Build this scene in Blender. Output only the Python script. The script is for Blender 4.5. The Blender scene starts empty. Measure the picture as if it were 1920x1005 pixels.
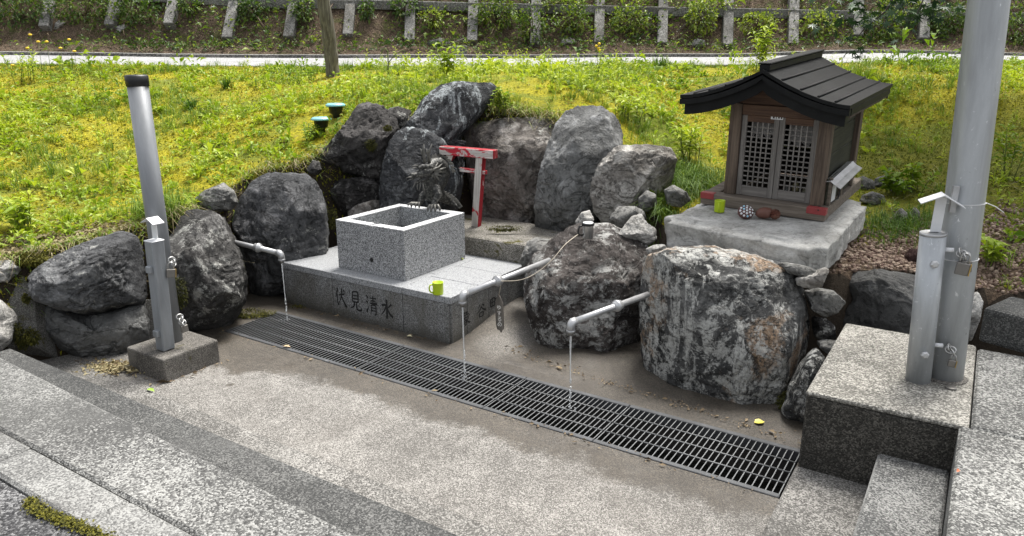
import bpy, bmesh, math, random
import numpy as np
from math import sin, cos, tan, pi, radians, atan, atan2, sqrt
from mathutils import Matrix, Vector

random.seed(7); RNG = np.random.default_rng(7)
scene = bpy.context.scene
COL = scene.collection

# ------------------------------------------------------------------ camera, sky, sun, exposure
CZ = 1.95
FPX = 1387.0
PITCH = atan(402 / 1387.0)
cam_d = bpy.data.cameras.new('camera'); cam = bpy.data.objects.new('camera', cam_d); COL.objects.link(cam)
cam.location = (0, 0, CZ); cam.rotation_euler = (pi / 2 - PITCH, 0, 0)
cam_d.sensor_width = 36; cam_d.lens = 36 * FPX / 1920; cam_d.clip_start = 0.05; cam_d.clip_end = 1000
scene.camera = cam

SUN_EL, SUN_AZ = radians(67), radians(35)      # azimuth measured from +Y towards +X
world = bpy.data.worlds.new('World'); scene.world = world; world.use_nodes = True
wn = world.node_tree; wn.nodes.clear()
sky = wn.nodes.new('ShaderNodeTexSky'); sky.sky_type = 'NISHITA'; sky.sun_disc = False
sky.sun_elevation = SUN_EL; sky.sun_rotation = SUN_AZ; sky.air_density = 1.0; sky.dust_density = 4.0; sky.ozone_density = 1.0
hsv = wn.nodes.new('ShaderNodeHueSaturation'); hsv.inputs['Saturation'].default_value = 0.22
bg = wn.nodes.new('ShaderNodeBackground'); bg.inputs['Strength'].default_value = 0.115
wo = wn.nodes.new('ShaderNodeOutputWorld')
wn.links.new(sky.outputs[0], hsv.inputs['Color']); wn.links.new(hsv.outputs[0], bg.inputs[0]); wn.links.new(bg.outputs[0], wo.inputs[0])

sd = bpy.data.lights.new('sun', 'SUN'); sd.energy = 2.4; sd.angle = radians(20); sd.color = (1.0, 0.96, 0.9)
sun = bpy.data.objects.new('sun', sd); COL.objects.link(sun)
sdir = Vector((sin(SUN_AZ) * cos(SUN_EL), cos(SUN_AZ) * cos(SUN_EL), sin(SUN_EL)))
sun.rotation_euler = sdir.to_track_quat('Z', 'Y').to_euler(); sun.location = sdir * 30

scene.view_settings.view_transform = 'Standard'; scene.view_settings.look = 'None'
scene.view_settings.gamma = 1; scene.view_settings.use_curve_mapping = False
scene.view_settings.exposure = 1.35
try:
    scene.cycles.max_bounces = 8; scene.cycles.transparent_max_bounces = 12
except Exception: pass

# ------------------------------------------------------------------ measuring: where a point of the photograph lies in the place
SP, CP = sin(PITCH), cos(PITCH)
def ray(px, py):
    u = px - 960; v = py - 502.5
    return np.array([u, FPX * CP - v * SP, -FPX * SP - v * CP])
def onz(px, py, z):
    d = ray(px, py); k = (z - CZ) / d[2]; return Vector((d[0] * k, d[1] * k, z))
def ony(px, py, Y):
    d = ray(px, py); k = Y / d[1]; return Vector((d[0] * k, Y, CZ + d[2] * k))
def onplane(px, py, p0, n):
    d = ray(px, py); o = np.array([0, 0, CZ]); k = np.dot(np.array(p0) - o, n) / np.dot(d, n)
    return Vector(o + d * k)
YAW = radians(-32.5)
A2 = np.array([cos(YAW), sin(YAW)]); N2 = np.array([-sin(YAW), cos(YAW)])
def L(s, t, z=0.0):
    return Vector((s * A2[0] + t * N2[0], s * A2[1] + t * N2[1], z))
def onface(px, py, axis, val):     # on the vertical plane s = val or t = val; gives s, t, z
    n2 = A2 if axis == 's' else N2
    p0 = n2 * val
    p = onplane(px, py, (p0[0], p0[1], 0), np.array([n2[0], n2[1], 0]))
    q = np.array([p.x, p.y]); return float(q @ A2), float(q @ N2), p.z

# ------------------------------------------------------------------ numpy value noise
def vnoise(P, seed=0):
    P = np.asarray(P, dtype=np.float64) + seed * 17.31
    I = np.floor(P).astype(np.int64); Fr = P - I
    W = Fr * Fr * Fr * (Fr * (Fr * 6 - 15) + 10)
    def h(x, y, z):
        n = (x * 374761393 + y * 668265263 + z * 2147483647 + seed * 974634) & 0x7fffffff
        n = ((n ^ (n >> 13)) * 1274126177) & 0x7fffffff
        n = ((n ^ (n >> 15)) * 668265263) & 0x7fffffff
        return ((n ^ (n >> 16)) & 0xffffff) / float(0xffffff) * 2 - 1
    x, y, z = I[:, 0], I[:, 1], I[:, 2]; a, b, c = W[:, 0], W[:, 1], W[:, 2]
    def lx(yy, zz): return h(x, yy, zz) * (1 - a) + h(x + 1, yy, zz) * a
    return (lx(y, z) * (1 - b) + lx(y + 1, z) * b) * (1 - c) + (lx(y, z + 1) * (1 - b) + lx(y + 1, z + 1) * b) * c
def fbm(P, octv=4, seed=0, gain=0.5, lac=2.03):
    s = 0; a = 1.0; P = np.asarray(P, dtype=np.float64)
    for i in range(octv):
        s = s + a * vnoise(P, seed + i); P = P * lac; a *= gain
    return s

# ------------------------------------------------------------------ materials
def rgb(c): return (c[0], c[1], c[2], 1.0)
class NT:
    def __init__(self, name):
        self.m = bpy.data.materials.new(name); self.m.use_nodes = True
        self.t = self.m.node_tree; self.t.nodes.clear()
        self.out = self.t.nodes.new('ShaderNodeOutputMaterial')
        self.tc = self.t.nodes.new('ShaderNodeTexCoord')
        self.co = self.tc.outputs['Object']
    def n(self, typ, ins=None, **kw):
        nd = self.t.nodes.new(typ)
        for k, v in kw.items(): setattr(nd, k, v)
        for k, v in (ins or {}).items():
            s = nd.inputs[k]
            if hasattr(v, 'bl_idname') or isinstance(v, bpy.types.NodeSocket): self.t.links.new(v, s)
            else:
                s.default_value = rgb(v) if (isinstance(v, tuple) and len(v) == 3 and s.type == 'RGBA') else v
        return nd
    def noise(self, scale, detail=6, rough=0.6, dist=0.0, co=None):
        return self.n('ShaderNodeTexNoise', {'Vector': co or self.co, 'Scale': scale, 'Detail': detail, 'Roughness': rough, 'Distortion': dist}).outputs[0]
    def vor(self, scale, co=None, feature='F1', rnd=1.0):
        return self.n('ShaderNodeTexVoronoi', {'Vector': co or self.co, 'Scale': scale, 'Randomness': rnd}, feature=feature)
    def map(self, loc=(0, 0, 0), scale=(1, 1, 1), rot=(0, 0, 0), co=None):
        return self.n('ShaderNodeMapping', {'Vector': co or self.co, 'Location': loc, 'Rotation': rot, 'Scale': scale}).outputs[0]
    def sstep(self, val, lo, hi):
        return self.n('ShaderNodeMapRange', {'Value': val, 'From Min': lo, 'From Max': hi, 'To Min': 0.0, 'To Max': 1.0}, interpolation_type='SMOOTHSTEP').outputs[0]
    def mix(self, fac, a, b, mode='MIX'):
        nd = self.n('ShaderNodeMix', data_type='RGBA', blend_type=mode)
        for i, v in ((0, fac), (6, a), (7, b)):
            s = nd.inputs[i]
            if isinstance(v, bpy.types.NodeSocket): self.t.links.new(v, s)
            else: s.default_value = rgb(v) if isinstance(v, tuple) else v
        return nd.outputs[2]
    def math(self, op, a, b=0.0):
        nd = self.n('ShaderNodeMath', operation=op)
        for i, v in ((0, a), (1, b)):
            if isinstance(v, bpy.types.NodeSocket): self.t.links.new(v, nd.inputs[i])
            else: nd.inputs[i].default_value = v
        return nd.outputs[0]
    def bump(self, h, strength=0.3, dist=0.01, normal=None):
        d = {'Height': h, 'Strength': strength, 'Distance': dist}
        if normal is not None: d['Normal'] = normal
        return self.n('ShaderNodeBump', d).outputs[0]
    def done(self, color, rough=0.8, metal=0.0, bump=None, spec=0.5, **extra):
        ins = {'Base Color': color, 'Roughness': rough, 'Metallic': metal, 'Specular IOR Level': spec}
        if bump is not None: ins['Normal'] = bump
        ins.update(extra)
        b = self.n('ShaderNodeBsdfPrincipled', ins)
        self.t.links.new(b.outputs[0], self.out.inputs[0]); return self.m

def mat_plain(name, col, rough=0.6, metal=0.0, var=0.12, bump=0.15, scale=40, spec=0.5):
    t = NT(name)
    f = t.noise(scale, 5); g = t.noise(4, 4)
    c = t.mix(t.math('MULTIPLY', t.sstep(g, 0.3, 0.75), 0.6), col, tuple(x * (1 - 3 * var) for x in col))
    c = t.mix(f, c, tuple(min(1, x * (1 + var)) for x in col))
    return t.done(c, rough, metal, t.bump(f, bump, 0.003), spec)

def mat_rock(name, dark, mid, light, amt=0.45, spots=0.5, ochre=0.0, streak=0.0, moss=0.0, seed=0, grain=0.5, white=(0.42, 0.42, 0.39), bump=1.0):
    t = NT(name)
    co = t.map(loc=(seed * 3.1, seed * 1.7, seed * 2.3))
    n1 = t.noise(2.6, 9, 0.66, 0.4, co); n2 = t.noise(5.5, 9, 0.64, 0.7, co); n3 = t.noise(55, 6, 0.7, 0, co); n4 = t.noise(190, 3, 0.6, 0, co)
    c = t.mix(t.sstep(n1, 0.34, 0.66), dark, mid)
    lo = t.math('ADD', 0.70 - 0.32 * amt, t.math('MULTIPLY', t.math('SUBTRACT', t.noise(1.3, 3, 0.5, 0, t.map(loc=(seed * 2.2, 3, 8))), 0.5), -0.5))
    c = t.mix(t.math('MULTIPLY', t.sstep(t.math('SUBTRACT', n2, lo), -0.04, 0.16), 0.8), c, light)
    if streak > 0:
        cs = t.map(loc=(seed, 0, 0), scale=(5, 5, 0.55))
        s = t.noise(2.6, 8, 0.7, 0.6, cs)
        s = t.math('ADD', s, t.math('MULTIPLY', t.math('SUBTRACT', t.noise(1.5, 3, 0.5, 0, t.map(loc=(seed + .35, 5, 1))), 0.5), 0.45))
        sm = t.math('MULTIPLY', t.sstep(s, 0.60 - 0.09 * streak, 0.66 - 0.07 * streak), t.sstep(n3, 0.30, 0.52))
        c = t.mix(t.math('MULTIPLY', sm, 0.85), c, white)
    if ochre > 0:
        om = t.math('MULTIPLY', t.sstep(t.noise(2.0, 9, 0.66, 0.4, t.map(loc=(9 + seed, 4, 2))), 0.66 - 0.14 * ochre, 0.74 - 0.14 * ochre), t.sstep(n3, 0.34, 0.5))
        c = t.mix(t.math('MULTIPLY', om, 0.75), c, t.mix(t.noise(4, 3), (0.42, 0.33, 0.25), (0.36, 0.21, 0.10)))
    if spots > 0:
        zone = t.sstep(t.noise(1.9, 4, 0.5, 0, t.map(loc=(seed + 5, 1, 7))), 0.62 - 0.3 * spots, 0.7 - 0.2 * spots)
        pn = t.noise(8.5, 12, 0.78, 0.3, t.map(loc=(seed * 1.3, 6, 2)))
        m1 = t.math('MULTIPLY', t.sstep(pn, 0.56 - 0.07 * spots, 0.61 - 0.07 * spots), zone)
        pn2 = t.noise(34, 8, 0.7, 0.2, t.map(loc=(seed, 2, 9)))
        m2 = t.math('MULTIPLY', t.sstep(pn2, 0.64 - .05 * spots, 0.68 - .04 * spots), t.sstep(n1, 0.32, 0.55))
        c = t.mix(t.math('MULTIPLY', t.math('MAXIMUM', m1, t.math('MULTIPLY', m2, 0.8)), 0.8), c, white)
    # veins and cracks
    w = t.noise(3.3, 6, 0.6, 1.2, t.map(loc=(2 + seed, 8, 1), scale=(1, 1, 1.8)))
    crack = t.math('SUBTRACT', 1.0, t.sstep(t.math('ABSOLUTE', t.math('SUBTRACT', w, 0.5)), 0.0, 0.018))
    c = t.mix(t.math('MULTIPLY', crack, 0.45), c, tuple(x * 0.35 for x in dark))
    c = t.mix(t.math('MULTIPLY', t.math('SUBTRACT', 1.0, t.sstep(n3, 0.30, 0.62)), grain), c, tuple(x * 0.4 for x in dark))
    if moss > 0:
        mm = t.sstep(t.noise(2.2, 6, 0.6, 0.3, t.map(loc=(seed, 12, 3))), 0.72 - 0.16 * moss, 0.80 - 0.16 * moss)
        c = t.mix(mm, c, t.mix(n3, (0.03, 0.035, 0.006), (0.11, 0.10, 0.02)))
    h = t.math('ADD', t.math('MULTIPLY', n2, 1.0), t.math('ADD', t.math('MULTIPLY', n3, 0.35), t.math('MULTIPLY', n4, 0.1)))
    h = t.math('SUBTRACT', h, t.math('MULTIPLY', crack, 0.35))
    return t.done(c, t.math('ADD', 0.62, t.math('MULTIPLY', n3, 0.3)), 0, t.bump(h, 0.8 * bump, 0.05), 0.14)

def mat_aggregate(name, dark, light, ratio=0.5, scale=85, stain=0.35, stain_col=(0.09, 0.085, 0.08), wet=None, edge=None, moss=0.0, bump=0.5, tint=None):
    t = NT(name)
    scale = scale * 1.7; v = t.vor(scale); cc = t.n('ShaderNodeSeparateColor', {0: v.outputs['Color']})
    big = t.noise(1.6, 6, 0.6); med = t.noise(9, 6, 0.65); fine = t.noise(scale * 0.75, 6, 0.75)
    k = t.math('ADD', t.math('MULTIPLY', cc.outputs[0], 0.5), t.math('MULTIPLY', fine, 0.7))
    k = t.math('ADD', k, t.math('MULTIPLY', t.math('SUBTRACT', big, 0.5), 0.8))
    k = t.math('ADD', k, t.math('MULTIPLY', t.math('SUBTRACT', med, 0.5), 0.45))
    th = 0.92 - 0.6 * ratio
    c = t.mix(t.sstep(k, th - 0.22, th + 0.30), dark, light)
    c = t.mix(t.math('MULTIPLY', t.sstep(cc.outputs[1], 0.80, 0.9), 0.7), c, tuple(x * 0.55 for x in dark))
    c = t.mix(t.math('MULTIPLY', t.sstep(t.noise(0.9, 7, 0.65, 0.6), 0.46, 0.7), stain), c, stain_col)
    if tint: c = t.mix(t.math('MULTIPLY', t.sstep(t.noise(2.3, 6, 0.65, 0.5, t.map(loc=(4, 4, 4))), 0.45, 0.7), 0.5), c, tint)
    rough = 0.88
    if wet:
        w = wet(t)
        c = t.mix(w, c, t.mix(1.0, c, t.mix(t.noise(3.5, 5), (0.40, 0.36, 0.305), (0.26, 0.228, 0.19)), 'MULTIPLY'))
        rough = t.math('SUBTRACT', 0.88, t.math('MULTIPLY', w, t.math('ADD', 0.25, t.math('MULTIPLY', t.sstep(t.noise(2.6, 5), .45, .65), 0.28))))
    if moss > 0:
        mm = t.sstep(t.noise(5, 7, 0.7, 0.3, t.map(loc=(3, 12, 3))), 0.68 - 0.2 * moss, 0.76 - 0.2 * moss)
        c = t.mix(mm, c, t.mix(fine, (0.025, 0.028, 0.006), (0.10, 0.085, 0.018)))
    if edge:
        sx = t.n('ShaderNodeSeparateXYZ', {0: t.co}); xe = sx.outputs[edge[0]]
        if len(edge) > 2: xe = t.math('ADD', xe, t.math('MULTIPLY', t.math('ADD', sx.outputs[0], 2.9), 0.036))
        wv = t.math('ADD', xe, t.math('MULTIPLY', t.math('SUBTRACT', t.noise(9, 6, 0.7), 0.5), 0.035))
        ew = t.math('SUBTRACT', 1.0, t.sstep(t.math('ABSOLUTE', t.math('SUBTRACT', wv, edge[1])), 0.002, 0.011))
        c = t.mix(t.math('MULTIPLY', t.math('MULTIPLY', ew, t.sstep(t.noise(4, 6, .7), .38, .58)), 0.6), c, tuple(min(1, x * 1.12) for x in light))
    h = t.math('ADD', t.math('MULTIPLY', v.outputs['Distance'], -1.0), t.math('MULTIPLY', fine, 0.6))
    return t.done(c, rough, 0, t.bump(h, bump, 0.006), t.math('ADD', 0.15, t.math('MULTIPLY', w, 0.35)) if wet else 0.15)

def mat_granite(name, dark, light, scale=230, polish=0.5, dirt=0.0, ratio=0.5):
    t = NT(name)
    v = t.vor(scale); cc = t.n('ShaderNodeSeparateColor', {0: v.outputs['Color']})
    fine = t.noise(scale * 0.9, 3, 0.6)
    k = t.math('ADD', t.math('MULTIPLY', cc.outputs[0], 0.6), t.math('MULTIPLY', fine, 0.4))
    c = t.mix(t.sstep(k, 0.55 - 0.35 * ratio, 0.82 - 0.15 * ratio), dark, light)
    c = t.mix(t.sstep(cc.outputs[2], 0.86, 0.9), c, (0.03, 0.03, 0.032))
    rough = polish
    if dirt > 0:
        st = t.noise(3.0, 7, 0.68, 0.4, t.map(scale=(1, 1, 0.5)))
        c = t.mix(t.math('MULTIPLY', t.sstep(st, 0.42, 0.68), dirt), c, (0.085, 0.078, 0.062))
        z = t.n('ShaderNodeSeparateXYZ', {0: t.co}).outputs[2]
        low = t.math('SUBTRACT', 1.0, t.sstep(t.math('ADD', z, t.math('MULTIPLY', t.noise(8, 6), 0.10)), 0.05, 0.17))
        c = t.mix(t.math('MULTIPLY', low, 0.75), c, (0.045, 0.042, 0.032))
    return t.done(c, rough, 0, t.bump(fine, 0.15, 0.002), 0.5)

def mat_wood(name, base, dark, rough=0.8, paint=None, paint_amt=0.5, axis=2, pscale=5):
    t = NT(name)
    sc = [42, 42, 42]; sc[axis] = 2.2
    g = t.noise(1.0, 8, 0.7, 0.6, t.map(scale=tuple(sc)))
    m = t.noise(3, 5, 0.6)
    c = t.mix(t.sstep(g, 0.35, 0.68), dark, base)
    c = t.mix(t.math('MULTIPLY', t.sstep(m, 0.45, 0.75), 0.5), c, tuple(x * 0.6 for x in dark))
    if paint:
        sp = [pscale * 2.2] * 3; sp[axis] = pscale * 0.8
        pm = t.noise(1.0, 8, 0.72, 0.5, t.map(scale=tuple(sp), loc=(1.3, 0.7, 2.1)))
        c = t.mix(t.sstep(pm, 0.62 - 0.3 * paint_amt, 0.66 - 0.3 * paint_amt), c, paint)
    return t.done(c, rough, 0, t.bump(g, 0.35, 0.004), 0.3)

def mat_metal(name, col, rough=0.4, metal=0.6, wear=(0.75, 0.77, 0.78), wear_amt=0.3, seed=0, vertical=True):
    t = NT(name)
    co = t.map(loc=(seed, seed, seed), scale=(9, 9, 1.4) if vertical else (8, 8, 8))
    a = t.noise(1.0, 8, 0.7, 0.3, co); b = t.noise(70, 4, 0.6); s = t.noise(26, 6, 0.75, 0.6, t.map(loc=(4, 2, 7 + seed)))
    c = t.mix(t.sstep(a, 0.3, 0.7), tuple(x * 0.78 for x in col), tuple(min(1, x * 1.12) for x in col))
    c = t.mix(t.math('MULTIPLY', t.math('MULTIPLY', t.sstep(s, 0.60, 0.68), t.sstep(a, 0.45, 0.6)), wear_amt * 2), c, wear)
    c = t.mix(t.math('MULTIPLY', t.sstep(t.noise(34, 4, 0.6, 0, t.map(loc=(7, 7, seed))), 0.70, 0.74), 0.6), c, tuple(x * 0.4 for x in col))
    return t.done(c, t.math('ADD', rough - 0.1, t.math('MULTIPLY', a, 0.25)), metal, t.bump(b, 0.06, 0.002), 0.5)

def mat_leaf(name, cols, rough=0.5, trans=0.35):
    t = NT(name)
    at = t.n('ShaderNodeAttribute', attribute_name='tint')
    cr = t.n('ShaderNodeValToRGB', {'Fac': at.outputs['Fac']})
    els = cr.color_ramp.elements
    els[0].position = 0; els[0].color = rgb(cols[0]); els[1].position = 1; els[1].color = rgb(cols[-1])
    for i, c in enumerate(cols[1:-1]):
        e = els.new((i + 1) / (len(cols) - 1)); e.color = rgb(c)
    col = t.mix(t.noise(30, 3), cr.outputs[0], t.mix(1.0, cr.outputs[0], (0.7, 0.75, 0.6), 'MULTIPLY'))
    b = t.n('ShaderNodeBsdfPrincipled', {'Base Color': col, 'Roughness': rough, 'Specular IOR Level': 0.35})
    tr = t.n('ShaderNodeBsdfTranslucent', {'Color': t.mix(1.0, col, (1.15, 1.2, 0.6), 'MULTIPLY')})
    ms = t.n('ShaderNodeMixShader', {0: trans, 1: b.outputs[0], 2: tr.outputs[0]})
    t.t.links.new(ms.outputs[0], t.out.inputs[0]); return t.m

# ------------------------------------------------------------------ mesh building
class MB:
    def __init__(s): s.v = []; s.f = []; s.sm = []
    def add(s, vs, fs, smooth=False):
        b = len(s.v); s.v += [tuple(v) for v in vs]; s.f += [tuple(i + b for i in f) for f in fs]
        s.sm += [smooth] * len(fs) if isinstance(smooth, bool) else list(smooth); return s
    def box(s, lo, hi, fn=None):
        x0, y0, z0 = lo; x1, y1, z1 = hi
        vs = [(x0, y0, z0), (x1, y0, z0), (x1, y1, z0), (x0, y1, z0), (x0, y0, z1), (x1, y0, z1), (x1, y1, z1), (x0, y1, z1)]
        if fn: vs = [fn(*v) for v in vs]
        return s.add(vs, [(0, 3, 2, 1), (4, 5, 6, 7), (0, 1, 5, 4), (1, 2, 6, 5), (2, 3, 7, 6), (3, 0, 4, 7)])
    def tube(s, pts, rad, n=10, cap=True, flat=1.0):
        pts = [Vector(p) for p in pts]
        if not hasattr(rad, '__len__'): rad = [rad] * len(pts)
        vs = []; prev = None
        for i, p in enumerate(pts):
            d = (pts[min(i + 1, len(pts) - 1)] - pts[max(i - 1, 0)]).normalized()
            if prev is None:
                r = Vector((0, 0, 1)) if abs(d.z) < 0.9 else Vector((1, 0, 0)); u = d.cross(r).normalized()
            else:
                u = (prev - d * prev.dot(d)).normalized()
            prev = u; w = d.cross(u)
            for k in range(n):
                a = 2 * pi * k / n; vs.append(p + (u * cos(a) + w * sin(a) * flat) * rad[i])
        fs = []; sm = []
        for i in range(len(pts) - 1):
            for k in range(n):
                k2 = (k + 1) % n; fs.append((i * n + k, i * n + k2, (i + 1) * n + k2, (i + 1) * n + k)); sm.append(True)
        if cap:
            fs.append(tuple(range(n - 1, -1, -1))); fs.append(tuple((len(pts) - 1) * n + k for k in range(n))); sm += [False, False]
        return s.add(vs, fs, sm)
    def lathe(s, prof, c=(0, 0, 0), n=20, smooth=True, axis=None):
        c = Vector(c); vs = []; fs = []
        q = Vector((0, 0, 1)).rotation_difference(Vector(axis).normalized()) if axis is not None else None
        for r, z in prof:
            for k in range(n):
                a = 2 * pi * k / n; p = Vector((r * cos(a), r * sin(a), z))
                if q: p = q @ p
                vs.append(c + p)
        for i in range(len(prof) - 1):
            for k in range(n):
                k2 = (k + 1) % n; fs.append((i * n + k, i * n + k2, (i + 1) * n + k2, (i + 1) * n + k))
        sm = [smooth] * len(fs)
        if prof[0][0] > 1e-6: fs.append(tuple(range(n - 1, -1, -1))); sm.append(False)
        if prof[-1][0] > 1e-6: fs.append(tuple((len(prof) - 1) * n + k for k in range(n))); sm.append(False)
        return s.add(vs, fs, sm)
    def ball(s, c, r, n=10, m=7, R=None):
        if not hasattr(r, '__len__'): r = (r, r, r)
        vs = []; fs = []
        for i in range(m + 1):
            th = pi * i / m
            for k in range(n):
                a = 2 * pi * k / n; p = Vector((sin(th) * cos(a) * r[0], sin(th) * sin(a) * r[1], cos(th) * r[2]))
                if R is not None: p = R @ p
                vs.append(Vector(c) + p)
        for i in range(m):
            for k in range(n):
                k2 = (k + 1) % n; fs.append((i * n + k, (i + 1) * n + k, (i + 1) * n + k2, i * n + k2))
        return s.add(vs, fs, True)
    def prism(s, poly, fn, d0, d1):       # poly in 2-D, fn(x, y, d) -> point
        n = len(poly); vs = [fn(x, y, d0) for x, y in poly] + [fn(x, y, d1) for x, y in poly]
        fs = [tuple(range(n - 1, -1, -1)), tuple(range(n, 2 * n))] + [(i, (i + 1) % n, n + (i + 1) % n, n + i) for i in range(n)]
        return s.add(vs, fs)

PM = {}
def put(o, parent):
    COL.objects.link(o)
    if parent is not None: o.parent = parent
    return o
def thing(name, label, cat, loc=(0, 0, 0), rot=None, group=None):
    o = bpy.data.objects.new(name, None); COL.objects.link(o); o.empty_display_size = 0.05
    M = Matrix.Translation(Vector(loc))
    if rot is not None: M = M @ rot.to_4x4()
    o.matrix_world = M; o.matrix_basis = M; PM[o.name] = M
    return tag(o, label, cat, group)
def tag(o, label=None, cat=None, group=None, kind=None):
    if label: o['label'] = label
    if cat: o['category'] = cat
    if group: o['group'] = group
    if kind: o['kind'] = kind
    return o
def obj(name, mb, mat, parent=None, local=False, bevel=0.0, seg=1, origin=None):
    V = np.array([tuple(v) for v in mb.v], dtype=np.float64)
    me = bpy.data.meshes.new(name); M = Matrix.Identity(4)
    if parent is not None:
        M = PM[parent.name]
        if not local:
            Mi = np.array(M.inverted()); V = V @ Mi[:3, :3].T + Mi[:3, 3]
    elif not local:
        lo, hi = V.min(0), V.max(0)
        c = np.array(origin if origin is not None else ((lo[0] + hi[0]) / 2, (lo[1] + hi[1]) / 2, lo[2]))
        V = V - c; M = Matrix.Translation(Vector(c))
    me.from_pydata([tuple(v) for v in V], [], mb.f)
    me.polygons.foreach_set('use_smooth', mb.sm); me.update()
    me.materials.append(mat)
    o = bpy.data.objects.new(name, me); put(o, parent); PM[o.name] = M
    if parent is None and not local: o.location = M.translation
    if bevel > 0:
        b = o.modifiers.new('Bevel', 'BEVEL'); b.width = bevel; b.segments = seg; b.limit_method = 'ANGLE'; b.angle_limit = radians(40)
    return o
def dup(o, parent, loc):
    c = o.copy(); COL.objects.link(c); c.parent = parent; c.location = loc; return c
def np_obj(name, V, faces, mat, parent=None, tint=None, smooth=False, loc=None):
    """faces: list of arrays (n,3) or (n,4); tint: per-vertex value"""
    me = bpy.data.meshes.new(name)
    V = np.asarray(V, dtype=np.float32)
    if loc is not None: V = V - np.array(loc, dtype=np.float32)
    idx = np.concatenate([f.reshape(-1) for f in faces]).astype(np.int32)
    tot = np.concatenate([np.full(len(f), f.shape[1]) for f in faces]).astype(np.int32)
    st = np.concatenate([[0], np.cumsum(tot)[:-1]]).astype(np.int32)
    me.vertices.add(len(V)); me.vertices.foreach_set('co', V.reshape(-1))
    me.loops.add(len(idx)); me.loops.foreach_set('vertex_index', idx)
    me.polygons.add(len(tot)); me.polygons.foreach_set('loop_start', st); me.polygons.foreach_set('loop_total', tot)
    me.polygons.foreach_set('use_smooth', np.full(len(tot), smooth))
    if tint is not None:
        a = me.attributes.new('tint', 'FLOAT', 'POINT'); a.data.foreach_set('value', np.asarray(tint, dtype=np.float32))
    me.update(calc_edges=True); me.validate(); me.materials.append(mat)
    o = bpy.data.objects.new(name, me); put(o, parent)
    if loc is not None: o.location = loc
    return o
def lbox(s0, s1, t0, t1, z0, z1): return MB().box((s0, t0, z0), (s1, t1, z1), lambda s, t, z: L(s, t, z))

# ================================================================== GROUND LEVELS
def wet_mask(t):
    sep = t.n('ShaderNodeSeparateXYZ', {0: t.co}); s, tt = sep.outputs[0], sep.outputs[1]
    nz = t.math('ADD', t.math('MULTIPLY', t.math('SUBTRACT', t.noise(2.2, 7, 0.65, 0.3), 0.5), 0.55), t.math('MULTIPLY', t.math('SUBTRACT', t.noise(11, 5, 0.6), 0.5), 0.12))
    # edge of the wetted zone on the camera side of the drain: wider at the left end
    lim = t.math('SUBTRACT', 2.90, t.math('MULTIPLY', t.sstep(t.math('MULTIPLY', s, -1.0), 3.0, 4.6), 0.34))
    w = t.sstep(t.math('SUBTRACT', t.math('ADD', t.math('ADD', tt, nz), t.math('MULTIPLY', t.math('SUBTRACT', t.noise(45, 4, .7), .5), .16)), lim), -0.02, 0.09)
    sp = t.vor(2.2, t.map(loc=(0.4, 0.1, 0))); spn = t.math('ADD', sp.outputs['Distance'], t.math('MULTIPLY', t.noise(14, 5), 0.16))
    rr = t.n('ShaderNodeSeparateColor', {0: sp.outputs['Color']}).outputs[0]
    ds = t.math('ADD', s, 2.62); dt = t.math('SUBTRACT', tt, 4.12)
    rr2 = t.math('SQRT', t.math('ADD', t.math('MULTIPLY', t.math('MULTIPLY', ds, ds), 2.2), t.math('MULTIPLY', dt, dt)))
    w = t.math('MULTIPLY', w, t.math('ADD', 0.45, t.math('MULTIPLY', t.sstep(t.math('ADD', rr2, nz), 0.10, 0.42), 0.55)))
    drops = t.math('MULTIPLY', t.math('LESS_THAN', spn, t.math('MULTIPLY', rr, 0.19)), t.sstep(tt, 2.35, 2.6))
    return t.math('MAXIMUM', w, t.math('MULTIPLY', drops, 0.9))
M_ground = mat_aggregate('wet_slab_concrete', (0.105, 0.10, 0.092), (0.325, 0.312, 0.29), 0.52, 125, 0.5, (0.12, 0.11, 0.098), wet=wet_mask, bump=0.4)
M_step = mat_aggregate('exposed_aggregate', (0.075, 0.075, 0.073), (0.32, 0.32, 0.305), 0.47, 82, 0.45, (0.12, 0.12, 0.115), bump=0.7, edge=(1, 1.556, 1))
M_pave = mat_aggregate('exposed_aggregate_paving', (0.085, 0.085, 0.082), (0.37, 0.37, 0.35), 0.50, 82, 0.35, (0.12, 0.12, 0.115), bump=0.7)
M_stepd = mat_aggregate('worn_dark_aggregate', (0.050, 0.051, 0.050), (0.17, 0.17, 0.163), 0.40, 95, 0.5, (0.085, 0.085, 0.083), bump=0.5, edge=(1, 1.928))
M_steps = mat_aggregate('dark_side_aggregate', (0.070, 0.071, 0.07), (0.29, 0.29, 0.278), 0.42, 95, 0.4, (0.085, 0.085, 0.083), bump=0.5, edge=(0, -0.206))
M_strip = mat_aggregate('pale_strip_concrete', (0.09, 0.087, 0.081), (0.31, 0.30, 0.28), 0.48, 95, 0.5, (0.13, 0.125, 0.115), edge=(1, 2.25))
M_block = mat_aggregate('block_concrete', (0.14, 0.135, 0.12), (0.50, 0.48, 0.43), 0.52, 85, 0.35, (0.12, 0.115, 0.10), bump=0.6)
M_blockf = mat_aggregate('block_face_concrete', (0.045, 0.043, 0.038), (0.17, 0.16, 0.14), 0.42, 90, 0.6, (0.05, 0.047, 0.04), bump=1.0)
M_kerb = mat_aggregate('kerb_stone_concrete', (0.11, 0.11, 0.107), (0.29, 0.29, 0.278), 0.52, 95, 0.4, bump=0.4)
M_asph = mat_aggregate('asphalt', (0.04, 0.04, 0.042), (0.25, 0.25, 0.25), 0.36, 75, 0.4, (0.04, 0.04, 0.042), bump=0.9)
M_conc = mat_aggregate('old_concrete', (0.09, 0.087, 0.08), (0.22, 0.215, 0.20), 0.50, 120, 0.5, (0.08, 0.075, 0.065), moss=0.35, bump=0.5)
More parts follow.
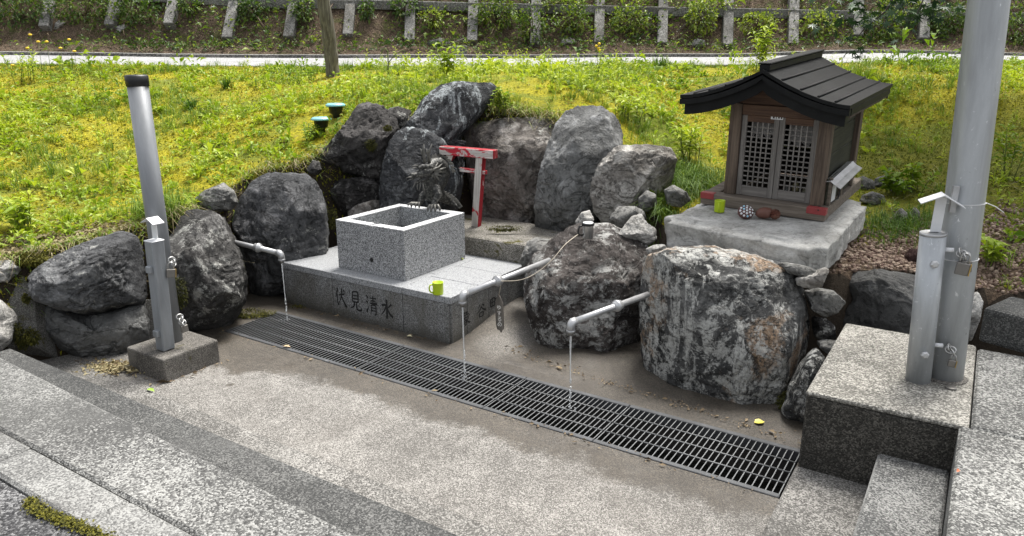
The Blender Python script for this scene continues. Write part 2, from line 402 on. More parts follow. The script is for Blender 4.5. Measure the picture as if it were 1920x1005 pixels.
M_ledge = mat_aggregate('mossy_ledge_concrete', (0.10, 0.095, 0.08), (0.34, 0.32, 0.29), 0.48, 110, 0.5, (0.07, 0.066, 0.05), moss=0.6, bump=0.6)
M_base = mat_aggregate('footing_concrete', (0.085, 0.08, 0.072), (0.22, 0.205, 0.185), 0.48, 120, 0.65, (0.05, 0.046, 0.04), moss=0.35, bump=0.6, tint=(0.25, 0.24, 0.22))
M_soil = mat_plain('damp_soil', (0.06, 0.045, 0.03), 0.95, 0, 0.2, 0.8, 30)
M_chan = mat_plain('channel_concrete', (0.035, 0.032, 0.028), 0.7, 0, 0.2, 0.5, 20)

GZ0, GZ1, GT0, GT1 = -4.5, -0.553, 3.14, 3.645        # the drain opening along s and t
def st_struct(name, mb, mat, bevel=0.0, kind='structure', parent=None):
    o = obj(name, mb, mat, parent, local=True, bevel=bevel); o.rotation_euler = (0, 0, YAW)
    if parent is None: tag(o, kind=kind)
    PM[o.name] = Matrix.Rotation(YAW, 4, 'Z'); return o
g = MB()
def flat(mb, s0, s1, t0, t1, z, n=1):
    return mb.add([(s0, t0, z), (s1, t0, z), (s1, t1, z), (s0, t1, z)], [(0, 1, 2, 3)])
flat(g, -9, 3, 1.6, GT0, 0); flat(g, -9, 3, GT1, 7.0, 0); flat(g, -9, GZ0, GT0, GT1, 0); flat(g, GZ1, 3, GT0, GT1, 0)
st_struct('ground', g, M_ground)
obj_far = MB().add([(-300, -300, -0.9), (300, -300, -0.9), (300, 300, -0.9), (-300, 300, -0.9)], [(0, 1, 2, 3)])
o = obj('terrain', obj_far, M_soil, local=True); tag(o, kind='structure')
# drain channel under the gratings
c = MB()
D = -0.30
c.add([(GZ0, GT0, D), (GZ1, GT0, D), (GZ1, GT1, D), (GZ0, GT1, D), (GZ0, GT0, -0.004), (GZ1, GT0, -0.004), (GZ1, GT1, -0.004), (GZ0, GT1, -0.004)],
      [(0, 1, 2, 3), (0, 4, 5, 1), (1, 5, 6, 2), (2, 6, 7, 3), (3, 7, 4, 0)])
st_struct('drain_channel', c, M_chan)
t = NT('drain_water'); M_dwater = t.done((0.012, 0.012, 0.010), 0.06, 0, t.bump(t.noise(9, 3), 0.25, 0.02), 0.5)
st_struct('drain_water', flat(MB(), GZ0 + .004, GZ1 - .004, GT0 + .004, GT1 - .004, -0.235), M_dwater)

# steps: treads as real blocks; the flight on the left and its return on the right
def step(name, s0, s1, t0, t1, z, mat, bev=0.012): return st_struct(name, MB().box((s0, t0, -0.6), (s1, t1, z)), mat, bev)
SL = -4.91
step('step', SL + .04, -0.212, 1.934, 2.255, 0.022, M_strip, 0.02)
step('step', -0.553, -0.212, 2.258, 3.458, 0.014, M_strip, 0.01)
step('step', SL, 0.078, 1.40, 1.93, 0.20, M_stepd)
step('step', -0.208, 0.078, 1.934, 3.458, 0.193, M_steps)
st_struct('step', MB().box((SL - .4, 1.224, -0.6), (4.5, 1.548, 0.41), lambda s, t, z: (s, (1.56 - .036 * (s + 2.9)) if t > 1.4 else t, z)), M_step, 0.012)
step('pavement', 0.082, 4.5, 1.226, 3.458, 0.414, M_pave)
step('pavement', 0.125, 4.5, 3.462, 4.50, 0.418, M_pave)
st_struct('road', MB().box((-30, -40, -0.6), (30, 1.04, 0.395)), M_asph)
kb = tag(bpy.data.objects.new('kerb', None), kind='structure'); COL.objects.link(kb); kb.rotation_euler = (0, 0, YAW); PM['kerb'] = Matrix.Rotation(YAW, 4, 'Z')
x = -5.2
while x < 3:
    w = 0.70
    st_struct('kerb_stone', MB().box((x + .004, 1.048, -0.3), (x + w - .004, 1.220, 0.412 + random.uniform(-.003, .003))), M_kerb, 0.012, parent=kb).rotation_euler = (0, 0, 0)
    x += w
# the cast block that carries the flagpole
def blockpart():
    r = thing('concrete_block', 'large speckled concrete block that carries the tall metal flagpole', 'concrete block', L(-0.21, 4.0, 0))
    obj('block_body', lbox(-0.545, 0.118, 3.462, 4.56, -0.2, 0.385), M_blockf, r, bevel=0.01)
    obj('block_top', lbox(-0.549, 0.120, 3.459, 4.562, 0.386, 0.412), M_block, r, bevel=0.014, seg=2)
    return r
blockpart()

# ================================================================== HILL BEHIND THE ROCKS
CTRL = [(0, 480, 4.6), (50, 470, 4.9), (150, 440, 5.1), (225, 425, 5.2), (300, 400, 5.5), (370, 385, 5.8), (450, 345, 6.1), (520, 320, 6.4), (575, 300, 6.7), (650, 220, 7.4),
        (740, 205, 7.5), (940, 190, 7.2), (1030, 215, 7.0), (1100, 200, 7.1), (1180, 262, 6.8), (1260, 300, 6.7), (1280, 340, 6.3), (1200, 385, 5.9),
        (1620, 500, 4.75), (1700, 440, 5.3), (1690, 380, 6.0), (1700, 330, 6.8), (1750, 250, 8.2), (1900, 400, 5.4), (1900, 535, 4.6), (1800, 540, 4.6),
        (0, 121, 11), (480, 126, 11), (960, 127, 11), (1440, 125, 11), (1900, 116, 11), (100, 250, 7.6), (300, 200, 8.7), (480, 195, 8.7), (1250, 175, 8.8), (1450, 150, 9.5), (1850, 190, 8.4),
        (-300, 480, 4.6), (2250, 480, 4.8), (-200, 200, 8.7), (2150, 190, 8.4)]
CP3 = np.array([tuple(ony(*c)) for c in CTRL])
def tps_fit(P, lam=0.02):
    n = len(P); d = np.linalg.norm(P[:, None, :2] - P[None, :, :2], axis=2)
    K = np.where(d > 0, d * d * np.log(np.maximum(d, 1e-9)), 0) + lam * np.eye(n)
    Q = np.c_[np.ones(n), P[:, :2]]
    Aa = np.block([[K, Q], [Q.T, np.zeros((3, 3))]]); b = np.r_[P[:, 2], 0, 0, 0]
    return np.linalg.solve(Aa, b)
TW = tps_fit(CP3)
def terr0(x, y):
    x = np.asarray(x, float).ravel(); y = np.asarray(y, float).ravel()
    d = np.sqrt((x[:, None] - CP3[None, :, 0]) ** 2 + (y[:, None] - CP3[None, :, 1]) ** 2)
    U = np.where(d > 0, d * d * np.log(np.maximum(d, 1e-9)), 0)
    return U @ TW[:len(CP3)] + TW[-3] + TW[-2] * x + TW[-1] * y
BND = np.array([(-12, 2.4), (-4.6, 4.0), (-3.35, 4.52), (-3.0, 4.80), (-2.8, 5.0), (-2.62, 5.28), (-2.35, 5.78), (-2.2, 6.25), (-1.75, 6.75), (-1.2, 7.05), (-.3, 7.1), (.4, 6.9), (.9, 6.45), (1.12, 5.8), (1.25, 5.2), (1.7, 4.72),
                (2.1, 4.62), (2.6, 4.78), (3.0, 4.55), (3.4, 4.42), (6, 3.0), (12, 0.5)])
def front_y(x): return np.interp(x, BND[:, 0], BND[:, 1])
def terr(x, y):
    x = np.asarray(x, float).ravel(); y = np.asarray(y, float).ravel()
    z = terr0(np.clip(x, -9, 9.5), np.minimum(y, 11.3))
    P = np.c_[x, y, np.zeros_like(x)]
    z = z + 0.035 * fbm(P * 1.6, 3, 5) + 0.012 * fbm(P * 9, 3, 9)
    dd = front_y(x) - y
    return np.where(dd > 0, z - 4.0 * dd, z)
def grid_mesh(name, xs, ys, zf, mat, cull=None):
    X, Y = np.meshgrid(xs, ys); Z = zf(X, Y).reshape(X.shape)
    V = np.c_[X.ravel(), Y.ravel(), Z.ravel()]
    nx, ny = len(xs), len(ys); i = np.arange(nx * ny).reshape(ny, nx)
    Fq = np.stack([i[:-1, :-1], i[:-1, 1:], i[1:, 1:], i[1:, :-1]], -1).reshape(-1, 4)
    if cull is not None:
        c = V[Fq].mean(1); Fq = Fq[cull(c)]
    return np_obj(name, V, [Fq], mat, smooth=True)
def hill_mat():
    t = NT('moss_and_weeds_ground')
    a = t.noise(1.1, 7, 0.65, 0.5); b = t.noise(5, 8, 0.7, 0.4); c = t.noise(42, 6, 0.72); d = t.noise(140, 4, 0.7)
    mossy = t.mix(t.sstep(c, 0.32, 0.62), (0.14, 0.14, 0.010), (0.42, 0.37, 0.022))
    green = t.mix(t.sstep(d, 0.3, 0.65), (0.07, 0.10, 0.012), (0.22, 0.25, 0.03))
    straw = t.mix(t.sstep(d, 0.3, 0.7), (0.07, 0.05, 0.025), (0.30, 0.24, 0.13))
    x = t.n('ShaderNodeSeparateXYZ', {0: t.co})
    k = t.mix(t.sstep(a, 0.44, 0.62), mossy, green)
    k = t.mix(t.math('MULTIPLY', t.sstep(b, 0.58, 0.70), 0.8), k, straw)
    sp_ = t.sstep(t.noise(3.2, 8, 0.72, 0.6, t.map(loc=(7, 3, 1))), 0.60, 0.70)
    k = t.mix(t.math('MULTIPLY', sp_, 0.5), k, t.mix(t.sstep(d, 0.35, 0.65), (0.035, 0.035, 0.008), (0.13, 0.115, 0.02)))
    # greener moss on the right-hand slope, also darkened as painted maple shade
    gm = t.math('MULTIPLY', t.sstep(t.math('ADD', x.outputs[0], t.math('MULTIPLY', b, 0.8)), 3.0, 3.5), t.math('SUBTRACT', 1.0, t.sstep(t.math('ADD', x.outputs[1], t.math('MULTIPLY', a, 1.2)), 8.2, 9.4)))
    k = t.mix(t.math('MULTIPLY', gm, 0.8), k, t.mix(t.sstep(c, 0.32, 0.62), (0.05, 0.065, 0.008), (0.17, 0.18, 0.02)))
    # bare gravelly earth in front of the kerb on the right, leaf litter behind the left boulder
    dx = t.math('SUBTRACT', x.outputs[0], 2.9); dy = t.math('SUBTRACT', x.outputs[1], 4.7)
    r = t.math('SQRT', t.math('ADD', t.math('MULTIPLY', t.math('MULTIPLY', dx, dx), 0.35), t.math('MULTIPLY', t.math('MULTIPLY', dy, dy), 1.6)))
    bare = t.math('SUBTRACT', 1.0, t.sstep(t.math('ADD', r, t.math('MULTIPLY', b, 0.6)), 0.80, 1.10))
    k = t.mix(bare, k, t.mix(t.sstep(c, 0.35, 0.65), (0.06, 0.04, 0.028), (0.22, 0.16, 0.11)))
    dx = t.math('ADD', x.outputs[0], 2.9); dy = t.math('SUBTRACT', x.outputs[1], 5.0)
    r = t.math('SQRT', t.math('ADD', t.math('MULTIPLY', t.math('MULTIPLY', dx, dx), 0.5), t.math('MULTIPLY', t.math('MULTIPLY', dy, dy), 5)))
    bare = t.math('SUBTRACT', 1.0, t.sstep(t.math('ADD', r, t.math('MULTIPLY', b, 0.6)), 0.7, 1.0))
    k = t.mix(bare, k, t.mix(t.sstep(c, 0.35, 0.65), (0.05, 0.035, 0.02), (0.26, 0.21, 0.14)))
    ge = t.n('ShaderNodeNewGeometry'); nz = t.n('ShaderNodeSeparateXYZ', {0: ge.outputs['True Normal']}).outputs[2]
    k = t.mix(t.math('SUBTRACT', 1.0, t.sstep(nz, 0.45, 0.75)), k, t.mix(c, (0.022, 0.017, 0.012), (0.07, 0.055, 0.04)))
    h = t.math('ADD', t.math('MULTIPLY', c, 1.0), t.math('MULTIPLY', d, 0.5))
    return t.done(k, 0.95, 0, t.bump(h, 0.9, 0.03), 0.2)
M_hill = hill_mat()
xs = np.arange(-11, 11.5, 0.07); ys = np.arange(2.2, 11.12, 0.07)
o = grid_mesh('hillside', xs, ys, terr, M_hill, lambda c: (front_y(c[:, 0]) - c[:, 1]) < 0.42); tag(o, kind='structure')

# upper road, its kerb and gutter, and the bank behind
def road_z(x): return terr0(np.clip(x, -9, 9.5), np.full(np.shape(x), 11.0).ravel())
RX = np.arange(-26, 26.1, 1.0)
def strip(name, y0, y1, dz0, dz1, mat, thick=0.3):
    z = road_z(RX); mb = MB(); n = len(RX)
    P = [(x, y0, a + dz0) for x, a in zip(RX, z)] + [(x, y1, a + dz1) for x, a in zip(RX, z)] + [(x, y0, a + dz0 - thick) for x, a in zip(RX, z)] + [(x, y1, a + dz1 - thick) for x, a in zip(RX, z)]
    fs = []
    for i in range(n - 1): fs += [(i, i + 1, n + i + 1, n + i), (2 * n + i, 2 * n + i + 1, i + 1, i), (n + i, n + i + 1, 3 * n + i + 1, 3 * n + i)]
    o = obj(name, mb.add(P, fs), mat, local=True); tag(o, kind='structure'); return o
M_rdk = mat_aggregate('road_edge_concrete', (0.10, 0.10, 0.095), (0.34, 0.33, 0.31), 0.5, 30, 0.3)
M_rd = mat_aggregate('pale_road_surface', (0.24, 0.24, 0.24), (0.40, 0.40, 0.395), 0.55, 40, 0.3, (0.2, 0.2, 0.2))  # pale grey speckle over the whole upper road
strip('road_edging', 11.10, 11.26, 0.012, 0.014, M_rdk)
strip('road', 11.27, 13.2, 0.018, 0.115, M_rd)
strip('gutter', 13.2, 13.36, 0.05, 0.055, M_soil)
strip('gutter_kerb', 13.36, 13.62, 0.165, 0.175, M_rdk)
def bank_z(x, y):
    x = np.asarray(x, float).ravel(); y = np.asarray(y, float).ravel()
    b = road_z(x) + 0.16; d = y - 13.62
    z = b + np.where(d < 0.55, 0.36 * d, 0.20 + 1.0 * (d - 0.55))
    P = np.c_[x, y, z]
    return z + (0.06 * fbm(P * 1.3, 3, 21) + 0.03 * fbm(P * 6, 3, 22)) * np.clip(d * 3, 0, 1)
t = NT('bank_thatch')
a = t.noise(3, 8, 0.7, 0.4); c_ = t.noise(38, 6, 0.75, 0.4); d_ = t.noise(0.9, 5)
k = t.mix(t.sstep(c_, 0.33, 0.68), (0.035, 0.026, 0.018), (0.20, 0.145, 0.10))
k = t.mix(t.math('MULTIPLY', t.sstep(a, 0.5, 0.65), 0.7), k, t.mix(c_, (0.03, 0.045, 0.01), (0.11, 0.13, 0.03)))
M_bank = t.done(k, 0.95, 0, t.bump(c_, 1.0, 0.04), 0.2)
o = grid_mesh('bank', np.arange(-22, 22, 0.13), np.r_[np.arange(13.6, 16.4, 0.1), np.arange(16.5, 26, 0.5)], bank_z, M_bank); tag(o, kind='structure')

# ================================================================== BOULDERS
ICO = {}
def ico(sub):
    if sub not in ICO:
        bm = bmesh.new(); bmesh.ops.create_icosphere(bm, subdivisions=sub, radius=1.0)
        ICO[sub] = (np.array([v.co[:] for v in bm.verts]), np.array([[v.index for v in f.verts] for f in bm.faces], dtype=np.int32)); bm.free()
    return ICO[sub]
def boulder(name, label, poly, Y0, mat, m=0.0, lean=0.15, tf=0.35, tb=0.4, k=0.7, sub=5, seed=0, cuts=(), amp=0.045, ncut=15, cat='boulder', group='boulders of the rockery'):
    poly = np.array(poly, float)
    x, y = poly[:, 0], poly[:, 1]; x2, y2 = np.roll(x, -1), np.roll(y, -1); cr = x * y2 - x2 * y; A = cr.sum() / 2
    cx, cy = ((x + x2) * cr).sum() / (6 * A), ((y + y2) * cr).sum() / (6 * A)
    C = ony(cx, cy, Y0)
    def un(px, py):
        u, w, q = ray(px, py); kk = (Y0 - m * C.x + lean * (CZ - C.z)) / (w - m * u - lean * q)
        return np.array([kk * u, kk * w, CZ + kk * q])
    e1 = np.array([1, m, 0.0]); e1 /= np.linalg.norm(e1)
    e3 = np.array([m, -1.0, lean]); e3 /= np.linalg.norm(e3)      # normal of the plane, towards the camera
    e2 = np.cross(e3, e1)
    if e2[2] < 0: e2 = -e2
    Cc = np.array(C)
    Q = np.array([[np.dot(un(*p) - Cc, e1), np.dot(un(*p) - Cc, e2)] for p in poly])
    TH = np.linspace(-pi, pi, 361)[:-1]; R = np.zeros(360)
    Q2 = np.roll(Q, -1, 0)
    for i, th in enumerate(TH):
        d = np.array([cos(th), sin(th)]); e = Q2 - Q
        den = d[0] * -e[:, 1] + d[1] * e[:, 0]
        den = np.where(abs(den) < 1e-9, 1e-9, den)
        r = (Q[:, 0] * -e[:, 1] + Q[:, 1] * e[:, 0]) / den
        sgm = (d[0] * Q[:, 1] - d[1] * Q[:, 0]) / den * 1.0
        s_ = np.where(abs(e[:, 0]) > abs(e[:, 1]), (r * d[0] - Q[:, 0]) / np.where(abs(e[:, 0]) < 1e-9, 1e-9, e[:, 0]), (r * d[1] - Q[:, 1]) / np.where(abs(e[:, 1]) < 1e-9, 1e-9, e[:, 1]))
        ok = (s_ >= -1e-6) & (s_ <= 1 + 1e-6) & (r > 0)
        R[i] = r[ok].max() if ok.any() else R[i - 1]
    ker = np.exp(-0.5 * (np.arange(-6, 7) / 2.2) ** 2); ker /= ker.sum()
    R = np.convolve(np.r_[R[-6:], R, R[:6]], ker, 'valid')
    V, Fc = ico(sub)
    th = np.arctan2(V[:, 1], V[:, 0]); rho = np.hypot(V[:, 0], V[:, 1]); ph = np.arctan2(V[:, 2], rho)
    rr = np.interp(th, np.r_[TH, pi], np.r_[R, R[0]])
    inp = np.cos(ph).clip(0, 1) ** k * rr; sn = np.sin(ph)
    dep = np.sign(sn) * abs(sn) ** k * np.where(sn > 0, tf, tb)
    Pl = np.c_[inp * np.cos(th), inp * np.sin(th), dep]
    Bs = np.stack([e1, e2, e3]); W = Pl @ Bs
    rg = np.random.default_rng(seed + 100)
    allc = [(np.array(c_[:3], float), c_[3]) for c_ in cuts]
    for i in range(ncut):
        a_ = rg.uniform(-pi, pi); q_ = rg.uniform(0.5, 1.0)
        lv = np.array([cos(a_) * sqrt(1 - q_ * q_) * 1.0, sin(a_) * sqrt(1 - q_ * q_), q_]); allc.append((lv @ Bs, rg.uniform(0.70, 0.93)))
    size = float(np.mean(R))
    wob = fbm(W / size * 1.6 + seed * 3.3, 3, seed)
    for nv, fr in allc:
        nv = nv / np.linalg.norm(nv); s_ = W @ nv; lim = fr * s_.max() + 0.012 * size * wob
        W = W - np.outer(np.maximum(0, s_ - lim) * 0.97, nv)
    nr = W / np.maximum(np.linalg.norm(W, axis=1, keepdims=True), 1e-6)
    n1 = fbm(W / size * 1.5 + seed * 7.7, 3, seed + 1); n2 = fbm(W / size * 4.0 + seed, 4, seed + 2)
    rid = 1 - abs(fbm(W / size * 2.2 * np.array([1, 1, 1.7]) + seed * 2.0, 3, seed + 3)); rid = np.maximum(0, rid - 0.86) / 0.14
    n3 = fbm(W * 26, 3, seed + 4)
    q3 = W / size * 2.6 * np.array([1, 1, 1.9]) + seed * 5.1; cr_ = abs(fbm(q3, 3, seed + 6)); cr_ = np.maximum(0, 1 - cr_ / 0.07)
    n4 = abs(fbm(W / size * 7 + seed, 3, seed + 8))
    dsp = size * (amp * 0.7 * n1 + amp * 0.45 * n2 - amp * 0.9 * rid - amp * 0.9 * cr_ + amp * .5 * (n4 - .3)) + 0.006 * n3
    edge = 0.35 + 0.65 * np.minimum(1, abs(dep) / (0.45 * tf))
    W = W + nr * (dsp * edge)[:, None]
    # keep the outline as it is seen in the photograph
    pc = np.array([cx, cy]); e = np.roll(poly, -1, 0) - poly; A0 = poly - pc
    def pxr(thv):
        d = np.array([cos(thv), sin(thv)]); den = d[1] * e[:, 0] - d[0] * e[:, 1]; den = np.where(abs(den) < 1e-9, 1e-9, den)
        r = (A0[:, 1] * e[:, 0] - A0[:, 0] * e[:, 1]) / den; s_ = (A0[:, 1] * d[0] - A0[:, 0] * d[1]) / den
        ok = (s_ >= -1e-6) & (s_ <= 1 + 1e-6) & (r > 0); return r[ok].max() if ok.any() else np.nan
    NB = 60; bt = (np.arange(NB) + .5) / NB * 2 * pi - pi; tgt = np.array([pxr(b_) for b_ in bt]); tgt = np.where(np.isnan(tgt), np.nanmean(tgt), tgt)
    for it in range(3):
        P = W + Cc; dz = P[:, 2] - CZ; dp_ = P[:, 1] * CP - dz * SP
        px = 960 + FPX * P[:, 0] / dp_ - cx; py = 502.5 - FPX * (P[:, 1] * SP + dz * CP) / dp_ - cy
        an = np.arctan2(py, px); ra = np.hypot(px, py); bi = ((an + pi) / (2 * pi) * NB).astype(int) % NB
        mx = np.zeros(NB); np.maximum.at(mx, bi, ra); ratio = np.clip(tgt / np.maximum(mx, 1e-6), .75, 1.4)
        kk_ = np.array([.25, .5, .25]); ratio = np.convolve(np.r_[ratio[-1], ratio, ratio[0]], kk_, 'valid')
        rv_ = np.interp(an, np.r_[bt[0] - 2 * pi / NB, bt, bt[-1] + 2 * pi / NB], np.r_[ratio[-1], ratio, ratio[0]])
        c1, c2, c3 = W @ e1, W @ e2, W @ e3; W = np.outer(c1 * rv_, e1) + np.outer(c2 * rv_, e2) + np.outer(c3, e3)
    P = W + Cc
    base = np.array([Cc[0], Cc[1], P[:, 2].min()])
    o = np_obj(name, P, [Fc], mat, smooth=True, loc=tuple(base))
    return tag(o, label, cat, group)

def under(o, c):            # a ledge or lobe of the same rock: a part of it
    if 'label' in c: del c['label']
    for k_ in ('category', 'group'):
        if k_ in c: del c[k_]
    c.location = c.location - o.location; c.parent = o; return c
G1 = (0.035, 0.035, 0.036); G2 = (0.11, 0.11, 0.11); G3 = (0.27, 0.27, 0.265)
MR_left = mat_rock('grey_layered_rock', (0.05, 0.051, 0.053), (0.15, 0.152, 0.155), (0.29, 0.295, 0.295), 0.40, 0.2, seed=1)
MR_dark = mat_rock('dark_speckled_rock', (0.030, 0.029, 0.028), (0.095, 0.092, 0.088), (0.25, 0.245, 0.235), 0.42, 0.45, moss=0.3, seed=2)
MR_grey = mat_rock('dark_grey_rock', (0.032, 0.033, 0.034), (0.095, 0.097, 0.100), (0.22, 0.22, 0.225), 0.45, 0.25, seed=3)
MR_black = mat_rock('blackish_rock', (0.026, 0.025, 0.024), (0.078, 0.073, 0.070), (0.22, 0.21, 0.205), 0.38, 0.35, moss=0.35, seed=4)
MR_tall = mat_rock('tall_streaked_rock', (0.019, 0.020, 0.022), (0.060, 0.062, 0.066), (0.20, 0.205, 0.21), 0.40, 0.4, streak=0.4, seed=5, white=(0.34, 0.37, 0.38))
MR_brown = mat_rock('brownish_grey_rock', (0.075, 0.066, 0.058), (0.23, 0.21, 0.19), (0.42, 0.40, 0.375), 0.6, 0.4, seed=6, moss=0.2)
MR_slab = mat_rock('smooth_grey_slab_rock', (0.085, 0.086, 0.084), (0.19, 0.192, 0.188), (0.36, 0.365, 0.365), 0.38, 0.2, seed=7, grain=0.3)
MR_pale = mat_rock('pale_lichen_rock', (0.13, 0.12, 0.105), (0.32, 0.30, 0.275), (0.58, 0.56, 0.52), 0.66, 0.5, seed=8)
MR_mug = mat_rock('brown_lichen_rock', (0.030, 0.026, 0.024), (0.10, 0.088, 0.082), (0.20, 0.185, 0.175), 0.45, 0.85, seed=9, white=(0.42, 0.42, 0.40))
MR_big = mat_rock('white_streaked_rock', (0.026, 0.027, 0.027), (0.095, 0.095, 0.093), (0.24, 0.24, 0.232), 0.42, 0.9, ochre=0.95, streak=0.8, seed=10, white=(0.52, 0.52, 0.49))
MR_smooth = mat_rock('smooth_dark_rock', (0.050, 0.050, 0.048), (0.105, 0.105, 0.102), (0.20, 0.20, 0.195), 0.35, 0.08, seed=11, grain=0.25, bump=0.6)
MR_white = mat_rock('whitish_stone', (0.32, 0.31, 0.29), (0.55, 0.54, 0.51), (0.72, 0.71, 0.68), 0.5, 0.2, seed=12)
MR_mid = mat_rock('grey_small_stone', (0.10, 0.10, 0.094), (0.27, 0.266, 0.252), (0.48, 0.475, 0.45), 0.5, 0.4, seed=13, moss=0.25)

o = boulder('boulder', 'broad layered grey boulder left of the short capped post', [(52, 512), (80, 490), (130, 465), (175, 447), (225, 430), (252, 436), (268, 460), (272, 490), (277, 540), (274, 572), (235, 580), (200, 590), (156, 592), (110, 584), (60, 566), (52, 540)], 4.72, MR_left, m=0.35, lean=0.45, tf=0.34, tb=0.5, k=0.55, sub=6, seed=1, cuts=((-0.15, -0.42, 0.89, 0.74), (0, -1, 0.1, 0.86)), amp=0.05)
under(o, boulder('lower_ledge', None, [(56, 555), (110, 565), (160, 570), (240, 560), (276, 560), (286, 600), (281, 640), (262, 660), (225, 685), (205, 696), (180, 688), (130, 668), (90, 655), (68, 640), (58, 600)], 4.72, MR_slab, m=0.35, lean=0.05, tf=0.20, tb=0.4, k=0.5, sub=6, seed=81, amp=0.04, cuts=((0, -1, 0.2, 0.85),)))
boulder('boulder', 'dark boulder with moss just right of the short capped post', [(300, 470), (318, 440), (335, 408), (352, 392), (385, 391), (420, 403), (440, 438), (455, 480), (466, 520), (463, 565), (445, 600), (415, 622), (375, 630), (345, 622), (325, 590), (302, 530)], 5.15, MR_dark, m=0.2, lean=0.25, tf=0.30, tb=0.4, k=0.65, sub=6, seed=2, cuts=((-.35, -0.55, 0.76, 0.82),))
boulder('boulder', 'rounded charcoal boulder behind the left water spout', [(432, 412), (448, 372), (470, 340), (500, 322), (540, 323), (575, 325), (600, 345), (613, 380), (618, 430), (616, 475), (600, 520), (570, 560), (520, 590), (470, 590), (455, 540), (445, 480), (438, 440)], 5.95, MR_grey, m=0.15, lean=0.2, tf=0.26, tb=0.4, k=0.62, sub=6, seed=3, cuts=((-.1, -0.5, 0.85, 0.86),), amp=0.04)
o = boulder('boulder', 'black craggy boulder with moss patches behind the stone trough', [(570, 316), (585, 290), (620, 263), (650, 225), (668, 196), (690, 190), (716, 196), (742, 215), (752, 245), (745, 295), (738, 345), (700, 345), (660, 334), (625, 322), (598, 324)], 6.8, MR_black, m=0.15, lean=0.35, tf=0.28, tb=0.5, k=0.65, sub=6, seed=44, cuts=((-.35, -0.55, 0.75, 0.84), (0.25, -1, 0.15, 0.85)), amp=0.06)
under(o, boulder('lower_lobe', None, [(610, 345), (640, 334), (690, 330), (730, 330), (736, 370), (718, 398), (690, 406), (650, 406), (628, 392)], 6.72, MR_black, m=0.15, lean=0.2, tf=0.24, tb=0.4, k=0.55, sub=6, seed=84, amp=0.06))
boulder('boulder', 'small black slab wedged behind the two tallest boulders', [(728, 204), (745, 199), (772, 207), (770, 240), (745, 262), (728, 240)], 7.0, MR_black, lean=0.1, tf=0.12, tb=0.25, k=0.5, sub=4, seed=15)
o = boulder('boulder', 'tallest boulder, grey with a pale streak, rising behind the dragon', [(712, 352), (722, 290), (742, 252), (768, 222), (790, 185), (815, 160), (850, 150), (900, 151), (938, 160), (946, 174), (922, 200), (906, 222), (885, 240), (874, 262), (872, 300), (870, 345), (862, 400), (830, 420), (790, 420), (740, 410), (714, 395)], 6.75, MR_tall, m=0.2, lean=0.45, tf=0.34, tb=0.5, k=0.62, sub=6, seed=6, cuts=((0.8, -0.6, -0.1, 0.62), (-.3, -0.5, 0.8, 0.78), (-.1, -1, 0.2, 0.86)), amp=0.055)
under(o, boulder('front_lobe', None, [(709, 398), (710, 345), (718, 295), (729, 262), (746, 243), (768, 236), (800, 242), (830, 258), (846, 280), (862, 292), (868, 340), (858, 400), (830, 425), (780, 425), (735, 415)], 6.42, MR_tall, m=0.2, lean=0.22, tf=0.20, tb=0.4, k=0.55, sub=6, seed=87, amp=0.055, cuts=((0, -.5, .86, .8),)))
boulder('boulder', 'brownish broad boulder directly behind the red and white gate', [(868, 248), (885, 230), (950, 220), (1020, 217), (1045, 224), (1058, 280), (1040, 340), (1020, 390), (1010, 432), (985, 440), (930, 430), (900, 415), (882, 370), (872, 300)], 6.75, MR_brown, m=-0.1, lean=0.3, tf=0.22, tb=0.45, k=0.6, sub=6, seed=7, cuts=((0, -0.45, 0.89, 0.84),))
boulder('boulder', 'smooth upright grey slab boulder leaning right of the brownish boulder', [(1000, 430), (999, 380), (1008, 330), (1022, 280), (1038, 232), (1060, 206), (1090, 196), (1130, 199), (1160, 220), (1171, 250), (1168, 285), (1150, 320), (1135, 370), (1120, 420), (1095, 450), (1050, 460), (1012, 450)], 6.2, MR_slab, m=-0.15, lean=0.28, tf=0.20, tb=0.35, k=0.55, sub=6, seed=8, cuts=((0.1, -0.4, 0.9, 0.86), (0.1, -1, 0.1, 0.8), (-.8, -.6, 0, .8)), amp=0.035)
boulder('boulder', 'pale lichen covered round boulder between the upright slab and the shrine', [(1103, 350), (1108, 312), (1122, 290), (1160, 272), (1220, 269), (1258, 275), (1272, 300), (1262, 340), (1240, 380), (1200, 410), (1160, 424), (1128, 420), (1110, 395)], 6.05, MR_pale, m=-0.1, lean=0.3, tf=0.30, tb=0.4, k=0.66, sub=6, seed=9, cuts=((0, -0.35, 0.93, 0.80), (0.7, -0.6, -0.35, 0.7)), amp=0.04)
boulder('boulder', 'brown boulder with white lichen patches under the steel mug', [(980, 550), (983, 505), (1000, 475), (1030, 450), (1060, 428), (1085, 418), (1140, 417), (1168, 428), (1212, 450), (1222, 480), (1222, 560), (1214, 620), (1192, 652), (1160, 672), (1120, 683), (1080, 674), (1035, 676), (1006, 646), (990, 600)], 4.95, MR_mug, m=-0.15, lean=0.4, tf=0.40, tb=0.5, k=0.66, sub=6, seed=60, cuts=((0.05, -0.5, 0.86, 0.78), (0.0, -1, -0.1, 0.88)), amp=0.05)
boulder('boulder', 'largest foreground boulder streaked with white and ochre lichen', [(1199, 510), (1212, 478), (1255, 460), (1330, 458), (1400, 472), (1455, 488), (1492, 502), (1512, 550), (1520, 620), (1511, 665), (1490, 706), (1460, 754), (1430, 784), (1390, 792), (1320, 772), (1240, 752), (1206, 738), (1201, 650), (1197, 580)], 4.24, MR_big, m=-0.38, lean=0.22, tf=0.32, tb=0.42, k=0.38, sub=6, seed=70, cuts=((0.0, -0.42, 0.91, 0.80), (0.1, -1, -0.02, 0.80), (-.75, -.65, .1, .80), (.75, -.62, 0, .80)), amp=0.035, ncut=9)
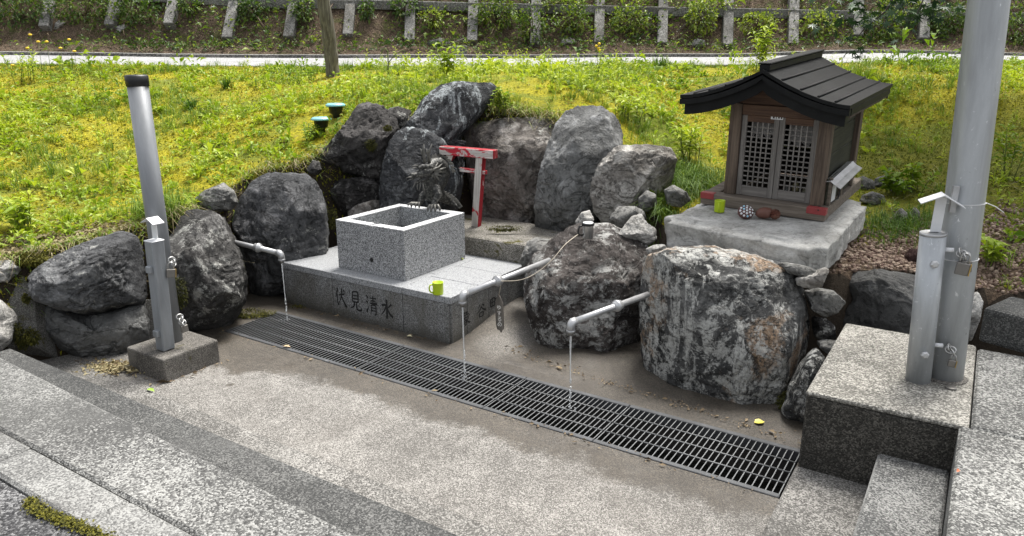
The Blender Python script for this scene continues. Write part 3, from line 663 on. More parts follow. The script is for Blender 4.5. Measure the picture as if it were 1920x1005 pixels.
boulder('boulder', 'smooth dark flat boulder behind the concrete block', [(1572, 520), (1600, 508), (1650, 503), (1712, 514), (1790, 540), (1800, 600), (1760, 660), (1690, 670), (1620, 655), (1585, 645), (1570, 605), (1586, 565), (1577, 540)], 4.52, MR_smooth, m=-0.3, lean=0.5, tf=0.24, tb=0.35, k=0.6, sub=6, seed=12, cuts=((0, -0.45, 0.9, 0.72),), amp=0.04)
boulder('boulder', 'narrow lichen dotted boulder squeezed against the left side of the concrete block', [(1463, 772), (1478, 722), (1506, 668), (1530, 648), (1548, 672), (1548, 730), (1530, 805), (1505, 808), (1480, 790)], 3.72, MR_big, m=-0.2, lean=0.3, tf=0.10, tb=0.2, k=0.6, sub=5, seed=13)
boulder('boulder', 'pale stone at the left picture edge beside the top step', [(-40, 560), (0, 560), (18, 578), (27, 605), (22, 642), (0, 660), (-45, 655)], 4.3, MR_white, tf=0.12, tb=0.2, sub=5, seed=14)
boulder('boulder', 'whitish stone lying on the moss above the broad left boulder', [(-30, 492), (22, 487), (42, 498), (38, 515), (16, 530), (-30, 532)], 4.55, MR_white, lean=0.4, tf=0.10, tb=0.15, sub=5, seed=16)
boulder('boulder', 'small lichen spotted stone on the slope above the charcoal boulder', [(364, 372), (380, 358), (420, 342), (440, 358), (448, 380), (432, 396), (400, 398), (372, 388)], 5.75, MR_mid, lean=0.3, tf=0.14, tb=0.18, k=0.6, sub=5, seed=17)
boulder('boulder', 'little round stone under the left corner of the craggy black boulder', [(574, 318), (586, 300), (600, 303), (603, 318), (594, 328), (580, 326)], 6.5, MR_dark, tf=0.06, tb=0.1, sub=4, seed=18)
boulder('boulder', 'brown stone block behind the far left rim of the trough', [(652, 398), (668, 384), (700, 374), (716, 376), (716, 400), (690, 420), (655, 420)], 6.5, MR_brown, tf=0.08, tb=0.12, sub=4, seed=19)
boulder('boulder', 'pale wedge stone between the mossy ledge and the mug boulder', [(974, 488), (988, 452), (1006, 444), (1032, 448), (1030, 470), (1006, 520), (985, 520)], 5.35, MR_mid, tf=0.10, tb=0.16, k=0.55, sub=5, seed=20)
boulder('boulder', 'small white pointed stone behind the steel mug', [(1078, 416), (1090, 398), (1106, 393), (1114, 412), (1106, 430), (1084, 428)], 5.5, MR_white, tf=0.07, tb=0.1, sub=4, seed=21)
boulder('boulder', 'grey flat stone behind the white wedge stone', [(1140, 412), (1158, 388), (1190, 386), (1208, 396), (1212, 412), (1192, 434), (1160, 430)], 5.45, MR_mid, lean=0.4, tf=0.10, tb=0.14, k=0.55, sub=4, seed=22)
boulder('boulder', 'cracked whitish wedge stone beside the left corner of the shrine slab', [(1156, 440), (1184, 405), (1202, 400), (1214, 418), (1230, 428), (1232, 450), (1215, 462), (1190, 458), (1164, 452)], 5.1, MR_white, lean=0.5, tf=0.10, tb=0.14, k=0.5, sub=5, seed=23, amp=0.06)
boulder('boulder', 'small pale stone in front of the left slab corner', [(1210, 466), (1226, 459), (1246, 458), (1252, 467), (1236, 478), (1214, 477)], 4.85, MR_white, tf=0.06, tb=0.08, sub=4, seed=24)
boulder('boulder', 'long grey stone slab wedged under the shrine slab', [(1452, 494), (1470, 490), (1520, 500), (1536, 510), (1530, 520), (1500, 518), (1460, 508)], 4.2, MR_mid, m=-0.4, tf=0.08, tb=0.12, k=0.5, sub=5, seed=25)
boulder('boulder', 'yellowish wedge stone under the right slab corner', [(1490, 520), (1512, 514), (1546, 500), (1556, 506), (1542, 538), (1520, 542), (1494, 536)], 4.12, MR_pale, m=-0.3, tf=0.08, tb=0.10, k=0.5, sub=5, seed=26)
boulder('boulder', 'brown grey angular stone right of the largest boulder', [(1506, 545), (1530, 538), (1562, 544), (1588, 566), (1570, 588), (1546, 596), (1520, 580)], 4.18, MR_mid, m=-0.2, tf=0.10, tb=0.16, k=0.55, sub=5, seed=27)
boulder('boulder', 'dark stone deep in the gap beside the concrete block', [(1522, 592), (1548, 596), (1566, 612), (1568, 634), (1548, 650), (1526, 630)], 4.15, MR_black, tf=0.08, tb=0.14, k=0.6, sub=4, seed=28)
boulder('boulder', 'flat pale stone at the bottom of the gap beside the block', [(1530, 640), (1552, 636), (1580, 640), (1576, 660), (1552, 664), (1536, 652)], 4.0, MR_mid, tf=0.07, tb=0.12, sub=4, seed=29)
boulder('boulder', 'white rough stone between the flagpole and the granite kerb', [(1786, 570), (1806, 552), (1834, 546), (1845, 566), (1838, 600), (1822, 640), (1790, 640)], 4.42, MR_white, tf=0.10, tb=0.15, sub=5, seed=30)
boulder('boulder', 'grey stone half hidden in the grass beside the shrine slab', [(1244, 356), (1262, 346), (1288, 360), (1296, 376), (1276, 390), (1250, 384)], 5.75, MR_mid, tf=0.08, tb=0.12, k=0.5, sub=4, seed=31)
boulder('boulder', 'round grey stone in the grass below the pale round boulder', [(1196, 372), (1212, 356), (1230, 364), (1232, 384), (1214, 398), (1198, 392)], 5.75, MR_mid, tf=0.07, tb=0.1, sub=4, seed=32)
for q, (cx, cy, w, h, Y, lb) in enumerate(((1618, 346, 24, 16, 6.5, 'grey stone tucked behind the back corner of the shrine'), (1660, 342, 26, 14, 6.5, 'grey stone second from the shrine on the shaded slope'),
        (1690, 352, 22, 16, 6.3, 'mossy grey stone third from the shrine on the shaded slope'), (1636, 372, 26, 13, 6.0, 'low stone at the right end of the shrine slab'),
        (1690, 408, 14, 18, 5.55, 'small upright grey stone post in the shaded grass'), (1716, 406, 10, 18, 5.6, 'smaller upright stone stub just left of the flagpole'))):
    boulder('boulder', lb, [(cx - w, cy + h * .5), (cx - w * .7, cy - h * .6), (cx, cy - h), (cx + w * .8, cy - h * .5), (cx + w, cy + h * .6), (cx, cy + h)], Y, MR_mid, tf=0.08, tb=0.12, k=0.6, sub=4, seed=40 + q)
boulder('boulder', 'dark maroon lump of rock on the gravel left of the flagpole', [(1694, 480), (1706, 466), (1728, 466), (1736, 486), (1722, 496), (1700, 494)], 4.95, mat_rock('maroon_rock', (0.03, 0.018, 0.016), (0.08, 0.045, 0.04), (0.14, 0.09, 0.08), 0.3, 0, seed=14), tf=0.05, tb=0.06, sub=4, seed=50)
# sloping concrete between the platform and the mug boulder, and mortar fillets between boulders
def fillet(name, pts, mat, label):
    P = [Vector(p) for p in pts]; mb = MB(); n = len(P); c = sum(P, Vector()) / n
    dn = Vector((0.05, 0.25, -0.25))
    mb.add(P + [p + dn for p in P], [tuple(range(n)), tuple(range(2 * n - 1, n - 1, -1))] + [(i, n + i, n + (i + 1) % n, (i + 1) % n) for i in range(n)])
    o = obj(name, mb, mat, bevel=0.01); return tag(o, label, 'mortar')
fillet('mortar', [ony(-30, 528, 4.62), ony(40, 512, 4.62), ony(62, 560, 4.55), ony(70, 650, 4.45), ony(10, 650, 4.4), ony(-30, 600, 4.45)], M_conc, 'grey mortar filling the gap left of the broad layered boulder')
fillet('mortar', [ony(266, 560, 4.95), ony(305, 560, 5.0), ony(320, 640, 4.9), ony(270, 640, 4.85)], M_conc, 'grey mortar patch behind the footing of the short post')
def ramp():
    mb = MB(); xs_ = np.linspace(-2.945, -1.75, 18); ys_ = np.linspace(3.70, 4.75, 16)
    V = []; 
    for y in ys_:
        for x in xs_:
            V.append((x, y, 0.004 + 0.13 * max(0, (y - 3.95)) ** 1.1 * min(1, max(0, (-1.8 - x) / .35)) + 0.02 * sin(9 * x + 5 * y) * max(0, y - 3.75) + (0 if y > 3.72 else -0.02)))
    n = len(xs_); Fs = [(j * n + i, j * n + i + 1, (j + 1) * n + i + 1, (j + 1) * n + i) for j in range(len(ys_) - 1) for i in range(n - 1)]
    return st_struct('concrete_apron', mb.add(V, Fs, True), M_ground)
ramp()

# ================================================================== DRAIN GRATINGS
M_grate = mat_metal('grating_steel', (0.15, 0.155, 0.158), 0.5, 0.3, (0.30, 0.31, 0.31), 0.2)
M_gframe = mat_metal('grating_frame', (0.075, 0.078, 0.082), 0.5, 0.3, (0.30, 0.31, 0.32), 0.35, vertical=False)
t = NT('rusty_steel'); M_rust = t.done(t.mix(t.noise(30, 5), (0.10, 0.035, 0.015), (0.04, 0.03, 0.025)), 0.8)
RZ = Matrix.Rotation(YAW, 3, 'Z')
gnames = [(-4.5, -3.2, 0.030, 'drain grating panel at the far left under the left spout'), (-3.2, -2.205, 0.030, 'drain grating panel in front of the carved platform'),
          (-2.205, -1.505, 0.030, 'short drain grating panel under the middle and right spouts'), (-1.505, -0.555, 0.0315, 'drain grating panel beside the concrete block with rusty spots')]
for s0, s1, pitch, lb in gnames:
    r = thing('drain_grating', lb, 'drain grating', L(s0, GT0, 0), RZ, 'gratings over the drain channel')
    ln = s1 - s0 - 0.004; wd = GT1 - GT0
    fr = obj('edge_rail', MB().box((0, 0.002, -0.05), (ln, 0.034, 0.006)), M_gframe, r, local=True, bevel=0.003)
    e2 = obj('edge_rail', MB().box((0, wd - 0.036, -0.05), (ln, wd - 0.002, 0.006)), M_gframe, r, local=True, bevel=0.003)
    n = int(ln / pitch); p0 = None
    bar = obj('bar', MB().box((-0.0024, 0.0345, -0.0015), (0.0024, wd - 0.0365, 0.002)), M_grate, r, local=True)
    bar.location = (0.006, 0, 0)
    for i in range(1, n + 1): dup(bar, r, (0.006 + i * (ln - 0.012) / n, 0, 0))
    rod = obj('rod', MB().tube([(0.002, 0, 0), (ln - 0.002, 0, 0)], 0.0040, 6), M_grate, r, local=True)
    rod.location = (0, 0.034 + (wd - 0.07) * 0.25, 0.0025)
    for q in (0.5, 0.75): dup(rod, r, (0, 0.034 + (wd - 0.07) * q, 0.0025))
rg = np.random.default_rng(3)
rb = MB()
for i in range(26):
    s, tt = rg.uniform(-1.4, -0.7), rg.uniform(GT0 + .1, GT1 - .1)
    rb.ball((s, tt, -0.232), (rg.uniform(.01, .04), rg.uniform(.01, .03), 0.006), 6, 3)
for cs, ct in ((-1.17, 3.40), (-0.80, 3.44), (-3.0, 3.4), (-3.95, 3.35)):
    for i in range(8): rb.ball((cs + rg.normal(0, .03), ct + rg.normal(0, .03), -0.228), (rg.uniform(.012, .035), rg.uniform(.012, .03), 0.008), 6, 3)
o = st_struct('leaf_litter', rb, M_rust, kind='stuff')

# ================================================================== GRANITE PLATFORM, TROUGH, LEDGE
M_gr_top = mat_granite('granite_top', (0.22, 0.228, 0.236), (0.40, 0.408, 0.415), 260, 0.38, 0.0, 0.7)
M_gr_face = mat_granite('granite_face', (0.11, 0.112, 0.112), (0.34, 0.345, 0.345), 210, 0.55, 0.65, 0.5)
M_gr_tr = mat_granite('granite_trough', (0.16, 0.164, 0.168), (0.50, 0.505, 0.51), 210, 0.5, 0.0, 0.5)
M_gr_rim = mat_granite('granite_rim_sky_glare', (0.60, 0.605, 0.61), (0.76, 0.765, 0.77), 230, 0.25, 0.0, 0.8)  # near-white colour carries the sky reflected in the polished rim
M_ink = mat_plain('carved_paint', (0.012, 0.012, 0.012), 0.7, 0, 0.1, 0.1)
M_joint = mat_plain('dark_joint', (0.03, 0.03, 0.028), 0.9)
PS0, PS1, PT0, PT1, PZ = -4.62, -2.955, 3.843, 4.82, 0.344
pl = thing('granite_platform', 'low granite platform with carved characters that carries the stone trough', 'stone platform', L(-3.8, 3.84, 0))
obj('core', lbox(PS0 + .01, PS1 - .01, PT0 + .01, PT1, -0.1, PZ - 0.052), M_joint, pl)
fx = [PS0, -4.08, -3.375, PS1]
front = []
for i in range(3):
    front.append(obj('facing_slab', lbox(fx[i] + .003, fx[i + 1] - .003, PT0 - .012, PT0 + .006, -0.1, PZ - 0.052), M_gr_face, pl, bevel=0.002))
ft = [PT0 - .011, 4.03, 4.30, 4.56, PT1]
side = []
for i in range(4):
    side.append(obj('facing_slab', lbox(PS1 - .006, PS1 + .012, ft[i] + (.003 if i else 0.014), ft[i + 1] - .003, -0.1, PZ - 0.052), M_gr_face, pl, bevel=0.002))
def tslab(s0, s1, t0, t1):
    obj('top_slab', lbox(s0 + .003, s1 - .003, t0 + .003, t1 - .003, PZ - 0.05, PZ + random.uniform(-.0008, .0008)), M_gr_top, pl, bevel=0.003)
ov = 0.018
for a_, b_ in ((PT0 - ov, 4.40), (4.40, PT1)): tslab(PS0 - ov, -4.08, a_, b_)
tslab(-4.08, -3.375, PT0 - ov, 4.22); tslab(-4.08, -3.375, 4.22, PT1)
for a_, b_ in ((PT0 - ov, 4.16), (4.16, 4.50), (4.50, PT1)): tslab(-3.375, PS1 + ov, a_, b_)

# brush characters, each a set of swelling strokes laid into the stone
def brush(pts, wd, n=9):
    pts = [np.array(p, float) for p in pts]; m = len(pts); out = []; ws = []
    if not hasattr(wd, '__len__'): wd = [wd] * m
    for i in range(m - 1):
        p0 = pts[max(i - 1, 0)]; p1 = pts[i]; p2 = pts[i + 1]; p3 = pts[min(i + 2, m - 1)]
        for k in range(n):
            u = k / n
            out.append(0.5 * ((2 * p1) + (p2 - p0) * u + (2 * p0 - 5 * p1 + 4 * p2 - p3) * u * u + (3 * p1 - p0 - 3 * p2 + p3) * u ** 3)); ws.append(wd[i] * (1 - u) + wd[i + 1] * u)
    out.append(pts[-1]); ws.append(wd[-1])
    l = []; r_ = []
    for i, p in enumerate(out):
        d = out[min(i + 1, len(out) - 1)] - out[max(i - 1, 0)]; d = d / max(np.linalg.norm(d), 1e-9); nn = np.array([-d[1], d[0]])
        l.append(p + nn * ws[i] / 2); r_.append(p - nn * ws[i] / 2)
    return l, r_
CHARS = {
 'fu': [([(.24, 1), (.20, .78), (.04, .48)], [.10, .09, .02]), ([(.18, .74), (.19, .3), (.24, .06), (.36, .10)], [.08, .07, .08, .02]), ([(.34, .60), (.6, .66), (.88, .72)], [.06, .06, .08]),
        ([(.62, 1), (.60, .6), (.30, .12)], [.10, .08, .02]), ([(.60, .60), (.76, .30), (1.02, .0)], [.05, .09, .14]), ([(.76, .96), (.90, .84)], [.05, .09])],
 'ken': [([(.24, 1), (.24, .42)], [.08, .07]), ([(.24, .97), (.72, 1.0), (.72, .44)], [.06, .08, .08]), ([(.27, .80), (.70, .81)], .055), ([(.27, .62), (.70, .63)], .055), ([(.25, .44), (.72, .45)], .06),
         ([(.40, .42), (.33, .20), (.02, .04)], [.07, .08, .02]), ([(.60, .42), (.57, .12), (.72, .02), (1.0, .05), (1.0, .2)], [.06, .08, .08, .09, .02])],
 'sei': [([(.06, 1), (.20, .86)], [.05, .10]), ([(.0, .70), (.16, .60)], [.05, .09]), ([(.03, .06), (.12, .2), (.24, .42)], [.10, .07, .02]), ([(.38, .88), (.95, .91)], .055), ([(.45, .75), (.88, .77)], .05),
         ([(.32, .60), (1.0, .63)], [.05, .09]), ([(.65, 1.02), (.65, .60)], [.08, .06]), ([(.46, .50), (.46, .2), (.38, .0)], [.06, .06, .02]), ([(.46, .50), (.86, .51), (.86, .05), (.76, .02)], [.05, .07, .07, .03]), ([(.48, .36), (.84, .37)], .05), ([(.48, .21), (.84, .22)], .05)],
 'sui': [([(.5, 1.03), (.5, .08), (.40, .10)], [.13, .11, .02]), ([(.06, .66), (.42, .70), (.30, .42), (.02, .14)], [.09, .08, .08, .02]), ([(.92, .82), (.56, .54)], [.11, .03]), ([(.54, .58), (.74, .28), (1.02, .12)], [.05, .10, .12])],
 'zou': [([(.42, 1), (.15, .74)], [.09, .02]), ([(.35, .88), (.72, .9), (.55, .74)], [.06, .08, .03]), ([(.2, .72), (.85, .74), (.85, .56), (.22, .54), (.2, .72)], .055), ([(.5, .72), (.5, .55)], .05), ([(.52, .54), (.2, .38)], [.06, .02]), ([(.42, .45), (.62, .25), (.55, .0), (.42, .04)], [.05, .08, .08, .02]),
         ([(.55, .36), (.1, .18)], [.06, .02]), ([(.58, .24), (.1, .02)], [.06, .02]), ([(.62, .40), (.75, .2), (1.0, .04)], [.05, .08, .11]), ([(.86, .46), (.66, .34)], [.07, .02])],
 'tani': [([(.36, .98), (.14, .74)], [.10, .02]), ([(.60, .98), (.84, .78)], [.05, .11]), ([(.52, .82), (.36, .6), (.02, .36)], [.09, .08, .02]), ([(.50, .76), (.72, .55), (1.04, .40)], [.05, .09, .13]),
          ([(.30, .34), (.30, .02)], .08), ([(.30, .33), (.70, .34), (.68, .03)], [.06, .08, .08]), ([(.32, .05), (.68, .06)], .06)],
 'machi': [([(.04, .92), (.04, .30)], .07), ([(.04, .90), (.50, .92), (.50, .32)], .07), ([(.06, .62), (.48, .63)], .055), ([(.27, .9), (.27, .33)], .055), ([(.05, .33), (.50, .34)], .06), ([(.56, .80), (1.02, .83)], [.07, .09]), ([(.80, .80), (.80, .08), (.66, .12)], [.09, .10, .02])],
 'yu': [([(.2, .9), (.16, .3), (.3, .5), (.7, .8), (.9, .5), (.7, .25), (.5, .3)], .10), ([(.55, 1), (.55, .3), (.4, .0)], .10)],
 'su': [([(.1, .78), (.95, .82)], .10), ([(.58, 1), (.58, .4), (.42, .38), (.45, .55), (.6, .45), (.4, .0)], .10)],
 'ru': [([(.2, .95), (.8, .95), (.2, .45), (.7, .6), (.85, .25), (.5, .02), (.35, .2), (.55, .25)], .10)],
 'ki': [([(.5, .6), (.3, .1), (.1, .4), (.5, .9), (.9, .6), (.8, .2), (.6, .05)], .11)],
}
def glyph(name, key, fn, w, h, mat, parent, off=0.0016):
    mb = MB()
    for q, (pts, wd) in enumerate(CHARS[key]):
        l, r_ = brush(pts, [w_ * 1.35 for w_ in wd] if hasattr(wd, '__len__') else wd * 1.3); n = len(l); o_ = off + 0.00015 * q
        vs = [fn((p[0] - .5) * w, (p[1] - .5) * h, o_) for p in l] + [fn((p[0] - .5) * w, (p[1] - .5) * h, o_) for p in r_]
        mb.add(vs, [(n + i, n + i + 1, i + 1, i) for i in range(n - 1)])
    return obj(name, mb, mat, parent)
PM[front[1].name] = PM[pl.name]
for key, px, dz in (('fu', 639, .02), ('ken', 667, .0), ('sei', 697, 0.0), ('sui', 725.5, -0.008)):
    s_, _, z_ = onface(px, 557 + (px - 639) * 0.262, 't', PT0 - .012)
    glyph('carved_character', key, lambda x, y, d, s_=s_, z_=z_: L(s_ + x, PT0 - .012 - d, z_ + y), 0.112, 0.142, M_ink, front[1])
for key, px, py, si in (('zou', 872, 597, 0), ('tani', 902, 582, 1), ('machi', 927, 568, 2)):
    _, t_, z_ = onface(px, py, 's', PS1 + .012)
    i = max(k for k in range(4) if ft[k] <= t_)
    glyph('carved_character', key, lambda x, y, d, t_=t_, z_=z_: L(PS1 + .012 + d, t_ + x, z_ + y), 0.115, 0.10, M_ink, side[i])

TS0, TS1, TT0, TT1, TZ = -4.125, -3.447, 3.958, 4.70, 0.727
tr = thing('stone_trough', 'square speckled granite water trough with a bright polished rim', 'stone trough', L(-3.79, 4.32, PZ))
wt = 0.072; zt = TZ - 0.006
mb = MB()
ou = [(TS0, TT0), (TS1, TT0), (TS1, TT1), (TS0, TT1)]; inn = [(TS0 + wt, TT0 + wt), (TS1 - wt, TT0 + wt), (TS1 - wt, TT1 - wt), (TS0 + wt, TT1 - wt)]
vs = [L(*p, PZ + .002) for p in ou] + [L(*p, zt) for p in ou] + [L(*p, zt) for p in inn] + [L(*p, zt - .25) for p in inn]
fs = [(i, (i + 1) % 4, 4 + (i + 1) % 4, 4 + i) for i in range(4)] + [(4 + i, 4 + (i + 1) % 4, 8 + (i + 1) % 4, 8 + i) for i in range(4)] + [(8 + i, 8 + (i + 1) % 4, 12 + (i + 1) % 4, 12 + i) for i in range(4)] + [(12, 13, 14, 15), (3, 2, 1, 0)]
obj('trough_body', mb.add(vs, fs), M_gr_tr, tr)
# polished rim: four bars, the front one interrupted by a little overflow notch
nx = onface(695, 420, 't', TT0)[0]
e = 0.001
for s0, s1, t0, t1 in ((TS0 - e, nx - .022, TT0 - e, TT0 + wt), (nx + .022, TS1 + e, TT0 - e, TT0 + wt), (TS0 - e, TS1 + e, TT1 - wt, TT1 + e), (TS0 - e, TS0 + wt, TT0 + wt + .0006, TT1 - wt - .0006), (TS1 - wt, TS1 + e, TT0 + wt + .0006, TT1 - wt - .0006)):
    obj('rim', lbox(s0, s1, t0, t1, zt + .0005, TZ), M_gr_rim, tr)
hs, _, hz = onface(697, 487, 't', TT0)
obj('drain_hole', MB().lathe([(0.017, 0), (0.0165, 0.003), (0.011, 0.0035)], L(hs, TT0 - .0005, hz), 14, axis=tuple(L(0, -1, 0))), M_ink, tr)
t = NT('trough_water')
gl = t.n('ShaderNodeBsdfGlossy', {'Roughness': 0.03, 'Normal': t.bump(t.noise(14, 2), 0.12, 0.01)}); tp = t.n('ShaderNodeBsdfTransparent', {'Color': (0.80, 0.84, 0.84)})
fr_ = t.n('ShaderNodeFresnel', {'IOR': 1.33}); ms = t.n('ShaderNodeMixShader', {0: fr_.outputs[0], 1: tp.outputs[0], 2: gl.outputs[0]}); t.t.links.new(ms.outputs[0], t.out.inputs[0]); M_pool = t.m
o = obj('trough_water', MB().add([L(TS0 + wt, TT0 + wt, zt - .15), L(TS1 - wt, TT0 + wt, zt - .15), L(TS1 - wt, TT1 - wt, zt - .15), L(TS0 + wt, TT1 - wt, zt - .15)], [(0, 1, 2, 3)]), M_pool); tag(o, kind='structure')
# old mossy concrete ledge behind
lz = onplane(985, 460, tuple(L(0, 4.826, 0)), np.array([N2[0], N2[1], 0])).z
lg = obj('ledge', lbox(-4.5, -2.62, 4.826, 5.55, 0.0, lz), M_ledge, bevel=0.03, seg=2)
tag(lg, 'weathered mossy concrete ledge behind the trough, carrying the little gate', 'concrete ledge')

# ================================================================== LITTLE SHINTO GATE
M_tw = mat_wood('flaked_white_wood', (0.62, 0.59, 0.55), (0.36, 0.33, 0.30), 0.85, (0.42, 0.025, 0.035), 0.2, 2, 6)
M_twx = mat_wood('flaked_white_beam', (0.66, 0.63, 0.60), (0.40, 0.36, 0.33), 0.85, (0.42, 0.025, 0.04), 0.36, 0, 6)
M_tr = mat_wood('faded_red_paint', (0.36, 0.02, 0.03), (0.22, 0.015, 0.02), 0.7, (0.45, 0.40, 0.37), 0.10, 2, 5)
yg = 5.87
bR = onz(893, 424, lz); TYW = radians(-24)
tg = thing('wooden_gate', 'small flaking red and white wooden torii gate leaning against the boulders', 'torii gate', bR, Matrix.Rotation(TYW, 3, 'Z'))
def gp(px, py, dy=0.0):          # point on the gate's own plane
    n = np.array([-sin(TYW), cos(TYW), 0]); p = onplane(px, py, tuple(bR), n); return p
ux = Vector((cos(TYW), sin(TYW), 0)); uy = Vector((-sin(TYW), cos(TYW), 0))
def beam(name, a, b, w, d, mat_f, mat_s, parent, up=None):
    """square timber from a to b; front faces in one paint, the side faces in another"""
    a, b = Vector(a), Vector(b); ax = (b - a).normalized(); fw = uy; sd_ = ax.cross(fw).normalized()
    vs = []
    for p in (a, b):
        for i, j in ((-1, -1), (1, -1), (1, 1), (-1, 1)): vs.append(p + sd_ * (i * w / 2) + fw * (j * d / 2))
    mb = MB().add(vs, [(0, 1, 2, 3), (7, 6, 5, 4), (0, 4, 5, 1), (1, 5, 6, 2), (2, 6, 7, 3), (3, 7, 4, 0)])
    o = obj(name, mb, mat_f, parent, bevel=0.003)
    o.data.materials.append(mat_s)
    for p in o.data.polygons:
        nrm = PM[parent.name].to_3x3() @ p.normal
        p.material_index = 0 if nrm.dot(uy) < -0.7 else 1
    return o
beam('leg', bR + uy * .0, gp(902, 290), 0.066, 0.07, M_tw, M_tr, tg)
lb_ = gp(826, 372); lt_ = gp(848, 285); lb_ = lt_ + (lb_ - lt_) * ((lt_.z - lz) / (lt_.z - lb_.z))
beam('leg', lb_, lt_, 0.062, 0.07, M_tw, M_tr, tg)
beam('top_beam', gp(828, 281), gp(929, 289.5), 0.072, 0.09, M_twx, M_tr, tg)
beam('tie_beam', gp(838, 315), gp(912, 323.5), 0.032, 0.04, M_twx, M_tr, tg)

# ================================================================== BRONZE DRAGON
t = NT('weathered_bronze')
v_ = t.vor(55); b_ = t.noise(6, 6, 0.6); f_ = t.noise(60, 4)
cb = t.mix(t.sstep(b_, 0.35, 0.65), (0.06, 0.059, 0.054), (0.12, 0.118, 0.106)); cb = t.mix(t.sstep(v_.outputs['Distance'], 0.30, 0.6), cb, (0.025, 0.025, 0.024))
M_br = t.done(cb, 0.5, 0.35, t.bump(t.math('SUBTRACT', 1.0, v_.outputs['Distance']), 0.45, 0.006), 0.5)
M_br2 = mat_metal('worn_bronze', (0.13, 0.126, 0.114), 0.48, 0.4, (0.3, 0.29, 0.26), 0.2, vertical=False)
dr0 = L(-3.9, 4.66, TZ)
dg = thing('dragon_statue', 'dark bronze dragon spout crouching on the back rim of the trough', 'dragon statue', dr0)
def dp(px, py, Y=5.98): return ony(px, py, Y)
body = MB()
spine = [dp(862, 391, 6.10), dp(853, 384, 6.12), dp(843, 377, 6.13), dp(830, 369, 6.08), dp(818, 360, 6.02), dp(818, 348, 6.01), dp(826, 336, 6.03), dp(831, 323, 6.04), dp(829, 312, 6.02), dp(821, 306, 5.97), dp(811, 308, 5.91), dp(803, 316, 5.86)]
rad = [0.008, 0.020, 0.034, 0.048, 0.062, 0.068, 0.066, 0.062, 0.058, 0.054, 0.048, 0.044]
body.tube(spine, rad, 14)
body.tube([dp(807, 318, 5.90), dp(806, 334, 5.89), dp(807, 350, 5.92), dp(811, 370, 5.97)], [0.036, 0.052, 0.070, 0.06], 12)       # throat and chest
body.ball(dp(800, 322, 5.84), (0.052, 0.05, 0.042), 12, 8)            # skull
body.tube([dp(801, 322, 5.84), dp(788, 325, 5.79), dp(774, 330, 5.74)], [0.044, 0.034, 0.022], 10)     # muzzle
body.ball(dp(772, 327, 5.735), (0.022, 0.02, 0.014), 8, 6)
body.tube([dp(800, 331, 5.84), dp(790, 339, 5.80), dp(780, 342, 5.77)], [0.030, 0.022, 0.012], 8)     # lower jaw
body.tube([dp(806, 313, 5.84), dp(792, 312, 5.79), dp(783, 315, 5.76)], [0.022, 0.020, 0.010], 8)     # brow
legs_ = ([dp(816, 352, 5.90), dp(822, 366, 5.86), dp(815, 378, 5.85), dp(813, 386, 5.83)], [dp(802, 362, 5.98), dp(791, 370, 5.96), dp(789, 377, 5.95), dp(786, 382, 5.93)])
for lg_ in legs_: body.tube(lg_, [0.045, 0.034, 0.024, 0.022], 10)
bo = obj('body', body, M_br, dg)
rm = bo.modifiers.new('Remesh', 'REMESH'); rm.mode = 'VOXEL'; rm.voxel_size = 0.0055; rm.use_smooth_shade = True
sm_ = bo.modifiers.new('Smooth', 'SMOOTH'); sm_.iterations = 3
for base, d in ((dp(797, 305, 5.82), 0), (dp(805, 304, 5.86), 1)):
    q = 1 if d else -1
    mb = MB().tube([base, dp(795 + 9 * d, 292, 5.82 + .04 * d), dp(794 + 12 * d, 280, 5.82 + .04 * d), dp(795 + 15 * d, 270, 5.82 + .04 * d)], [0.015, 0.012, 0.009, 0.003], 7)
    mb.tube([dp(795 + 9 * d, 293, 5.82 + .04 * d), dp(790 + 10 * d, 286, 5.81 + .04 * d), dp(789 + 11 * d, 279, 5.81 + .04 * d)], [0.009, 0.007, 0.003], 6)
    obj('horn', mb, M_br2, dg)
for fan in range(8):
    a_ = radians(-58 + fan * 23); b0 = dp(812 + 2 * cos(a_), 322 + 2 * sin(a_), 5.85)
    ln_ = 17 + (fan % 3) * 4
    mid = dp(812 + .55 * ln_ * cos(a_), 322 + .55 * ln_ * sin(a_) - 1, 5.86); tip = dp(812 + ln_ * cos(a_), 322 + ln_ * sin(a_) - 3, 5.88)
    obj('mane_lock', MB().tube([b0, mid, tip], [0.012, 0.010, 0.002], 6), M_br2, dg)
for (x0, y0, x1, y1, x2, y2) in ((776, 333, 768, 332, 761, 334), (777, 335, 769, 337, 763, 339), (780, 341, 776, 348, 772, 354), (784, 342, 782, 350, 784, 357), (788, 341, 788, 350, 786, 358), (792, 342, 794, 352, 797, 360), (785, 311, 778, 310, 771, 312), (784, 314, 776, 315, 770, 317)):
    obj('whisker', MB().tube([dp(x0, y0, 5.78), dp(x1, y1, 5.76), dp(x2, y2, 5.75)], [0.006, 0.005, 0.0015], 5), M_br2, dg)
obj('ear', MB().tube([dp(808, 322, 5.82), dp(815, 316, 5.83), dp(826, 312, 5.86)], [0.014, 0.016, 0.002], 6, flat=0.5), M_br2, dg)
obj('eye', MB().ball(dp(797, 319, 5.785), 0.009, 8, 6), M_br2, dg)
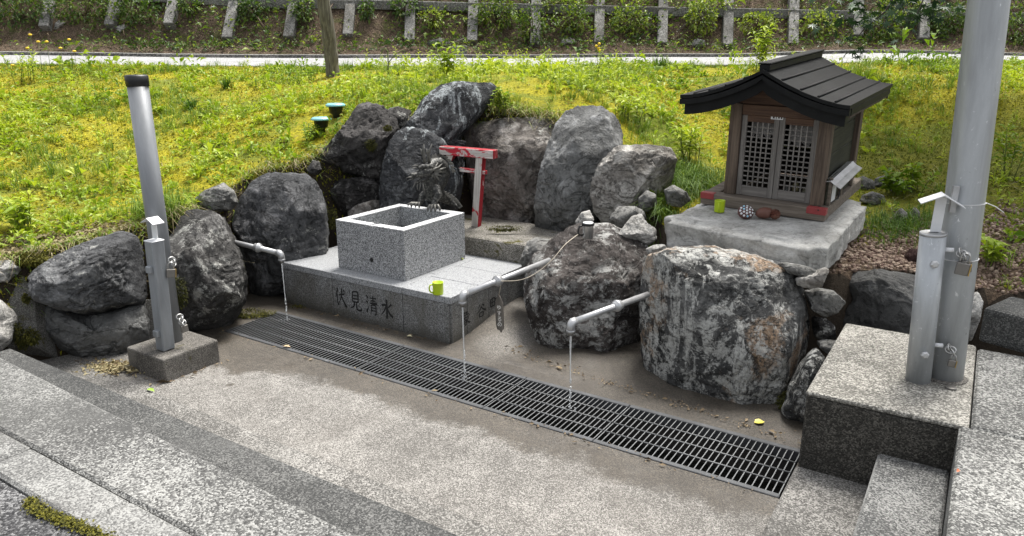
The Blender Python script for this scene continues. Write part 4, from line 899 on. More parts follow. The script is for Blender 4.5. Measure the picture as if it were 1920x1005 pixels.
for pts in ([dp(812, 297, 5.93), dp(822, 293, 5.97), dp(834, 297, 6.02), dp(843, 307, 6.04), dp(847, 321, 6.05)], [dp(832, 364, 6.03), dp(842, 369, 6.06), dp(850, 375, 6.07), dp(856, 382, 6.07), dp(860, 388, 6.07)]):
    for i in range(len(pts) * 2 - 1):
        p = (pts[i // 2] + pts[min((i + 1) // 2, len(pts) - 1)]) / 2; d_ = (pts[min(i // 2 + 1, len(pts) - 1)] - pts[max(i // 2 - (1 if i // 2 == len(pts) - 1 else 0), 0)]).normalized()
        upv = Vector((0, -1, 0)).cross(d_).normalized(); upv = upv if upv.z > -0.2 else -upv
        vs = [p - d_ * .016 + Vector((0, .004, 0)), p + d_ * .016 + Vector((0, .004, 0)), p + d_ * .012 + upv * .030 + Vector((0, .004, 0)), p - d_ * .004 + upv * .026 + Vector((0, .004, 0))]
        obj('dorsal_fin', MB().add(vs + [v + Vector((0, -.010, 0)) for v in vs], [(0, 1, 2, 3), (7, 6, 5, 4), (0, 4, 5, 1), (1, 5, 6, 2), (2, 6, 7, 3), (3, 7, 4, 0)]), M_br2, dg)
for base, tips in (((813, 386, 5.83), ((802, 397), (808, 399), (816, 399), (825, 397))), ((786, 382, 5.93), ((765, 388), (771, 390), (779, 390), (786, 391)))):
    for tx, ty in tips:
        Yb = base[2]; p0 = dp(base[0], base[1], Yb); p1 = dp((base[0] + 2 * tx) / 3, base[1] - 1, Yb - .03); p2 = dp(tx, ty - 5, Yb - .05); p3 = dp(tx, ty, Yb - .05)
        obj('claw', MB().tube([p0, p1, p2, p3], [0.013, 0.013, 0.010, 0.002], 6), M_br2, dg)

# ================================================================== SHORT CAPPED POST ON ITS FOOTING
M_post = mat_metal('grey_painted_steel', (0.22, 0.232, 0.245), 0.45, 0.2, (0.5, 0.52, 0.53), 0.12, 1)
M_postl = mat_metal('lighter_grey_steel', (0.25, 0.265, 0.28), 0.45, 0.3, (0.55, 0.57, 0.58), 0.15, 2)
M_galv = mat_metal('silver_pole_paint', (0.40, 0.42, 0.435), 0.40, 0.35, (0.80, 0.82, 0.83), 0.5, 3)
M_galv2 = mat_metal('galvanised_pipe', (0.46, 0.465, 0.47), 0.35, 0.6, (0.62, 0.62, 0.62), 0.2, 4, False)
M_blackp = mat_plain('black_plastic', (0.012, 0.013, 0.014), 0.45)
M_white = mat_plain('white_sheet_metal', (0.66, 0.67, 0.68), 0.5, 0.1)
M_brass = mat_plain('brass', (0.52, 0.36, 0.12), 0.35, 0.8)
M_lock = mat_plain('dull_lock_metal', (0.20, 0.19, 0.175), 0.4, 0.6)
M_chain = mat_plain('chain_steel', (0.42, 0.42, 0.41), 0.35, 0.75)
ft_ = obj('footing', lbox(-4.432, -4.045, 2.378, 2.775, -0.1, 0.156), M_base, bevel=0.012, seg=2); tag(ft_, 'small square concrete footing with worn edges under the short post', 'concrete footing')
pb = onz(322, 640, 0.156); PY = pb.y + 0.02
ps = thing('metal_post', 'short grey metal post with black cap standing on the small footing', 'post', (pb.x, PY, 0.156))
ptop = ony(257, 152, PY); pbot = Vector((pb.x, PY, 0.156)); dv = (ptop - pbot)
rp = 0.060
obj('tube', MB().tube([pbot, ptop], [rp, rp * 0.98], 28), M_post, ps)
obj('cap', MB().lathe([(rp + .004, -0.03), (rp + .005, 0.028), (rp - .004, 0.036), (0.0001, 0.037)], ptop, 28, axis=tuple(dv)), M_blackp, ps)
# square sleeve bracket in front, with two lugs and a little folded roof
sb_ = onz(311, 654, 0.158); st_ = ony(289, 452, sb_.y); axs = (st_ - sb_).normalized()
fwv = Vector((N2[0], N2[1], 0)) * -1; rv = Vector((A2[0], A2[1], 0))
def obox(c0, c1, hw, hd, fn=None):     # box along an axis c0->c1
    vs = [p + rv * (i * hw) + fwv * (j * hd) for p in (c0, c1) for i, j in ((-1, -1), (1, -1), (1, 1), (-1, 1))]
    return MB().add(vs, [(3, 2, 1, 0), (4, 5, 6, 7), (0, 1, 5, 4), (1, 2, 6, 5), (2, 3, 7, 6), (3, 0, 4, 7)])
obj('sleeve', obox(sb_, st_, 0.041, 0.041), M_postl, ps, bevel=0.006)
obj('sleeve_top', obox(st_ + axs * .001, st_ + axs * .008, 0.043, 0.043), M_white, ps, bevel=0.003)
for fr_ in (0.66, 0.16):
    p = sb_ + (st_ - sb_) * (1 - fr_) if fr_ > .5 else sb_ + (st_ - sb_) * fr_
    p = sb_ + (st_ - sb_) * (0.76 if fr_ > .5 else 0.17)
    q = p + fwv * 0.050; obj('lug', obox(q - axs * .022, q + axs * .022, 0.022, 0.014), M_postl, ps, bevel=0.006, seg=2)
k0 = st_ + axs * .013 - fwv * .01; obj('hanger', obox(k0, k0 + axs * .10, 0.022, 0.006), M_white, ps, bevel=0.002)
k1 = k0 + axs * .115
mb = MB()
for sgn in (-1, 1):
    a0 = k1 + axs * .016; e0 = k1 + rv * (sgn * .062) - axs * .016
    vs = [a0 + fwv * .045, a0 - fwv * .030, e0 - fwv * .030, e0 + fwv * .045]
    mb.add(vs + [v + axs * .004 for v in vs], [(0, 1, 2, 3), (7, 6, 5, 4), (0, 4, 5, 1), (1, 5, 6, 2), (2, 6, 7, 3), (3, 7, 4, 0)])
obj('folded_roof', mb, M_white, ps)
def padlock(label, top, mat, s=1.0, tilt=0.0, yaw=0.4, group='padlocks on the posts', brass_edge=False):
    R = (Matrix.Rotation(yaw, 3, 'Z') @ Matrix.Rotation(tilt, 3, 'Y')); r = thing('padlock', label, 'padlock', top, R, group)
    b = MB().box((-.022 * s, -.009 * s, -.082 * s), (.022 * s, .009 * s, -.036 * s)); obj('lock_body', b, mat, r, local=True, bevel=0.003)
    if brass_edge: obj('edge_plate', MB().box((.0225 * s, -.0085 * s, -.081 * s), (.026 * s, .0085 * s, -.037 * s)), M_brass, r, local=True)
    pts = [(-.014 * s, 0, -.037 * s)] + [(.014 * s * cos(a), 0, -.014 * s + .014 * s * sin(a)) for a in np.linspace(pi, 0, 8)] + [(.014 * s, 0, -.037 * s)]
    obj('shackle', MB().tube(pts, 0.0036 * s, 7), M_chain, r, local=True); return r
def rings(name, label, c, n, r=0.02, cat='chain', sp=0.018, group='chains holding the padlocks'):
    rt = thing(name, label, cat, c, None, group)
    for i in range(n):
        a = np.linspace(0, 2 * pi, 13); tl = Matrix.Rotation(0.9 * (-1) ** i + 0.3 * i, 3, 'Z') @ Matrix.Rotation(1.2, 3, 'X')
        cen = Vector(c) + Vector((0.006 * i, -0.004 * i, -sp * i * .6))
        obj('link', MB().tube([cen + tl @ Vector((r * cos(x), r * .75 * sin(x), 0)) for x in a], 0.0042, 6, cap=False), M_chain, rt)
    return rt
Yp = PY - 0.11
rings('chain', 'shiny chain rings at the upper sleeve of the short capped post', ony(322, 487, Yp), 3, 0.022)
padlock('padlock with brass edge hanging at the upper sleeve of the short post', ony(320, 492, Yp - .03), M_lock, 1.15, 0.1, 0.5, brass_edge=True)
rings('chain', 'shiny chain loops at the lower end of the short capped post', ony(337, 594, Yp + .01), 5, 0.022)
padlock('dull padlock on a chain at the lower end of the short post', ony(342, 600, Yp), M_lock, 1.0, -0.1, 0.9)

# ================================================================== FLAGPOLE ON THE BLOCK
fb = onz(1769, 706, 0.412); fp1 = ony(1854, 0, fb.y + 0.05); dv = fp1 - fb
fpo = thing('flagpole', 'thick tall silver painted pole rising out of the picture from the concrete block', 'pole', fb)
ftop = fb + dv * (6.5 / dv.z)
obj('shaft', MB().tube([fb, fb + dv * .5, fp1, ftop], [0.085, 0.083, 0.082, 0.065], 40), M_galv, fpo)
obj('base_sealant', MB().lathe([(0.104, 0.0008), (0.098, 0.005), (0.086, 0.010)], fb, 24), M_base, fpo)
M_wire = mat_plain('white_wire', (0.6, 0.6, 0.6), 0.6)
for py_, tail in ((378, True), (481, False)):
    fr_ = [i for i in range(200) if ony(0, 0, fb.y).z or True]
    pc = min((fb + dv * (k / 200) for k in range(200)), key=lambda p: abs((402 + 0) * 0 + (502.5 - FPX * ((p.y * SP + (p.z - CZ) * CP) / (p.y * CP - (p.z - CZ) * SP))) - py_))
    ax = dv.normalized(); u = ax.cross(Vector((0, 1, 0))).normalized(); w = ax.cross(u)
    pts = [pc + (u * cos(a) + w * sin(a)) * 0.086 for a in np.linspace(0, 2 * pi, 25)]
    if tail:
        e_ = pc + u * (0.086 if u.x > 0 else -0.086); pts2 = [e_, e_ + Vector((.05, -.02, -.02)), e_ + Vector((.085, -.03, -.045))]
    mb = MB().tube(pts, 0.0022, 5, cap=False)
    if tail: mb.tube(pts2, 0.0022, 5)
    obj('wire_tie', mb, M_wire, fpo)
pb2 = onz(1721, 712, 0.413); pt2 = ony(1750, 437, pb2.y); dv2 = pt2 - pb2
pp = thing('steel_tube', 'short silver tube with bolts locked to the tall flagpole', 'steel tube', pb2)
obj('tube', MB().tube([pb2, pt2], [0.056, 0.056], 28), M_galv, pp)
obj('rim', MB().lathe([(0.057, -0.008), (0.0585, 0.002), (0.052, 0.0045), (0.046, 0.0015), (0.0001, 0.001)], pt2, 28, axis=tuple(dv2)), M_galv2, pp)
obj('slot', MB().box((-.022, -.004, .0025), (.022, .004, .004), lambda x, y, z: pt2 + Vector((x, y, z + .001))), M_blackp, pp)
for fr_ in (0.82, 0.21):
    c_ = pb2 + dv2 * fr_ + Vector((-0.012, -0.055, 0)); obj('bolt', MB().lathe([(0.019, -0.006), (0.019, 0.010), (0.012, 0.016), (0.0001, 0.017)], c_, 6, smooth=False, axis=(-.2, -1, 0.05)), M_galv2, pp)
for fr_, lb in ((0.90, 'upper'), (0.26, 'lower')):
    c_ = pb2 + dv2 * fr_; a0 = c_ + Vector((.05, -.02, 0)); a1 = c_ + Vector((.085, -.03, 0.0))
    obj('eye_bolt', MB().tube([a0, a1], 0.011, 8), M_white, pp)
    rings('chain', 'ring links at the %s joint between flagpole and steel tube' % lb, a1 + Vector((.018, -.022, 0)), 3, 0.022)
    padlock('bronze coloured padlock pair at the upper joint of the flagpole' if lb == 'upper' else 'tiny brass padlock at the lower joint of the flagpole', a1 + Vector((.035, -.045, -.004 if lb == 'upper' else -.03)), M_lock, 1.25 if lb == 'upper' else 0.75, 0.1, -0.5, brass_edge=True)
padlock('second dull padlock tucked behind the one at the upper flagpole joint', pb2 + dv2 * .9 + Vector((.135, -.045, -.006)), M_lock, 1.15, -0.1, -0.3)
# strap and folded sheet roof between tube and pole
k0 = pt2 + Vector((.02, .02, .0)); up_ = Vector((0.02, 0, 1)).normalized(); fwv = Vector((-.35, -.94, 0)).normalized(); rv = Vector((.94, -.35, 0)).normalized()
rf = thing('rain_cover', 'white folded sheet cover on a strap above the short silver tube', 'sheet cover', k0)
obj('strap', obox(k0, k0 + up_ * .165, 0.022, 0.004), M_white, rf)
obj('clip', obox(k0 + up_ * .10 + rv * .05, k0 + up_ * .22 + rv * .05, 0.012, 0.018), M_galv2, rf)
k1 = k0 + up_ * .155 + fwv * .02
for sgn in (-1, 1):
    a0 = k1 + up_ * .030; e0 = k1 + rv * (sgn * .09) - up_ * (.022 if sgn > 0 else .012)
    vs = [a0 + fwv * .05, a0 - fwv * .05, e0 - fwv * .05, e0 + fwv * .05]
    obj('cover_leaf', MB().add(vs + [v - up_ * .004 for v in vs], [(0, 1, 2, 3), (7, 6, 5, 4), (0, 4, 5, 1), (1, 5, 6, 2), (2, 6, 7, 3), (3, 7, 4, 0)]), M_white, rf)
cp_ = onz(1783, 727, 0.416); o = obj('metal_disc', MB().lathe([(0.026, 0), (0.026, .004), (0.022, .006), (0.0001, .006)], cp_, 20), M_lock); tag(o, 'small round metal cap set in the block beside the flagpole foot', 'metal cap')

# granite kerb block on the right edge
ka = onz(1832, 640, 0.42); kb_ = onz(1990, 684, 0.42); kv = (kb_ - ka); kn = Vector((-kv.y, kv.x, 0)).normalized()
mb = MB(); hz_ = 0.20
vs = [ka, kb_, kb_ + kn * .35, ka + kn * .35]; vs = vs + [v + Vector((0, 0, hz_)) for v in vs]
o = obj('kerb_block', mb.add(vs, [(3, 2, 1, 0), (4, 5, 6, 7), (0, 1, 5, 4), (1, 2, 6, 5), (2, 3, 7, 6), (3, 0, 4, 7)]), M_stepd, bevel=0.02, seg=2); tag(o, 'dark speckled kerb block at the right edge behind the flagpole', 'kerb block')

# ================================================================== WATER SPOUTS
def spout(label, pts, elbow_px, Y1, coupler, rad=0.019):
    r = thing('water_spout', label, 'water pipe', pts[-1], None, 'metal pipes running with spring water')
    obj('pipe', MB().tube(pts, rad, 14), M_galv2, r)
    e = pts[-1]; d = (pts[-1] - pts[-2]).normalized()
    arc = [e - d * .012, e + d * .008, e + d * .018 + Vector((0, 0, -.010)), e + d * .022 + Vector((0, 0, -.024)), e + d * .022 + Vector((0, 0, -.05))]
    obj('elbow', MB().tube(arc, [rad + .005, rad + .006, rad + .006, rad + .005, rad + .004], 14), M_galv2, r)
    obj('collar', MB().lathe([(rad + .006, 0), (rad + .007, .006), (rad + .006, .012)], arc[-1] + Vector((0, 0, -.004)), 14), M_galv2, r)
    obj('nozzle', MB().lathe([(rad - .003, -.02), (rad - .002, 0.0)], arc[-1] + Vector((0, 0, -.003)), 12), M_lock, r)
    c = coupler; ax = (pts[-1] - pts[0]).normalized()
    prof = [(rad, -.030), (rad + .010, -.028), (rad + .011, -.006), (rad + .017, -.005), (rad + .017, .008), (rad + .010, .010), (rad + .008, .026), (rad, .028)]
    obj('coupler', MB().lathe(prof, c, 16, axis=tuple(ax)), M_galv2, r)
    return arc[-1] + Vector((0, 0, -.012))
t = NT('clear_water')
M_water = t.done((0.95, 0.97, 0.98), 0.03, 0, None, 0.5, **{'Transmission Weight': 0.65, 'IOR': 1.33})
def stream(label, top, zend, seed):
    r = thing('water_stream', label, 'stream of water', top, None, 'streams falling from the pipes')
    rg = np.random.default_rng(seed); n = 14; h = top.z - zend; mb = MB()
    pts = [Vector((top.x + .004 * (i / n) ** 2, top.y - .008 * (i / n) ** 2, top.z - h * .62 * i / n)) for i in range(n + 1)]
    mb.tube(pts, [0.0055 * (1 - .40 * i / n) + rg.uniform(-.0004, .0004) for i in range(n + 1)], 8)
    o = obj('jet', mb, M_water, r); dm = MB(); z = pts[-1].z
    drop0 = None; zz = z
    while zz > zend:
        rr_ = rg.uniform(.0042, .0072)
        obj('drop', MB().ball((pts[-1].x + rg.normal(0, .0012), pts[-1].y + rg.normal(0, .0012), zz), (rr_, rr_, rr_ * rg.uniform(1.2, 2.2)), 8, 6), M_water, r); zz -= rg.uniform(.010, .028)
    for i in range(10):
        obj('drop', MB().ball((pts[-1].x + rg.normal(0, .02), pts[-1].y + rg.normal(0, .02), zend + abs(rg.normal(.006, .012))), rg.uniform(.0025, .005), 6, 4), M_water, r)
p1 = ony(522, 474, 5.30); p0 = ony(430, 452, 5.42)
e1 = spout('left pipe between the two dark boulders, dripping at the far end', [p0, p0 + (p1 - p0) * .5, p1], None, 5.3, ony(484, 464.5, 5.35))
stream('thin stream of water from the left pipe', e1, 0.004, 1)
sp_ = onz(878, 710, 0.0); p1 = ony(872, 551, sp_.y + 0.02); p0 = ony(1030, 488, p1.y + 0.55)
e2 = spout('long middle pipe crossing the platform corner with a string tied on', [p0, p0 + (p1 - p0) * .5, p1], None, p1.y, p1 + (p0 - p1) * .36, 0.0185)
stream('thin stream of water from the middle pipe', e2, 0.004, 2)
sp3 = onz(1075, 766, 0.0); q1 = ony(1076, 603, sp3.y + 0.02); q0 = ony(1215, 552, q1.y + 0.40)
e3 = spout('right pipe coming out between the two front boulders', [q0, q0 + (q1 - q0) * .5, q1], None, q1.y, q1 + (q0 - q1) * .56, 0.0185)
stream('thin stream of water from the right pipe', e3, 0.004, 3)

# ================================================================== CUPS, MUG, STRING, TAG, OFFERINGS
M_cup = mat_plain('lime_plastic', (0.42, 0.56, 0.015), 0.35, 0, 0.05, 0.0, spec=0.5)
def cup(label, c, yaw, s=1.0):
    r = thing('cup', label, 'cup', c, Matrix.Rotation(yaw, 3, 'Z'), 'lime green plastic cups')
    obj('cup_body', MB().lathe([(.036 * s, 0), (.037 * s, .004), (.038 * s, .082 * s), (.0385 * s, .086 * s), (.035 * s, .086 * s), (.034 * s, .03 * s), (.0001, .03 * s)], (0, 0, 0), 26), M_cup, r, local=True)
    pts = [(.036 * s, 0, .072 * s), (.055 * s, 0, .070 * s), (.062 * s, 0, .05 * s), (.060 * s, 0, .03 * s), (.050 * s, 0, .016 * s), (.036 * s, 0, .014 * s)]
    obj('handle', MB().tube(pts, .0055 * s, 8), M_cup, r, local=True)
M_steelm = mat_plain('brushed_steel', (0.42, 0.42, 0.42), 0.28, 0.9, 0.05, 0.03)
def steel_mug():
    c = ony(1102, 446, 4.80)
    r = thing('steel_mug', 'stainless steel travel mug with black lid on the brown boulder', 'mug', c)
    obj('mug_body', MB().lathe([(.034, 0), (.036, .003), (.037, .085), (.0375, .088)], c, 26), M_steelm, r)
    obj('lid_ring', MB().lathe([(.039, .086), (.042, .090), (.042, .100), (.039, .104), (.036, .104)], c, 26), M_blackp, r)
    obj('lid', MB().lathe([(.036, .1035), (.034, .106), (.0001, .107)], c, 26), M_white, r)
    d = Vector((-1, -.25, 0)).normalized()
    obj('handle', MB().tube([c + d * .038 + Vector((0, 0, .088)), c + d * .062 + Vector((0, 0, .080)), c + d * .068 + Vector((0, 0, .05)), c + d * .064 + Vector((0, 0, .025)), c + d * .038 + Vector((0, 0, .02))], .0065, 8), M_blackp, r)
    return c + d * .066 + Vector((0, 0, .03))
mh = steel_mug()
cup('lime green cup on the front corner of the granite platform', onz(821.5, 551, PZ), radians(200))
M_string = mat_plain('pale_string', (0.45, 0.40, 0.32), 0.9)
kc = p1 + (p0 - p1) * .40 + Vector((0, -.03, .0))
sp2 = [kc, ony(940, 527, kc.y - .02), ony(975, 525, 4.40), ony(1005, 512, 4.42), ony(1035, 487, 4.46), ony(1060, 458, 4.56), mh]
pts = [];
for i in range(len(sp2) - 1):
    a, b, c_, d = sp2[max(i - 1, 0)], sp2[i], sp2[i + 1], sp2[min(i + 2, len(sp2) - 1)]
    for k in range(8):
        u = k / 8; pts.append(0.5 * ((2 * b) + (c_ - a) * u + (2 * a - 5 * b + 4 * c_ - d) * u * u + (3 * b - a - 3 * c_ + d) * u ** 3))
o = obj('string', MB().tube(pts + [mh], 0.0022, 6), M_string); tag(o, 'pale string looping from the middle pipe to the steel mug', 'string')
# hanging wooden tag with white brush letters
M_tagw = mat_wood('grey_weathered_tag', (0.20, 0.18, 0.155), (0.09, 0.08, 0.07), 0.9)
tc = p1 + (p0 - p1) * .42
tgt = thing('wooden_tag', 'dark weathered wooden tag with white letters hanging from the middle pipe', 'wooden tag', tc)
tt_ = ony(935, 552, tc.y); tb_ = ony(938, 617, tc.y)
ax_ = (tb_ - tt_).normalized(); wv = Vector((.95, -.3, 0)).normalized(); nv_ = Vector((-.3, -.95, 0)).normalized()
poly = [(0, 0), (.012, .02), (.026, .06), (.027, .20), (.024, .235), (.016, .240), (.006, .262), (-.004, .242), (-.020, .238), (-.026, .20), (-.025, .06), (-.012, .02)]
tb__ = obj('board', MB().prism(poly, lambda x, y, d: tt_ + wv * x + ax_ * y + nv_ * d, 0.007, -0.007), M_tagw, tgt)
obj('cord', MB().tube([tc + Vector((0, -.01, .02)), tt_ + ax_ * .01], .002, 5), M_string, tgt)
PM[tb__.name] = PM[tgt.name]
M_wl = mat_plain('white_letter_paint', (0.62, 0.60, 0.56), 0.8)
for key, yy in (('yu', .085), ('su', .125), ('ru', .165), ('ki', .20)):
    glyph('letter', key, lambda x, y, d, yy=yy: tt_ + wv * x + ax_ * (yy - y) + nv_ * (0.007 + d), 0.030, 0.030, M_wl, tb__)

# ================================================================== SHRINE ON ITS STONE SLAB
SYW, SEL, SRO = radians(-36), radians(3.9), radians(1.6)
FR = onz(1545, 417, .85)
SR = Matrix.Rotation(SYW, 3, 'Z') @ Matrix.Rotation(SEL, 3, 'X') @ Matrix.Rotation(SRO, 3, 'Y')
SM = Matrix.Translation(FR) @ SR.to_4x4()
snrm = np.array(SR @ Vector((0, 0, 1)))
def onslab(px, py, h=0.0): return onplane(px, py, tuple(FR + SR @ Vector((0, 0, h))), snrm)
# slab: a thick, worn, uneven slab
cs = [onslab(1234, 411), onslab(1541, 471), onslab(1632, 378), onslab(1420, 340)]
def slab_mesh():
    n = 36; V = []; F_ = []
    def pt(u, v): return cs[0] * ((1 - u) * (1 - v)) + cs[1] * (u * (1 - v)) + cs[2] * (u * v) + cs[3] * ((1 - u) * v)
    bm = bmesh.new(); bmesh.ops.create_cube(bm, size=1.0); bmesh.ops.bevel(bm, geom=bm.edges[:], offset=0.07, segments=3, affect='EDGES')
    bmesh.ops.subdivide_edges(bm, edges=[e for e in bm.edges if e.calc_length() > .4], cuts=40, use_grid_fill=True)
    bmesh.ops.triangulate(bm, faces=bm.faces[:])
    P = np.array([v.co[:] for v in bm.verts]); W = np.array([tuple(pt(p[0] + .5, p[1] + .5)) for p in P]) + np.outer((P[:, 2] - .5) * 0.205, snrm)
    Nn = np.array([v.normal[:] for v in bm.verts]); Nw = np.c_[Nn[:, 0], Nn[:, 1], Nn[:, 2]]
    R_ = np.array(SR); Nw = Nw @ R_.T
    W = W + Nw * (0.016 * fbm(W * 4.0, 3, 31) + 0.008 * fbm(W * 14, 3, 32))[:, None] * np.where(P[:, 2] > .499, .35, 1.0)[:, None]
    Fc = np.array([[v.index for v in f.verts] for f in bm.faces], dtype=np.int32); bm.free(); return W, Fc
W_, F_ = slab_mesh()
M_slabst = mat_rock('weathered_slab_stone', (0.30, 0.295, 0.275), (0.54, 0.535, 0.51), (0.65, 0.645, 0.62), 0.5, 0.1, seed=15, grain=0.35, bump=0.5)
o = np_obj('stone_slab', W_, [F_], M_slabst, smooth=True, loc=tuple(W_.mean(0) - np.array([0, 0, .1]))); tag(o, 'thick worn grey stone slab under the small wooden shrine', 'stone slab')

M_wd = mat_wood('weathered_brown_wood', (0.17, 0.13, 0.098), (0.07, 0.052, 0.040), 0.8, axis=2)
M_wdx = mat_wood('weathered_beam_wood', (0.23, 0.195, 0.16), (0.11, 0.09, 0.072), 0.8, axis=0)
M_wg = mat_wood('grey_lattice_wood', (0.24, 0.225, 0.21), (0.13, 0.12, 0.11), 0.8, axis=2)
M_wgx = mat_wood('grey_rail_wood', (0.22, 0.205, 0.19), (0.12, 0.11, 0.10), 0.8, axis=0)
M_wbr = mat_wood('reddish_head_wood', (0.15, 0.09, 0.06), (0.07, 0.042, 0.03), 0.8, axis=0)
M_panel = mat_wood('dark_olive_boards', (0.050, 0.050, 0.034), (0.024, 0.025, 0.017), 0.7, axis=1)
M_red = mat_plain('faded_red_lacquer', (0.25, 0.035, 0.035), 0.55, 0, 0.2, 0.1)
t = NT('black_roof_sheet')
a_ = t.noise(5, 7, 0.7, 0.5); s_ = t.noise(1.0, 7, 0.75, 0.8, t.map(scale=(22, 6, 22)))
cR = t.mix(t.math('MULTIPLY', t.sstep(a_, 0.35, 0.75), 0.6), (0.007, 0.0075, 0.008), (0.018, 0.019, 0.0195)); cR = t.mix(t.math('MULTIPLY', t.sstep(s_, 0.66, 0.74), 0.4), cR, (0.12, 0.12, 0.115))
M_roof = t.done(cR, 0.55, 0.0, t.bump(t.noise(18, 5), 0.15, 0.006), 0.16)
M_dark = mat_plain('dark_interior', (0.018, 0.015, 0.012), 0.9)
M_paper = mat_plain('old_paper', (0.26, 0.25, 0.24), 0.9)

sh = thing('wooden_shrine', 'small old wooden shrine with black curved roof standing on the stone slab', 'shrine', FR, SR)
def sb(name, lo, hi, mat, parent=None, bevel=0.003): 
    o = obj(name, MB().box(lo, hi), mat, parent or sh, local=True, bevel=bevel); PM[o.name] = PM[sh.name]; return o
SW, SD = 0.884, 1.09
sb('sill_beam', (-SW, 0.0, 0.002), (0, 0.10, 0.088), M_wdx, bevel=0.005)
sb('sill_beam', (-0.105, 0.102, 0.002), (-.004, SD, 0.084), M_wdx, bevel=0.005)
sb('sill_beam', (-SW + .004, 0.102, 0.002), (-SW + .105, SD, 0.084), M_wdx, bevel=0.005)
sb('sill_beam', (-SW + .107, SD - .1, 0.002), (-.107, SD - .002, 0.084), M_wdx)
for x0, x1 in ((-SW - .003, -SW + .10), (-.125, .003)):
    o = sb('red_end', (x0, -.003, 0.046), (x1, 0.05, 0.0915), M_red)
sb('floor_board', (-SW + .107, 0.103, 0.03), (-.107, SD - .103, 0.075), M_wd)
PX0, PX1 = -0.737, -0.045; PW = 0.082; PH = 0.745
for x in (PX0, PX1 - PW):
    sb('post', (x, 0.065, 0.0885), (x + PW, 0.065 + PW, PH), M_wd, bevel=0.004)
    sb('post', (x, 0.93, 0.0845), (x + PW, 0.93 + PW, PH), M_wd, bevel=0.004)
# walls as boards
for x0, x1 in ((PX1 - .055, PX1 - .035), (PX0 + .035, PX0 + .055)):
    for z0, z1 in ((0.088, 0.235), (0.238, 0.40), (0.403, 0.57), (0.573, PH)):
        sb('wall_board', (x0, 0.149, z0), (x1, 0.928, z1), M_panel)
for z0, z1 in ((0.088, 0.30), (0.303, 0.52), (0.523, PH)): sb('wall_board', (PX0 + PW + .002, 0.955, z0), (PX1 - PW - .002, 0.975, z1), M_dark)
D0, D1 = PX0 + PW + .003, PX1 - PW - .003; DZ0, DZ1 = 0.0905, 0.665
sb('head_rail', (D0, 0.072, DZ1 + .003), (D1, 0.128, PH - .005), M_wbr)
# gable boards above the doors
XC = (-1.02 + .10) / 2; HW = 0.56
def rz(u): u = min(1.0, abs(u)); return 0.795 + 0.185 * (1 - u) ** 1.7
gpoly = [(PX0, PH - .003)] + [(XC + HW * u, max(PH, rz(u) - .055)) for u in np.linspace((PX0 - XC) / HW, (PX1 - XC) / HW, 15)] + [(PX1, PH - .003)]
o = obj('gable_board', MB().prism(gpoly, lambda x, y, d: (x, d, y), 0.085, 0.11), M_wbr, sh, local=True)
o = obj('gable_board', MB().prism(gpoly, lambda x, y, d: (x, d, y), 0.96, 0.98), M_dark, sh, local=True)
# two lattice doors
mid = (D0 + D1) / 2
for x0, x1 in ((D0, mid - .0015), (mid + .0015, D1)):
    d = sb('door', (x0, 0.084, DZ0), (x0 + .036, 0.110, DZ1), M_wg)
    d2 = obj('stile', MB().box((x1 - .036, 0.084, DZ0), (x1, 0.110, DZ1)), M_wg, d, local=True, bevel=.002)
    obj('rail', MB().box((x0 + .0365, 0.085, DZ0), (x1 - .0365, 0.109, DZ0 + .070)), M_wgx, d, local=True, bevel=.002)
    obj('rail', MB().box((x0 + .0365, 0.085, DZ1 - .045), (x1 - .0365, 0.109, DZ1)), M_wbr, d, local=True, bevel=.002)
    lx0, lx1, lz0, lz1 = x0 + .0365, x1 - .0365, DZ0 + .0705, DZ1 - .0455
    b = obj('lattice_bar', MB().box((-.0042, 0.088, lz0), (.0042, 0.098, lz1)), M_wg, d, local=True)
    b.location = (lx0 + (lx1 - lx0) / 5, 0, 0)
    for i in range(2, 5): dup(b, d, (lx0 + (lx1 - lx0) * i / 5, 0, 0))
    b = obj('lattice_bar', MB().box((lx0, 0.0925, -.0042), (lx1, 0.1025, .0042)), M_wg, d, local=True)
    b.location = (0, 0, lz0 + (lz1 - lz0) / 13)
    for i in range(2, 13): dup(b, d, (0, 0, lz0 + (lz1 - lz0) * i / 13))
# name plates above the doors
pl1 = sb('name_plate', (mid - .062, 0.080, DZ1 - .016), (mid + .022, 0.0835, DZ1 + .010), M_white, bevel=0.001)
pl2 = sb('name_plate', (mid - .062, 0.080, DZ1 + .014), (mid + .022, 0.0835, DZ1 + .032), M_white, bevel=0.001)
M_wrt = mat_plain('plate_lettering', (0.03, 0.02, 0.02), 0.7)
for p_, z_, marks in ((pl1, DZ1 - .003, ((-.048, .012, .013), (-.028, .006, .016), (-.014, .014, .009), (.006, .010, .014))), (pl2, DZ1 + .023, ((-.050, .008, .010), (-.020, .026, .006), (.012, .005, .010)))):
    for x_, w_, h_ in marks:        # worn, unreadable marks printed on the plates
        obj('printed_mark', MB().box((mid + x_, 0.0794, z_ - h_ / 2), (mid + x_ + w_, 0.0799, z_ + h_ / 2)), M_wrt, p_, local=True)
# papers hanging behind the upper lattice
for x0, x1, z0 in ((D0 + .05, mid - .05, .47), (mid + .045, D1 - .035, .44)):
    mb = MB(); n = 8; vs = []
    for i in range(n + 1):
        x = x0 + (x1 - x0) * i / n
        vs += [(x, .16 + .008 * sin(i * 2.2), DZ1), (x, .17 + .014 * sin(i * 2.2 + .5), z0 + .06 * abs(sin(i * 1.1)))]
    o = obj('paper_strip', mb.add(vs, [(2 * i, 2 * i + 1, 2 * i + 3, 2 * i + 2) for i in range(n)], True), M_paper, sh, local=True)
